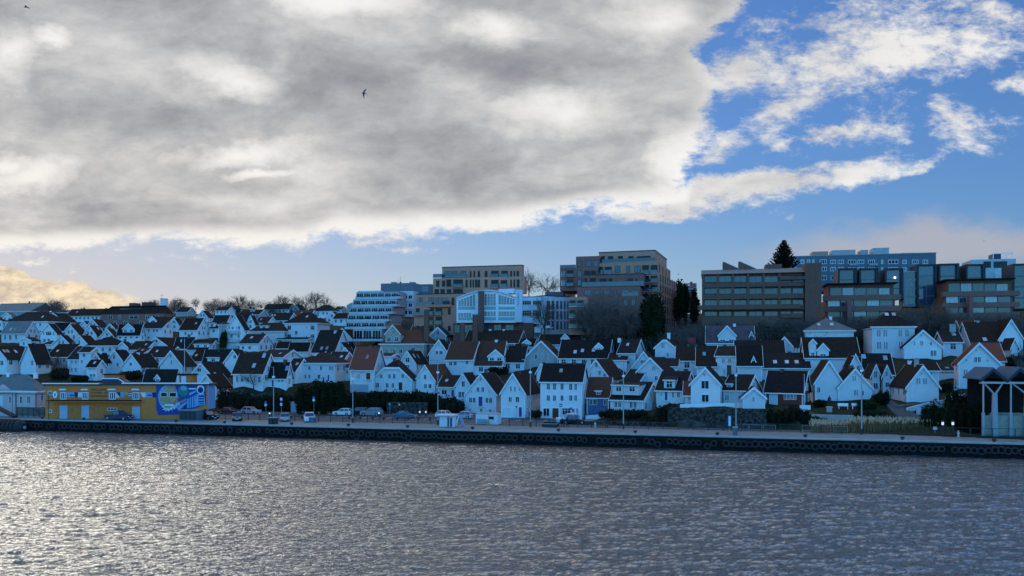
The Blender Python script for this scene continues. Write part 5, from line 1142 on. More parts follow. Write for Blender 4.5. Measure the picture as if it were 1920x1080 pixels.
# ================ trees, hedges, reeds ================
def bare_tree_meshes(seed, n=150, rx=.5, zc=.56, rz=.46, twig=.022, sub=6):
    """a bare deciduous tree 10 m tall: limbs fan out from a short trunk into a rounded crown of fine twigs"""
    R = random.Random(seed); tr = MB(); cr = MB(); H = 10.
    top = Vector((R.uniform(-.3, .3), R.uniform(-.3, .3), H*.30)); tr.tube((0, 0, -.6), top*.5, .26, .22, 7, cap=False); tr.tube(top*.5, top, .22, .17, 7, cap=False)
    limbs = []
    for k in range(9):
        a = 2*math.pi*k/9+R.uniform(-.3, .3); e = R.uniform(.15, .95); q = Vector((math.cos(a)*rx*H*.62*(1-e*.6), math.sin(a)*rx*H*.62*(1-e*.6), H*(.42+.38*e)))
        p0 = top*R.uniform(.55, 1); m = p0.lerp(q, .5)+Vector((R.gauss(0, .25), R.gauss(0, .25), -.25)); tr.tube(p0, m, .12, .085, 5, cap=False); tr.tube(m, q, .085, .05, 5, cap=False); limbs.append((p0, m, q))
    for i in range(n):
        while True:
            d = Vector((R.uniform(-1, 1), R.uniform(-1, 1), R.uniform(-1, 1)))
            if .3 < d.length < 1: break
        lump = 1+.16*math.sin(3*math.atan2(d.y, d.x)+seed)+.1*math.sin(7*d.z+seed)
        e = Vector((d.x*rx*H*lump, d.y*rx*H*lump, zc*H+d.z*rz*H*lump)); e.z = max(e.z, H*.20)
        L = min(limbs, key=lambda l: min((l[1]-e).length, (l[2]-e).length)*(1+R.random()*.3)); s0 = L[1].lerp(L[2], R.random())
        m = s0.lerp(e, .5)+Vector((R.gauss(0, .2), R.gauss(0, .2), R.gauss(.05, .15))); cr.tube(s0, m, twig*1.9, twig*1.3, 3, cap=False); cr.tube(m, e, twig*1.3, twig*.8, 3, cap=False)
        for k in range(sub):
            c = m.lerp(e, R.uniform(-.3, 1)); v = (e-s0).normalized()*.55+Vector((R.gauss(0, .5), R.gauss(0, .5), R.gauss(.15, .4))); f = c+v*R.uniform(.5, 1.15); cr.tube(c, f, twig, twig*.5, 3, cap=False)
            for _ in range(2): g = c.lerp(f, R.uniform(.3, 1)); cr.tube(g, g+Vector((R.gauss(0, .3), R.gauss(0, .3), R.gauss(.15, .25))), twig*.7, twig*.4, 3, cap=False)
    return tr.mesh('trunk', 'bark'), cr.mesh('crown', 'twig')
PT = [bare_tree_meshes(11), bare_tree_meshes(12, 120, .55, .54, .44), bare_tree_meshes(13, 110, .40), bare_tree_meshes(14, 170, .52), bare_tree_meshes(15, 100, .60, .52, .44)]
BIG = [bare_tree_meshes(21, 280, .46, .58, .42, .014, 8), bare_tree_meshes(22, 230, .48, .58, .42, .014, 8)]
def bare_tree(px, base, top, label, k=0, wide=1., Y=None, group='bare trees along the skyline', big=False, name='bare_tree'):
    Y = Y or dist(px, base); x, y, z = wpt(px, base, Y); hgt = (base-top)/FPX*Y; s = hgt/10
    r = empty(name, (x, y, z), RND.uniform(0, 6.28), label, 'tree', group); r.scale = (s*wide, s*wide, s)
    a, b = (BIG if big else PT)[k]; place('trunk', a, r); place('crown', b, r); return r
SK = 'bare trees along the skyline'
for (px, base, top, k, w, lb) in [
 (78,586,568,2,1.3,'smaller bare tree at far left on the skyline, beside the grey-green roof'),
 (103,586,560,0,1.5,'wide bare tree at far left on the skyline against the yellow cloud'),
 (289,576,560,1,1.2,'bare tree between the brick block and the round blue tower on the ridge'),
 (334,580,557,3,1.35,'bare tree just right of the round blue tower on the ridge'),
 (367,580,558,2,1.2,'thin open bare tree standing alone right of the tower'),
 (392,582,562,4,1.2,'low bare tree at the left end of the long skyline clump'),
 (408,582,557,1,1.3,'rounded bare tree left part of the long skyline clump'),
 (430,582,562,3,1.1,'small bare tree in the middle of the long skyline clump'),
 (449,584,551,0,1.25,'tallest bare tree of the long skyline clump'),
 (470,584,560,2,1.2,'bare tree at the right end of the long skyline clump'),
 (489,584,561,4,1.2,'faint bare tree before the pale cloud gap'),
 (508,584,563,1,1.0,'little bare tree behind the skylit brown roof'),
 (530,582,552,3,1.3,'dense round bare tree near the middle of the ridge'),
 (556,582,553,2,1.1,'open bare tree right of the dense round one'),
 (573,582,552,4,1.0,'bare tree between the open one and the highest ridge tree'),
 (592,580,545,0,1.35,'highest bare tree on the ridge left of the stepped flats'),
 (612,580,556,1,1.0,'last bare tree of the ridge before the crest house')]:
    bare_tree(px, base, top, lb, k, w)
bare_tree(992, 560, 505, 'bare tree left of the pair between the two brown apartment blocks', 2, .8, Y=262)
bare_tree(1028, 562, 511, 'broad bare tree right of the pair between the two brown apartment blocks', 4, 1.15, Y=262)
bare_tree(1020, 636, 553, 'gnarled bare tree in front of the white factory wall', 3, .8, Y=212, group=None)
bare_tree(1130, 668, 545, 'large bare tree in front of the taller brown apartment block', 0, .95, Y=203, big=True, group=None)
bare_tree(1095, 650, 563, 'bare tree left of the large one before the brown apartments', 1, .7, Y=208, big=True, group=None)
bare_tree(1178, 655, 568, 'bare tree between the large one and the dark evergreen', 1, .8, Y=204, big=True, group=None)
bare_tree(475, 729, 690, 'leaning bare tree at the cliff edge before the very large brown roof', 4, 1.2, group=None, name='leaning_tree')
bare_tree(103, 702, 664, 'thin bare shrub tree before the broad brown roof at left', 2, 1.0, group=None)
bare_tree(112, 703, 678, 'low bare bush right of the thin shrub tree at left', 4, 1.2, group=None)
for i, (px, base, top, lb) in enumerate([
 (1345,628,598,'bare bush under the left end of the long brown office block'), (1385,630,600,'grey bare bush under the second bay of the office block'),
 (1425,632,596,'bare bush under the middle of the office block'), (1470,636,592,'bare tree under the right half of the office block'),
 (1505,636,600,'bare tree under the office block stair tower'), (1590,612,580,'bare tree between the office block and the brick terraces'),
 (1735,640,560,'tall bare tree between the two brick terrace blocks'), (1762,640,575,'bare tree right of the tall one between the terrace blocks'),
 (1800,628,588,'bare tree under the right brick terraces'), (1838,630,582,'bare tree above the big brown roof'), (1885,628,585,'bare tree at the right edge under the terraces'),
 (1690,636,598,'bare tree behind the square white villa'), (1562,512,478-0,'bare tree top left of the glass-fronted gable row')]):
    if i == 12: continue
    bare_tree(px, base, top, lb, i % 5, 1.3, group='bare trees on the wooded bank')
def leafy(name, label, cat, px, base, top, half, m='leaf_dark', Y=None, depth=1., n=900, leaf=.28, group=None, lobes=5, seed=0, flat=False, stem=False):
    Y = Y or dist(px, base); x, y, z = wpt(px, base, Y); H = (base-top)/FPX*Y; rx = half/FPX*Y; ry = max(.8, min(rx, H)*depth)
    R = random.Random(seed or int(px*7+top)); b = MB(); L = []
    if flat: L = [(rx*(-1+2*(i+.5)/lobes), 0, H*.48*R.uniform(.8, 1.1), rx/lobes*1.5, ry, H*R.uniform(.42, .56)) for i in range(lobes)]
    else:
        L = [(0, 0, H*.5, rx*(.45 if stem and H > rx*5 else .72), ry*(.45 if stem and H > rx*5 else .8), H*.48)]
        for i in range(lobes): a = R.uniform(0, 6.28); L.append((math.cos(a)*rx*.45, math.sin(a)*ry*.4, H*R.uniform(.3, .72), rx*R.uniform(.35, .55), ry*.5, H*R.uniform(.2, .34)))
    if half: 
        for (cx, cy, cz, ax, ay, az) in L:              # dark inner mass
            k = len(b.v); nu, nv = 9, 6; vs = []; fs = []
            for j in range(nv+1):
                for i in range(nu):
                    t, p = 2*math.pi*i/nu, math.pi*j/nv; q = .80*R.uniform(.82, 1.1)
                    vs.append((cx+ax*q*math.cos(t)*math.sin(p), cy+ay*q*math.sin(t)*math.sin(p), cz+az*q*math.cos(p)))
            for j in range(nv):
                for i in range(nu): fs.append((j*nu+i, (j+1)*nu+i, (j+1)*nu+(i+1) % nu, j*nu+(i+1) % nu))
            b.add(vs, fs)
    for _ in range(n):
        cx, cy, cz, ax, ay, az = R.choice(L); d = Vector((R.gauss(0, 1), R.gauss(0, 1), R.gauss(0, 1))).normalized(); q = R.uniform(.74, 1.12)
        p = Vector((cx+ax*d.x*q, cy+ay*d.y*q, max(.02, cz+az*d.z*q))); s = leaf*R.uniform(.5, 1.2)
        a = Vector((R.gauss(0, 1), R.gauss(0, 1), R.gauss(0, 1))).normalized(); c = a.orthogonal().normalized()
        b.add([p-a*s, p-c*s*.6, p+a*s, p+c*s*.6], [(0, 1, 2, 3)])
    if stem:
        r = empty(name, (x, y, z), 0, label, cat, group); b.build('crown', m, r); MB().tube((0, 0, -.5), (0, 0, H*.5), H*.03, H*.015, 7).build('trunk', 'bark', r); return r
    return tag(b.build(name, m, None, (x, y, z, 0)), label, cat, group)
leafy('evergreen_tree','dark evergreen tree in front of the right end of the taller brown apartments','tree',1222,662,540,27,'leaf_dark',Y=206,n=2600,leaf=.45,lobes=9,stem=True)
leafy('evergreen_tree','dark evergreen rounding off the wood right of the taller brown apartments','tree',1186,640,590,22,'leaf_dark',Y=209,n=900,leaf=.4,stem=True)
leafy('pine_tree','slender pine at the right corner of the taller brown apartments','tree',1272,610,514,11,'leaf_green',Y=232,n=700,leaf=.4,stem=True)
leafy('pine_tree','ragged pine beside the slate-roofed house behind the office block','tree',1284,612,521,11,'leaf_dark',Y=228,n=700,leaf=.4,stem=True,lobes=8)
leafy('pine_tree','low dark pine left of the long brown office block','tree',1304,622,540,12,'leaf_dark',Y=222,n=800,leaf=.4,stem=True)
leafy('fir_tree','narrow dark fir in front of the balcony gable','tree',419,655,618,9,'leaf_green',n=700,leaf=.3,stem=True,lobes=7)
# spruce behind the office block
def spruce(px, base, top, half, Y, label):
    x, y, z = wpt(px, base, Y); H = (base-top)/FPX*Y; W2 = half/FPX*Y; R = random.Random(5); r = empty('spruce_tree', (x, y, z), 0, label, 'tree')
    MB().tube((0, 0, 0), (0, 0, H*.98), H*.03, .03, 7).build('trunk', 'bark', r); b = MB(); lv = 22
    for i in range(lv):
        f = i/(lv-1); zz = H*(.45+.54*f); ln = W2*(1.02-f)**.85*(1.08 if i % 2 else .9)
        for k in range(11):
            a = 2*math.pi*(k+R.random()*.6)/11; d = Vector((math.cos(a), math.sin(a), 0)); l = ln*R.uniform(.75, 1.1)+.1
            p = Vector((0, 0, zz)); q = p+d*l*.6+Vector((0, 0, -l*.05)); e = p+d*l+Vector((0, 0, l*.28))
            for u, v in ((p, q), (q, e)):
                b.tube(u, v, .07, .05, 3, cap=False)
                for s_ in range(max(2, int(l*4))):
                    t = R.random(); c = u.lerp(v, t); sd_ = d.cross(Vector((0, 0, 1)))*R.choice((-1, 1)); w = .32+.2*R.random()
                    b.add([c, c+sd_*w+d*w*.6, c+d*.22+Vector((0, 0, .1)), c+Vector((0, 0, -.22))+sd_*.1], [(0, 1, 2, 3)])
    b.build('crown', 'leaf_dark', r)
spruce(1470, 545, 450, 27, 232, 'tall spruce with upturned branch tips behind the brown office block')
for a in [
 ('ivy_mound','great dark ivy mound below the white hipped villa','bush',600,775,712,44,'leaf_dark',168,.25,2600,.3,6),
 ('hedge','long dark clipped hedge below the jerkinhead house','hedge',760,776,733,66,'leaf_dark',172,.25,3200,.28,7),
 ('bank_bush','dark bush on the bank below the narrow tall gable','bush',845,777,744,24,'leaf_brown',171,.3,900,.28,4),
 ('rock_bush','brown scrub on the cliff left of the ivy mound','bush',525,776,738,26,'leaf_brown',177,.25,900,.3,4),
 ('rock_bush','brown scrub on the cliff right of the mural','bush',440,775,728,30,'leaf_brown',179,.25,1100,.3,4),
 ('rock_bush','low scrub under the leaning bare tree','bush',482,775,740,24,'leaf_brown',178,.25,800,.3,4),
 ('rock_bush','scrub on the cliff right of the ivy mound under the red-roofed house','bush',672,776,735,30,'leaf_brown',174,.3,1100,.28,4),
 ('hedge','dark clipped hedge beside the high small-window roof','hedge',935,702,688,17,'leaf_dark',None,.6,500,.3,3),
 ('garden_bush','small dark bush before the grey-walled house at left','bush',112,712,690,16,'leaf_brown',None,.5,400,.3,4),
 ('garden_bush','round dark bush above the warehouse roof','bush',150,716,704,14,'leaf_dark',None,.5,400,.3,4),
 ('garden_bush','dark bush right of the warehouse penthouse','bush',245,712,694,20,'leaf_brown',None,.5,500,.3,4),
 ('garden_bush','dark bush left of the three-storey shop house','bush',1004,783,769,10,'leaf_brown',156,.6,300,.22,3),
 ('garden_bush','long low bush below the wide shed dormer house','bush',1175,785,767,36,'leaf_brown',146,.3,1100,.22,5),
 ('garden_bush','dark bush by the brown door under the gable end','bush',1250,792,756,19,'leaf_brown',142,.4,900,.22,4),
 ('garden_bush','low bush left of the blue boarded house fence','bush',1135,783,771,10,'leaf_dark',150,.6,300,.22,3),
 ('bank_scrub','dark scrub on the bank right of the brown door','bush',1225,800,778,22,'leaf_brown',141,.4,800,.22,4),
 ('hedge','black hedge below the red-brown cottage','hedge',1478,802,762,38,'leaf_dark',136,.3,2200,.22,6),
 ('hedge','dark hedge under the statue terrace','hedge',1560,800,781,55,'leaf_dark',134.5,.4,1600,.22,7),
 ('garden_bush','round bush left of the stone terrace','bush',1537,762,749,10,'leaf_dark',None,.6,300,.22,3),
 ('garden_bush','yellowish bush by the garden benches','bush',1625,767,750,16,'leaf_green',None,.5,500,.22,4),
 ('hedge','dark hedge along the lane by the lower garden','hedge',1633,782,772,30,'leaf_dark',134,.5,800,.2,4),
 ('garden_bush','tall dark bush between the lane and the twin gables','bush',1657,760,732,9,'leaf_dark',None,.7,400,.22,3),
 ('garden_bush','dark bush beneath the left twin gable','bush',1640,757,738,6,'leaf_brown',None,.7,250,.22,3),
 ('ivy_bank','dark ivy bank sloping down to the pavilion','bush',1790,815,752,60,'leaf_dark',128,.22,4200,.22,8),
 ('ivy_bank','dark ivy below the white gable behind the pavilion','bush',1812,800,728,40,'leaf_dark',134,.25,2200,.22,6),
 ('garden_bush','dark bush under the white wall of the lower right gable','bush',1772,735,718,14,'leaf_dark',None,.5,400,.24,3),
 ('garden_bush','dark shrubs at the right edge beside the grey-white gable','bush',1905,688,664,18,'leaf_dark',None,.5,500,.26,4)]:
    nm, lb, ct, px, base, top, half, m, Y, dep, n, lf, lo = a
    leafy(nm, lb, ct, px, base, top, half, m, Y, dep, n, lf, None, lo, flat=True)
# brushy wooded banks that read as one mass
def scrub(name, cells, m, n, hgt, leaf=.35, seed=1):
    R = random.Random(seed); b = MB()
    for _ in range(n):
        x0, x1, y0, y1 = R.choice(cells); px, py = R.uniform(x0, x1), R.uniform(y0, y1); x, y, z = gnd(px, py); z = zat(x, y)
        p = Vector((x, y, z-.2)); d = Vector((R.gauss(0, .45), R.gauss(0, .45), 1)).normalized(); l = R.uniform(.4, 1)*hgt
        b.tube(p, p+d*l, .045, .02, 3, cap=False)
        for k in range(4):
            c = p+d*l*R.uniform(.35, 1); e = Vector((R.gauss(0, 1), R.gauss(0, 1), R.gauss(.5, .6))).normalized(); q = c+e*l*.35; b.tube(c, q, .03, .015, 3, cap=False)
    o = b.build(name, m); tag(o, kind='stuff'); return o
s1 = scrub('brushwood', [(730,800,604,640),(1075,1300,618,655),(1180,1330,600,640),(1290,1560,606,640),(1300,1420,630,648),(1480,1560,620,650)], 'twig', 5200, 4.0)
tag(s1, 'grey-brown leafless brushwood covering the bank under the apartments', 'brushwood')
s2 = scrub('thicket', [(1700,1920,610,640),(1910,2060,600,700),(1910,2060,640,780),(1690,1800,600,640),(1800,1920,620,650),(1560,1640,610,640)], 'twig', 5600, 4.2, seed=2)
tag(s2, 'dark leafless thicket below the brick terraces at right', 'thicket')
s3 = scrub('ridge_scrub', [(385,480,583,588),(500,640,583,588),(60,120,590,594),(270,350,584,588)], 'twig', 3200, 9.0, seed=5)
tag(s3, 'ragged leafless scrub along the left skyline between the trees', 'scrub')
# reeds
def reeds():
    R = random.Random(9); b = MB(); c = MB()
    for _ in range(2600):
        px = R.uniform(1520, 1768); py = R.uniform(799, 813); x, y, z = wpt(px, py, (CAMZ-QZ)*FPX/(py-HOR)); hh = R.uniform(1.5, 2.2)*(1 if px > 1590 else .75)
        p = Vector((x, y, QZ)); q = p+Vector((R.gauss(0, .15), R.gauss(0, .15), hh)); b.tube(p, q, .03, .015, 3, cap=False)
        s = Vector((R.gauss(0, .06), R.gauss(0, .06), .35)); w = .05; c.add([q-Vector((w, 0, 0)), q+Vector((w, 0, 0)), q+s+Vector((w*.4, 0, 0)), q+s-Vector((w*.6, 0, 0))], [(0, 1, 2, 3)])
        c.add([q-Vector((0, w, 0)), q+Vector((0, w, 0)), q+s], [(0, 1, 2)])
    tag(b.build('reed_stems', 'reed'), 'brown reed stalks in the bed beside the quay road', 'reeds', kind='stuff')
    tag(c.build('reed_plumes', 'plume'), 'pale feathery plumes on top of the reed bed', 'reed plumes', kind='stuff')
reeds()

leafy('roof_shrub', 'dark shrub growing on the roof of the long pale blue flats', 'bush', 1733, 484, 474, 10, 'leaf_brown', 254, .6, 300, .3, None, 4)
# ================ cars, people, lamps, fences, quay furniture ================
def ground_pt(px, py): Y = (CAMZ-QZ)*FPX/(py-HOR); return ((px-960)/FPX*Y, Y, QZ+.03)
def qn_at(n):                                          # photo column -> point on the line n metres inland of the quay edge
    o = QA+qn*n
    def f(px): k = (px-960)/FPX; t = (o.x-k*o.y)/(k*qt.y-qt.x); p = o+qt*t; return (p.x, p.y, QZ+.03)
    return f
mat('car_tyre', (.012, .012, .012), .8, .2); mat('car_rim', (.35, .36, .38), .35, .5, .7); mat('car_light', (.75, .74, .7), .2, .6)
mat('car_tail', (.35, .01, .01), .3, .5)
for n_, c in (('silver', (.45, .47, .50)), ('white', (.75, .76, .78)), ('black', (.012, .012, .015)), ('navy', (.015, .03, .10)), ('blue', (.06, .16, .28)), ('darkgrey', (.05, .055, .06)), ('palegrey', (.30, .32, .35))):
    mat('car_'+n_, c, .22, .5, .25 if n_ != 'white' else 0., var=.02)
def car_meshes(kind):
    L_, Wd, Hh = {'hatch': (4.0, 1.74, 1.50), 'suv': (4.5, 1.86, 1.70), 'sedan': (4.6, 1.8, 1.42), 'pickup': (5.2, 1.86, 1.78)}[kind]
    h2, w2 = L_/2, Wd/2; belt = Hh*.60
    prof_ = {'hatch': [(-h2, .55), (-h2+.05, .80), (-h2+.9, belt), (h2-.12, belt+.02), (h2, .85), (h2-.02, .35)], 'suv': [(-h2, .6), (-h2+.05, .95), (-h2+1.0, belt), (h2-.1, belt+.02), (h2, .9), (h2-.02, .4)],
             'sedan': [(-h2, .5), (-h2+.08, .75), (-h2+1.1, belt), (h2-.8, belt+.02), (h2-.05, belt-.05), (h2, .45)], 'pickup': [(-h2, .65), (-h2+.05, 1.0), (-h2+1.15, belt), (h2-1.9, belt+.02), (h2-.02, belt-.05), (h2, .5)]}[kind]
    roof = {'hatch': (-.75, -.15, 1.35, 1.85), 'suv': (-.85, -.25, 1.65, 2.1), 'sedan': (-.75, -.05, .95, 1.65), 'pickup': (-1.0, -.45, .55, .75)}[kind]
    body = MB(); z0 = .22 if kind != 'pickup' else .34; pts = prof_+[(h2-.1, z0), (-h2+.1, z0)]
    n = len(pts); ys = [(-w2, .93), (-w2+.10, 1.0), (w2-.10, 1.0), (w2, .93)]; vs = []
    for y, s in ys: vs += [(p[0]*(.985 if s < 1 else 1), y, z0+(p[1]-z0)*(s if s < 1 else 1)) for p in pts]
    fs = [(a*n+i, a*n+(i+1) % n, (a+1)*n+(i+1) % n, (a+1)*n+i) for a in range(3) for i in range(n)]+[tuple(range(n))[::-1], tuple(range(3*n, 4*n))]
    body.add(vs, [f[::-1] for f in fs])
    a0, a1, b1, b0 = roof; iw = w2*.80; zt = Hh; gl = MB(); rf = MB(); e = w2-.10
    gv = [(a0, -e, belt), (a1, -iw, zt-.06), (b1, -iw, zt-.06), (b0, -e, belt), (a0, e, belt), (a1, iw, zt-.06), (b1, iw, zt-.06), (b0, e, belt)]
    gl.add(gv, [(0, 3, 2, 1), (4, 5, 6, 7), (0, 1, 5, 4), (1, 2, 6, 5), (2, 3, 7, 6)])
    rf.add([(a1-.05, -iw-.02, zt-.06), (b1+.05, -iw-.02, zt-.06), (b1+.05, iw+.02, zt-.06), (a1-.05, iw+.02, zt-.06), (a1+.12, -iw+.1, zt), (b1-.1, -iw+.1, zt), (b1-.1, iw-.1, zt), (a1+.12, iw-.1, zt)], [(0, 3, 2, 1), (4, 5, 6, 7), (0, 1, 5, 4), (1, 2, 6, 5), (2, 3, 7, 6), (3, 0, 4, 7)])
    for sx in (-1, 1):
        for (p, q) in (((a0, e), (a1, iw)), ((b0, e), (b1, iw)), (((a0+b0)/2+.05, e), ((a1+b1)/2, iw))): rf.tube((p[0], sx*(p[1]+.005), belt-.02), (q[0], sx*(q[1]+.005), zt-.05), .045, .04, 5)
    wr = .33 if kind in ('hatch', 'sedan') else .38; tyre = MB().tube((0, -.11, 0), (0, .11, 0), wr, wr, 18); rim = MB().tube((0, -.125, 0), (0, .125, 0), wr*.62, wr*.62, 12)
    return dict(body=body, glass=gl, roof=rf, tyre=tyre, rim=rim, L=L_, w=w2, h2=h2, wr=wr, belt=belt, wx=(-h2+.85, h2-.8))
CM = {}
def car(kind, col_, px, py, rot, label):
    """rot: 0 = nose to the left, parked along the quay"""
    if (kind, col_) not in CM:
        q = CM.get(kind) or car_meshes(kind); CM[kind] = q; c = 'car_'+col_
        CM[(kind, col_)] = (q['body'].mesh('body', c), q['glass'].mesh('windows', 'glass_blue'), q['roof'].mesh('roof', c), q['tyre'].mesh('tyre', 'car_tyre'), q['rim'].mesh('rim', 'car_rim'))
    q = CM[kind]; me = CM[(kind, col_)]; x, y, z = ground_pt(px, py); r = empty('parked_car', (x, y, z-.02), QROT+math.radians(rot), label, 'car', 'cars parked by the quay road')
    place('body', me[0], r); place('windows', me[1], r); place('roof', me[2], r)
    for wx in q['wx']:
        for s in (-1, 1): w_ = place('wheel', me[3], r, None, (wx, s*(q['w']-.10), q['wr'])); place('rim', me[4], w_)
    for s in (-1, 1):
        MB().box(-q['h2']-.02, -q['h2']+.14, s*(q['w']-.42)-.16, s*(q['w']-.42)+.16, q['belt']*.62, q['belt']*.62+.15).build('headlight', 'car_light', r); MB().box(q['h2']-.14, q['h2']+.02, s*(q['w']-.3)-.12, s*(q['w']-.3)+.12, q['belt']*.70, q['belt']*.70+.22).build('tail_light', 'car_tail', r)
        MB().box(-.62 if kind != 'pickup' else -.85, -.42 if kind != 'pickup' else -.65, s*(q['w']-.02), s*(q['w']+.16), q['belt']+.02, q['belt']+.16).build('mirror', 'car_'+col_, r)
    MB().box(-q['h2']-.03, -q['h2'], -.26, .26, .36, .48).build('number_plate', 'trim_white', r)
    return r
car('pickup','navy',223,787.5,180,'dark blue pickup truck parked before the yellow warehouse doors')
car('suv','black',390,786.5,160,'black car with a lit roof edge beside the dark containers')
car('hatch','darkgrey',312,785,180,'dark car half hidden under the left of the mural')
car('hatch','black',334,785,180,'dark car half hidden under the middle of the mural')
car('sedan','darkgrey',430,776,180,'dim dark car parked against the cliff left of the silver hatchback')
car('hatch','silver',471,776,180,'silver hatchback parked against the cliff')
car('hatch','darkgrey',445,788.5,122,'small dark car facing the quay near the fence')
car('hatch','palegrey',534,789.5,120,'grey car facing the quay left of the white van-like car')
car('suv','white',580,790.5,119,'white-roofed car facing the quay behind a grey cabinet')
car('hatch','white',643,779,0,'white hatchback right of the grey shed')
car('suv','black',672,779,0,'black car behind the second lamp post from the left')
car('suv','palegrey',697,780,0,'grey estate car right of the black one')
car('sedan','blue',759,784,180,'blue saloon parked alone before the hedge')
car('hatch','white',836,784,170,'pale car behind the ticket kiosk, the left of two')
car('hatch','silver',868,785,0,'pale car behind the ticket kiosk, the right of two')
car('suv','white',1066,793,20,'white car seen behind two walkers')
car('sedan','black',1078,795,180,'low black car before the shop house')
# lamp posts
def lamp_post(px, py, top, label, n=1):
    x, y, z = ground_pt(px, py); H = (py-top)/FPX*y; r = empty('lamp_post', (x, y, z), QROT, label, 'lamp post', 'tall lamp posts along the quay')
    MB().tube((0, 0, 0), (0, 0, H), .11, .06, 8).build('pole', 'galvanised', r); MB().tube((0, 0, 0), (0, 0, .9), .17, .16, 8).build('pole_base', 'iron', r)
    MB().tube((0, 0, H-.15), (-.9, 0, H+.05), .04, .03, 6).build('arm', 'galvanised', r)
    MB().box(-1.5, -.85, -.14, .14, H-.02, H+.1).box(-1.4, -.95, -.1, .1, H-.06, H-.02).build('lamp_head', 'trim_grey', r)
    MB().box(-.2, .2, -.2, .2, H*.80, H*.80+.35).build('floodlight', 'trim_white', r)
for px, py, top, lb in [(513,792,688,'lamp post in front of the low blue-door house'),(661.5,793,692,'lamp post in front of the red-roofed house'),(821,797,676,'lamp post beside the ticket kiosk'),(994.5,801,675,'lamp post left of the shop house'),(1169,805,683,'lamp post before the wide shed dormer house'),(1380,810,680,'lamp post by the stone wall and the small outbuilding'),(1615.5,815,668,'lamp post before the garden benches and reeds')]: lamp_post(px, py, top, lb)
x, y, z = gnd(346, 712); r = empty('flagpole', (x, y, z), 0, 'slim pale flagpole rising among the houses above the mural', 'flagpole'); MB().tube((0, 0, -1), (0, 0, 11), .09, .04, 6).build('pole', 'trim_white', r); MB().tube((0, 0, 11), (0, 0, 11.2), .1, .1, 6).build('finial', 'trim_grey', r)
def old_lamp(px, base, top, label, group='old lanterns between the houses', lit=False):
    x, y, z = gnd(px, base); H = (base-top)/FPX*y; r = empty('street_lantern', (x, y, z), 0, label, 'lantern', group)
    MB().tube((0, 0, -.3), (0, 0, H-.5), .06, .04, 7).tube((0, 0, -.3), (0, 0, .5), .12, .09, 8).build('pole', 'iron', r)
    MB().add([(-.12,-.12,H-.5),(.12,-.12,H-.5),(.12,.12,H-.5),(-.12,.12,H-.5),(-.22,-.22,H-.1),(.22,-.22,H-.1),(.22,.22,H-.1),(-.22,.22,H-.1)], [(0,3,2,1),(0,1,5,4),(1,2,6,5),(2,3,7,6),(3,0,4,7)]).build('lantern_glass', 'glass_sky', r)
    MB().add([(-.27,-.27,H-.1),(.27,-.27,H-.1),(.27,.27,H-.1),(-.27,.27,H-.1),(0,0,H+.15)], [(0,3,2,1),(0,1,4),(1,2,4),(2,3,4),(3,0,4)]).build('lantern_cap', 'iron', r)
old_lamp(765, 733, 717, 'old lantern before the jerkinhead house'); old_lamp(594, 714, 694, 'old lantern before the white hipped villa'); old_lamp(1697, 775, 733, 'old lantern on the lane corner by the stone base'); old_lamp(1900, 680, 656, 'old lantern at the right edge by the grey gable'); old_lamp(1679, 664, 650, 'old lantern in the garden of the square villa')
# fence along the quay: one run of posts and rails
ps = [x for x in range(400, 840, 18)]+[x for x in range(955, 1330, 23)]+[x for x in range(1330, 1915, 32)]
FQ = qn_at(8.6)
def fence_run(p0, p1, n, label, hgt=1.25, step=2.4, inl=8.6, top=True):
    f = qn_at(inl); a = Vector(f(p0)); b_ = Vector(f(p1)); L_ = (b_-a).length; r = empty('quay_fence', a, QROT, label, 'fence', 'fence runs along the quay'); k = max(2, int(L_/step)); k = min(k, 90)
    for i in range(k+1): MB().box(-.05, .05, -.05, .05, 0, hgt).build('post', 'iron', r, None, (L_*i/k, 0, 0)) if i == 0 else place('post', r.children[0].data, r, None, (L_*i/k, 0, 0))
    MB().box(0, L_, -.03, .03, .28, .34).box(0, L_, -.03, .03, hgt-.06, hgt).build('rail', 'iron', r)
    m_ = MB()
    for i in range(int(L_/.6)): m_.tube((i*.6, 0, .3), (i*.6, 0, hgt-.05), .008, .008, 3, cap=False)
    m_.build('mesh_panel', 'iron', r)
fence_run(402, 832, 0, 'dark fence run from the containers to the ticket kiosk')
fence_run(955, 1385, 0, 'dark fence run from the harbour hut to the tall blue sign')
fence_run(1390, 1990, 0, 'dark fence run from the tall blue sign to the pavilion', hgt=1.35, step=3.0)
# mooring bollards and tyre fenders
bw = MB().tube((0, 0, 0), (0, 0, .38), .2, .16, 10).tube((0, 0, .38), (0, 0, .52), .28, .24, 10).tube((-.3, 0, .3), (.3, 0, .3), .09, .09, 8); bm_ = bw.mesh('mooring_bollard', 'iron')
f1 = qn_at(.75)
for px, lb in ((79, 'at the left end beside the glass-screened railing'), (157, 'before the middle warehouse door'), (241, 'before the right warehouse door'), (330, 'below the mural'), (421, 'right of the teal containers'), (547, 'before the grey shed'), (653, 'before the second lamp post'), (764, 'before the blue saloon'), (886, 'between the kiosk and the harbour hut'), (1047, 'before the shop house'), (1191, 'before the wide shed dormer house'), (1345, 'before the bargeboard gable'), (1510, 'before the red-brown cottage'), (1692, 'before the reed bed'), (1864, 'before the pavilion column')): x, y, z = f1(px); tag(place('mooring_bollard', bm_, None, None, (x, y, z+.0), QROT), 'black mooring bollard on the quay edge, '+lb, 'bollard', 'mooring bollards along the quay edge')
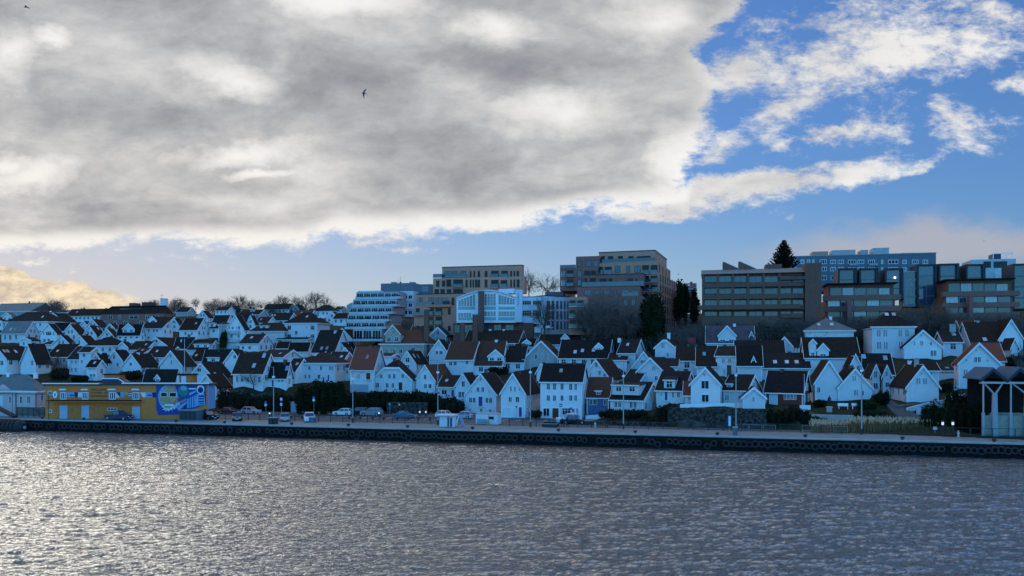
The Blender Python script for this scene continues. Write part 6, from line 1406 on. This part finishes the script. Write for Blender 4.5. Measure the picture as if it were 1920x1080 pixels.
def torus(R0, r0, n=18, m=8):
    b = MB(); vs = []; fs = []
    for i in range(n):
        t = 2*math.pi*i/n
        for j in range(m): p = 2*math.pi*j/m; q = R0+r0*math.cos(p); vs.append((q*math.cos(t), r0*.85*math.sin(p), q*math.sin(t)))
    for i in range(n):
        for j in range(m): fs.append((i*m+j, i*m+(j+1) % m, ((i+1) % n)*m+(j+1) % m, ((i+1) % n)*m+j))
    return b.add(vs, fs)
TY = [torus(.40, .14).mesh('tyre_fender', 'rubber'), torus(.44, .15).mesh('tyre_fender', 'rubber'), torus(.36, .13).mesh('tyre_fender', 'rubber')]
R = random.Random(4); f0 = qn_at(-.42); px = 52.
while px < 1935:
    x, y, z = f0(px); s = 7.4*(1+px/1920*.85)*R.uniform(.86, 1.02)
    if R.random() < .94:
        o = place('tyre_fender', R.choice(TY), None, None, (x, y, QZ-.95-R.uniform(0, .25)-(.5 if R.random() < .04 else 0)), QROT+R.gauss(0, .12)); o.rotation_euler[1] = R.uniform(0, 3)
        tag(o, 'black rubber tyre hanging as a fender on the quay wall', 'tyre', 'tyres hanging along the quay wall')
    px += s*(1 if R.random() < .9 else 1.5)
# big floating fender wrapped in tyres at the far left
x, y, z = f0(14); r = empty('floating_fender', (x, y-1.6, .75), QROT, 'huge dark cylinder fender wrapped in tyres floating at the left end', 'fender')
MB().tube((-4.5, 0, 0), (4.6, 0, 0), 1.35, 1.35, 20).tube((4.6, 0, 0), (5.2, 0, 0), 1.35, .7, 20).build('drum', 'rubber', r); tm = torus(1.38, .17, 22, 6).mesh('tyre_ring', 'rubber')
for i in range(9): o = place('tyre_ring', tm, r, None, (-4+i*.95, 0, 0), math.pi/2)
MB().tube((5.2, 0, 0), (5.3, 0, 0), .32, .32, 10).build('end_plate', 'trim_grey', r)
# steel stair and rail at far left
x, y, z = qn_at(3)(20); r = empty('gangway', (x-6, y, z), QROT, 'dark sloping gangway with handrails at the far left', 'gangway')
MB().prism([(0, 3.4), (8.5, .1), (8.5, .5), (0, 3.8)], -.6, .6, 'y').build('ramp', 'iron', r); MB().tube((0, -.6, 4.8), (17, -.6, 4.8), .05, .05, 5).tube((17, -.6, 4.8), (17, -.6, 0), .05, .05, 5).tube((8.4, -.6, 4.8), (8.4, -.6, 0), .05, .05, 5).build('handrail', 'iron', r)
x, y, z = qn_at(5)(32); r = empty('railing_screen', (x, y, z), QROT, 'dark railing with glass screens before the pink building', 'railing')
for i in range(7): MB().box(i*1.35-.06, i*1.35+.06, -.05, .05, 0, 1.9).build('post', 'iron', r)
MB().box(0, 8.1, -.04, .04, 1.8, 1.9).box(0, 8.1, -.04, .04, .25, .35).build('rail', 'iron', r); MB().box(.1, 8.0, -.01, .01, .4, 1.75).build('screen', 'glass_warm', r)
# containers, cabinets, kiosk, harbour hut
def crate(name, px0, px1, top, base, m, label, cat, d=2.0, a=14, extra=None):
    bx = Box(px0, px1, base, None, a, d, (CAMZ-QZ)*FPX/(base-HOR)); FOOT.pop(); r = empty(name, (bx.x, bx.Y, QZ+.03), -bx.A, label, cat); w, H = bx.w, bx.z(top)
    MB().box(-w/2, w/2, 0, d, 0, H).build('body', m, r); MB().box(-w/2-.06, w/2+.06, -.06, d+.06, H, H+.1).build('lid', 'trim_grey', r)
    if extra: extra(r, w, H, bx)
    return r
def ribs(r, w, H, bx):
    for i in range(4): MB().box(-w/2+w*i/4+.06, -w/2+w*(i+1)/4-.06, -.05, -.003, .15, H-.12).build('panel', 'iron', r)
mat('teal_steel', (.10, .15, .18), .55, .4, .2, var=.3)
crate('waste_container', 337, 368, 770, 788.5, 'teal_steel', 'pair of dark teal steel containers right of the mural', 'container', 2.2, extra=ribs)
crate('waste_container', 369, 377, 771, 787, 'iron', 'black container beside the teal pair', 'container', 1.5)
crate('grey_shed', 545, 568, 755, 774, 'trim_grey', 'grey flat shed against the ivy mound', 'shed', 2.5, extra=lambda r, w, H, bx: MB().box(-w/2+.4, w/2-.4, -.05, -.003, .1, H-.25).build('panel', 'door_grey', r))
crate('cabinet', 503, 510, 784, 795.5, 'iron', 'left black cabinet at the foot of the leftmost lamp post', 'cabinet', .7)
crate('cabinet', 511, 518, 784, 795.5, 'iron', 'right black cabinet at the foot of the leftmost lamp post', 'cabinet', .7)
crate('cabinet', 579, 589, 783.5, 792.5, 'teal_steel', 'grey cabinet standing in front of the white-roofed car', 'cabinet', .8)
crate('cabinet', 1374, 1383, 802.5, 816.5, 'teal_steel', 'grey cabinet right of the tall blue sign', 'cabinet', .8)
crate('cabinet', 142, 147, 778, 783, 'light_panel', 'small pale box before the yellow warehouse', 'box', .5)
crate('waste_container', 92, 107, 775, 783, 'iron', 'dark bin group at the left end of the warehouse', 'bin', 1.)
def kiosk(r, w, H, bx):
    MB().box(-w/2+w*.56, -w/2+w*.66, -.06, -.003, .05, H-.15).build('dark_strip', 'iron', r); MB().box(-w/2+w*.74, -w/2+w*.88, -.06, -.003, .05, H-.2).build('screen', 'door_blue', r); MB().box(-w*.62, w*.62, -.7, 1.6, H+.12, H+.35).build('canopy', 'light_panel', r)
crate('ticket_kiosk', 824, 851, 781, 800.5, 'light_panel', 'white ticket kiosk with a dark strip and screen on the quay edge', 'kiosk', 1.3, extra=kiosk)
def aboard(px, py, label):
    x, y, z = ground_pt(px, py); r = empty('folding_board', (x, y, z), QROT, label, 'sign'); MB().prism([(-.9, 0), (-.55, 0), (.05, 1.7), (-.25, 1.7)], -.35, .35, 'y').build('panel', 'light_panel', r); MB().prism([(.9, 0), (.6, 0), (.0, 1.7), (.28, 1.7)], -.3, .3, 'y').build('panel', 'paint_sky', r)
aboard(862, 799.5, 'tall white folding board beside the ticket kiosk')
def hut(r, w, H, bx):
    MB().box(w/2-1.6, w/2-.7, -.05, -.003, H*.5, H*.78).build('window', 'glass_dark', r); MB().box(w*.08, w*.10, -.05, -.003, .1, H-.1).build('corner_strip', 'trim_grey', r); MB().box(-w*.42, w*.02, -.45, -.1, .35, .45).box(-w*.42, w*.02, -.12, -.06, .5, .95).box(-w*.40, -w*.38, -.4, -.1, 0, .35).box(-.0, .02, -.4, -.1, 0, .35).build('bench', 'trim_grey', r)
crate('harbour_hut', 892, 933, 777, 796, 'light_panel', 'pale blue harbour hut with a bench in front of the broad gable', 'hut', 2.6, extra=hut)
crate('lifebuoy_box', 912, 916, 789, 797, 'paint_yellow', 'small yellow box before the harbour hut', 'box', .4)
crate('planter', 1016, 1044, 795.5, 801.5, 'iron', 'long dark planter left of the walkers', 'planter', .9, extra=lambda r, w, H, bx: MB().box(-w/2+.1, w/2-.1, .1, .8, H+.1, H+.3).build('soil', 'leaf_brown', r))
crate('low_planter', 1096, 1111, 790, 797, 'iron', 'low dark block on the road edge right of the walkers', 'block', .8)
def bench(px, py, wpx, label, m='iron'):
    x, y, z = ground_pt(px, py); w = wpx/FPX*y; r = empty('bench', (x, y, z), QROT, label, 'bench', 'dark benches and beams along the fence')
    MB().box(-w/2, w/2, -.25, .25, .40, .5).build('seat', m, r)
    for s in (-1, 1): MB().box(s*w*.38-.08, s*w*.38+.08, -.2, .2, 0, .40).build('leg', m, r)
for i, px in enumerate((556, 665, 709, 755, 795)): bench(px, 785.5+i*.7, 29, ['dark low bench behind the fence before the grey shed','dark low bench behind the second lamp post','dark low bench before the grey estate car','dark low bench before the blue saloon','dark low bench right of the blue saloon'][i])
bench(1128, 801, 30, 'dark bench beside the yellow hydrant right of the walkers'); bench(1060-22, 799.5, 24, 'dark bench left of the walkers')
def hydrant(px, py, label, m='paint_yellow'):
    x, y, z = ground_pt(px, py); r = empty('hydrant', (x, y, z), 0, label, 'hydrant'); MB().tube((0, 0, 0), (0, 0, .12), .3, .3, 10).build('base', m, r); MB().tube((0, 0, .12), (0, 0, .95), .12, .11, 10).tube((-.2, 0, .7), (.2, 0, .7), .06, .06, 8).build('body', 'pale_concrete', r); MB().tube((0, 0, .95), (0, 0, 1.1), .15, .05, 10).build('cap', m, r)
hydrant(1116, 803, 'pale hydrant with a yellow foot on the quay before the blue house'); hydrant(1797, 821, 'pale hydrant with a yellow foot left of the pavilion')
# barriers
def barrier(px0, px1, py, label):
    x0, y0, z = ground_pt(px0, py); x1, y1, _ = ground_pt(px1, py+.6); L_ = math.hypot(x1-x0, y1-y0); r = empty('barrier', (x0, y0, z), math.atan2(y1-y0, x1-x0), label, 'barrier', 'grey barriers on the quay road')
    MB().tube((0, 0, 0), (0, 0, 1.1), .035, .035, 6).tube((L_, 0, 0), (L_, 0, 1.1), .035, .035, 6).tube((0, 0, 1.1), (L_, 0, 1.1), .035, .035, 6).tube((0, 0, .3), (L_, 0, .3), .03, .03, 6).build('frame', 'galvanised', r)
    m_ = MB()
    for i in range(1, int(L_/.16)): m_.tube((i*.16, 0, .3), (i*.16, 0, 1.1), .01, .01, 4, cap=False)
    m_.build('bars', 'galvanised', r)
for i, (a_, b_) in enumerate(((1382,1403),(1405,1428),(1431,1454),(1504,1530),(1533,1558),(1563,1589))): barrier(a_, b_, 808+i*.9, ['grey barrier right of the tall blue sign, first','grey barrier before the black hedge, second from the blue sign','grey barrier before the black hedge, third from the blue sign','grey barrier left of the reeds with a white notice','grey barrier left of the reeds, middle one','grey barrier touching the reed bed'][i])
# signs
def sign(px, base, top, wpx, m, label, mark=None, pole=True, name='road_sign', plate=None):
    x, y, z = gnd(px, base); H = (base-top)/FPX*y; w = wpx/FPX*y; r = empty(name, (x, y, z), QROT, label, 'sign')
    if pole: MB().tube((0, 0, -.2), (0, 0, H-.05), .04, .04, 6).build('pole', 'galvanised', r)
    h_ = plate or w; MB().box(-w/2, w/2, -.09, -.05, H-h_, H).build('plate', m, r)
    if mark == 'P': text('P', h_*.85, 'trim_white', r, None, (0, -.1, H-h_*.82), .01)
    if mark == 'bar': MB().box(-w*.4, w*.4, -.11, -.091, H-h_*.62, H-h_*.38).build('mark', 'trim_white', r)
    return r, w, H
def psign(px, base, top, label): r, w, H = sign(px, base, top, 4.6, 'door_blue', label, 'P'); MB().box(-w/2, w/2, -.09, -.05, H-w*2.05, H-w*1.08).build('plate', 'trim_white', r)
psign(498.5, 777, 752, 'blue parking sign with a white plate at the cliff, left one'); psign(588.5, 778, 743, 'blue and white parking sign before the ivy mound')
r, w, H = sign(527.5, 777, 746, 4.6, 'trim_white', 'tall sign with two white plates and a blue one'); MB().box(-w/2, w/2, -.09, -.05, H-w*2.1, H-w*1.05).build('plate', 'door_blue', r); MB().box(-w/2, w/2, -.09, -.05, H-w*3.2, H-w*2.15).build('plate', 'trim_white', r)
sign(731, 778, 756, 3.6, 'paint_sky', 'small pale blue sign before the rough wall left of the mural post', None); sign(1051.5, 790, 757, 5.5, 'door_blue', 'round-marked blue sign before the shop house front', 'bar'); sign(1070.5, 790, 764, 4, 'door_blue', 'small blue sign right of the shop door', None); sign(968.5, 792, 761, 3, 'door_blue', 'narrow dark sign before the garage doors', None)
r, w, H = sign(1368, 814, 778, 7, 'door_blue', 'tall blue information column beside the stone wall', None, plate=1.9, name='information_column'); MB().box(-w*.3, w*.3, -.12, -.091, H-1.7, H-.2).build('notice', 'light_panel', r)
sign(1723, 778, 765, 9, 'light_panel', 'white framed notice board under the sloping white wall', None, pole=False, name='notice_board', plate=1.35); sign(1753, 812, 800, 7, 'light_panel', 'small pale notice on the fence right of the reeds', None, plate=.45); sign(749, 778, 757, 3, 'light_panel', 'pale notice on the rough wall under the hedge', None, pole=False)
# mural board (small round face-like mark left out) beside the blue saloon
x, y, z = gnd(741.5, 776); r = empty('painted_panel', (x, y, z), QROT, 'grey panel with a blue circular squiggle leaning on the rough wall', 'panel'); MB().box(-.6, .6, -.05, .02, 0, 2.2).build('board', 'light_panel', r); o = place('painted_ring', torus(.42, .06, 14, 5).mesh('painted_ring', 'paint_blue'), r, None, (0, -.08, 1.2)); 
def waste_lamp(px, py, label):
    x, y, z = ground_pt(px, py); z = zat(x, y) if py < 790 else z; r = empty('bollard_light', (x, y, z), 0, label, 'light', 'low bollard lights'); MB().tube((0, 0, 0), (0, 0, .75), .16, .16, 9).tube((0, 0, 1.12), (0, 0, 1.25), .2, .14, 9).build('post', 'iron', r); MB().tube((0, 0, .75), (0, 0, 1.12), .15, .15, 9).build('lens', 'bollard_lens', r)
mat('bollard_lens', (.9, .88, .82), .3, .5, emis=(1, .96, .88, .55))
for px, py, lb in ((787,781,'low lit bollard before the hedge, left of a pair'),(798.5,781,'low lit bollard before the hedge, right of a pair'),(710.5,783,'low lit bollard behind the estate car'),(505.5,784,'low lit bollard left of the leftmost lamp post')): waste_lamp(px, py, lb)
for px, lb in ((1767.5,'low lit bollard before the dark ivy bank, left one'),(1786.5,'low lit bollard before the dark ivy bank, right one')):
    x, y, z = wpt(px, 789, 123.); r = empty('bollard_light', (x, y, QZ+1.2), 0, lb, 'light', 'low bollard lights'); MB().tube((0, 0, -1.2), (0, 0, .55), .12, .12, 9).tube((0, 0, 1.0), (0, 0, 1.2), .24, .16, 9).build('post', 'iron', r); MB().tube((0, 0, .55), (0, 0, 1.0), .17, .17, 9).build('lens', 'bollard_lens', r)
# stone walls, garden walls, steps
def wall(pts, hpx, m, label, name='garden_wall', th=.35, Y=None, cat='wall', dn=.6):
    """pts: photo points along the wall's foot"""
    G = [wpt(px, py, Y) if Y else gnd(px, py) for px, py in pts]; b = MB(); o = G[0]
    for p, q in zip(G, G[1:]):
        h0, h1 = hpx/FPX*p[1], hpx/FPX*q[1]; d = Vector((q[0]-p[0], q[1]-p[1], 0)).normalized(); nn = Vector((-d.y, d.x, 0))*th
        P = [Vector(p)-Vector(o), Vector(q)-Vector(o)]; vs = []
        for v in (P[0], P[1], P[1]+nn, P[0]+nn): vs.append(v-Vector((0, 0, dn)))
        for v, hh_ in ((P[0], h0), (P[1], h1), (P[1]+nn, h1), (P[0]+nn, h0)): vs.append(v+Vector((0, 0, hh_)))
        b.add(vs, [(0,3,2,1),(4,5,6,7),(0,1,5,4),(1,2,6,5),(2,3,7,6),(3,0,4,7)])
    tag(b.build(name, m, None, (*o, 0)), label, cat)
mat('rubble', (.022, .019, .016), .95, .1, var=.9, vscale=2.2, bump=('n', 3.2, .3), col2=(.13, .115, .095)); mat('rough_stone', (.22, .17, .11), .95, .1, var=.7, vscale=1.2, bump=('n', 3, .2), col2=(.09, .07, .05))
wall([(1252,799.5),(1330,801),(1437,802)], 35, 'rubble', 'long dark rubble retaining wall under the bargeboard gable', 'stone_wall', 1.0, Y=None)
wall([(725,776),(800,777)], 22, 'rubble', 'rough grey wall below the clipped hedge', 'stone_wall', .8)
wall([(1275,766),(1350,764),(1392,763)], 8, 'trim_white', 'white picket fence on top of the rubble wall', 'picket_fence', .1, cat='fence', dn=.2)
wall([(1500,767),(1520,767)], 7, 'trim_white', 'short white wall below the red-brown cottage corner')
wall([(1494,737),(1535,743),(1568,748)], 13, 'white_board', 'white garden wall left of the front corner gable')
wall([(1702,774),(1745,763),(1776,758)], 9, 'white_board', 'long white wall sloping up to the right below the blank gable')
wall([(1776,753),(1795,749),(1810,746)], 8, 'white_board', 'stepped white wall above the ivy bank')
wall([(1762,733),(1798,731)], 8, 'white_board', 'short white terrace wall left of the rust-red roofed gable')
wall([(1680,769),(1760,760)], 8, 'rough_stone', 'brown stone foundation under the blank gable', 'stone_wall', 1.2)
wall([(1098,786),(1132,784)], 7, 'trim_white', 'white fence before the dark blue house', 'low_fence', .1, cat='fence')
wall([(800,735),(832,736),(870,740)], 4, 'pale_concrete', 'pale low wall under the brown-roofed gable'); wall([(835,745),(860,746)], 6, 'light_panel', 'pale terrace front under the low cottage')
wall([(1522,786),(1600,788)], 9, 'concrete', 'low stone terrace wall under the statue', 'terrace_wall', .6); wall([(1100,797),(1200,799),(1252,800)], 7, 'rubble', 'low stone edge along the quay road', 'stone_edge', .6)
wall([(657,735),(697,735)], 14, 'trim_grey', 'grey stone stair block under the bright red roof', 'stair_block', 1.2)
# lane
b_ = MB(); L0 = [gnd(p, q) for p, q in ((1655,752),(1662,762),(1672,774),(1690,790))]; L1 = [gnd(p, q) for p, q in ((1668,752),(1688,764),(1710,776),(1740,792))]
for i in range(3): k = [Vector(L0[i]), Vector(L1[i]), Vector(L1[i+1]), Vector(L0[i+1])]; b_.add([v+Vector((0, 0, .35)) for v in k]+[v-Vector((0, 0, .6)) for v in k], [(0,1,2,3)[::-1], (0,4,5,1)[::-1], (1,5,6,2)[::-1], (2,6,7,3)[::-1], (3,7,4,0)[::-1]])
tag(b_.build('lane', 'asphalt'), kind='structure')
for px, lb in ((1581,'white garden bench before the corner gable, left one'),(1607,'white garden bench before the corner gable, right one')):
    x, y, z = gnd(px, 766); r = empty('garden_bench', (x, y, z), QROT, lb, 'bench', 'white garden benches'); MB().box(-.85, .85, -.25, .25, .4, .46).build('seat', 'trim_white', r); MB().box(-.85, .85, .25, .3, .5, .9).build('backrest', 'trim_white', r)
    for s in (-1, 1): MB().box(s*.7-.04, s*.7+.04, -.22, .25, -.1, .4).build('leg', 'trim_white', r)
x, y, z = gnd(1508, 770); r = empty('flagpole', (x, y, z), 0, 'white flagpole before the red-brown cottage', 'flagpole'); MB().tube((0, 0, -.3), (0, 0, 6.3), .06, .03, 7).build('pole', 'trim_white', r); MB().tube((0, 0, -.3), (0, 0, .2), .14, .14, 7).build('foot', 'trim_white', r)
x, y, z = gnd(1297, 651); MB_r = empty('red_board', (x, y, z), QROT, 'red square board standing at the wood edge', 'board'); MB().box(-.9, .9, 0, .06, 1.0, 2.3).build('panel', mat('red_paint', (.5, .03, .04), .6, .3), MB_r); MB().tube((-.7, 0, -.3), (-.7, 0, 1), .04, .04, 6).build('leg', 'iron', MB_r); MB().tube((.7, 0, -.3), (.7, 0, 1), .04, .04, 6).build('leg', 'iron', MB_r)
x, y, z = gnd(1076, 626); r = empty('white_tent', (x, y, z), QROT, 'small white tent beside the taller brown apartments', 'tent'); MB().prism([(-1, -.2), (1, -.2), (1, 1.3), (0, 1.9), (-1, 1.3)], 0, 2, 'y').build('canvas', 'light_panel', r); MB().box(-.35, .35, -.04, -.003, 0, 1.2).build('opening', 'iron', r)
x, y, z = gnd(1029, 629); r = empty('round_disc', (x, y, z), QROT, 'round pale blue umbrella below the factory tree', 'umbrella'); MB().tube((0, 0, 0), (0, 0, 2.2), .04, .04, 6).build('pole', 'iron', r); MB().tube((0, 0, 2.0), (0, 0, 2.9), 1.7, .1, 14).build('canopy', 'light_panel', r)
# people
def person(px, py, pose, cols, label, H=1.76, face=0., Y=None, statue=False):
    x, y, z = ground_pt(px, py) if Y is None else wpt(px, py, Y); r = empty('person', (x, y, z), face, label, 'statue' if statue else 'person')
    if statue: r.name = 'statue'
    s = H/1.76; st, lean = pose
    J = dict(pel=(0,0,.93), spine=(lean*.05,0,1.15), chest=(lean*.1,0,1.38), neck=(lean*.12,0,1.50), head=(lean*.14,0,1.62), crown=(lean*.14,0,1.74))
    V = [J[k] for k in ('pel','spine','chest','neck','head','crown')]; RD = [(.16,.13),(.15,.115),(.185,.12),(.06,.06),(.095,.105),(.07,.08)]; E = [(i, i+1) for i in range(5)]
    def chain(start, pts):
        p = start
        for q, rd in pts: V.append(q); RD.append(rd); E.append((p, len(V)-1)); p = len(V)-1
    for sd, dr in ((-1, st), (1, -st)):
        chain(0, [((dr*.02, sd*.10, .86), (.10,.10)), ((dr*.16, sd*.10, .50), (.068,.068)), ((dr*.24-(.12 if dr < 0 else 0), sd*.10, .10), (.045,.045)), ((dr*.24+.12, sd*.10, .05), (.045,.035))])
        chain(2, [((J['chest'][0], sd*.19, 1.40), (.07,.07)), ((J['chest'][0]-dr*.14, sd*.24, 1.12), (.045,.045)), ((J['chest'][0]-dr*.12+.12, sd*.22, .88), (.035,.035)), ((J['chest'][0]-dr*.10+.17, sd*.22, .79), (.032,.02))])
    me = bpy.data.meshes.new('body'); me.from_pydata([tuple(c*s for c in v) for v in V], E, []); o = bpy.data.objects.new('body', me); COL.objects.link(o)
    md = o.modifiers.new('skin', 'SKIN'); me.skin_vertices[0].data[0].use_root = True
    for i, q in enumerate(RD): me.skin_vertices[0].data[i].radius = (q[0]*s, q[1]*s)
    md.use_smooth_shade = True; sb = o.modifiers.new('sub', 'SUBSURF'); sb.levels = sb.render_levels = 1
    me.materials.append(MATS[cols[0]]); o.parent = r
    MB().tube((J['head'][0]*s-.01, 0, 1.66*s), (J['head'][0]*s-.015, 0, 1.78*s), .10*s, .06*s, 10).build('hair', cols[1], r)
    MB().tube((J['spine'][0]*s, 0, .86*s), (J['chest'][0]*s, 0, 1.42*s), .20*s, .17*s, 10).build('jacket', cols[2], r)
mat('cloth_black', (.012, .012, .014), .9, .1); mat('cloth_navy', (.015, .018, .03), .9, .1); mat('hair_dark', (.02, .014, .01), .8, .2); mat('bronze', (.03, .035, .03), .5, .4, .5)
person(1055, 801, (1, 1), ('cloth_black', 'hair_dark', 'cloth_black'), 'person in dark clothes walking with long strides, the left one of a pair', face=QROT+math.pi)
person(1064, 801.5, (.6, .6), ('cloth_navy', 'hair_dark', 'cloth_navy'), 'person in dark clothes walking, the right one of a pair', face=QROT+math.pi)
x, y, z = gnd(1555, 772)
pd = empty('plinth', (x, y, z), QROT, 'stone plinth under the dark bronze statue', 'plinth'); MB().box(-.4, .4, -.4, .4, -.5, .75).build('block', 'concrete', pd); MB().box(-.5, .5, -.5, .5, .75, .85).build('cap', 'pale_concrete', pd)
person(1555, 0, (.1, 0), ('bronze', 'bronze', 'bronze'), 'dark bronze statue of a standing figure on a stone plinth in the garden', H=1.9, face=-math.pi/2, statue=True); st_ = [o for o in COL.objects if o.name.startswith('statue')][0]; st_.location = (x, y, z+.85)
# gulls
def gull(px, py, Y, span, rot, label, up=.5):
    r = empty('gull', wpt(px, py, Y), 0, label, 'gull', 'gulls in the sky'); r.rotation_euler = rot; s = span/2
    b = MB(); n = 8; k = 6; vs = []; fs = []
    for i in range(k+1):
        t = i/k; xx = (t-.5)*s*.95; rad = s*.085*math.sin(math.pi*min(1, max(.04, t)))**.6+.004
        for j in range(n): a = 2*math.pi*j/n; vs.append((xx, rad*math.cos(a), rad*math.sin(a)))
    for i in range(k):
        for j in range(n): fs.append((i*n+j, i*n+(j+1) % n, (i+1)*n+(j+1) % n, (i+1)*n+j))
    b.add(vs, fs); b.add([(s*.4,-.02,0),(s*.62,-.09*s,0),(s*.62,.09*s,0),(s*.4,.02,0)], [(0,1,2,3)]); b.build('body', 'gull_dark', r)
    for sd in (-1, 1):
        w = MB(); P = [(0,.0,0,.16),(.05,.45,up*.30,.15),(.16,.80,up*.22,.10),(.34,1.15,up*.02,.02)]; vs = []
        for (xx, yy, zz, c) in P: vs += [(s*(xx-c), sd*s*yy, s*zz), (s*(xx+c), sd*s*yy, s*zz), (s*(xx+c), sd*s*yy, s*zz+.012), (s*(xx-c), sd*s*yy, s*zz+.02)]
        fs = []
        for i in range(3):
            for j in range(4): fs.append((i*4+j, i*4+(j+1) % 4, (i+1)*4+(j+1) % 4, (i+1)*4+j))
        w.add(vs, fs+[(12, 13, 14, 15)]); w.build('wing', 'gull_dark', r)
mat('gull_dark', (.05, .05, .055), .8, .2)
gull(682, 175, 95, 1.25, (1.25, .2, .15), 'dark gull banking in the middle of the grey cloud')
gull(49, 13.5, 90, 1.15, (.12, 0, .25), 'gull gliding in the top left corner', .4)
gull(1845, 452, 330, 1.3, (.3, 0, .1), 'tiny distant gull over the upper right hill', .5)
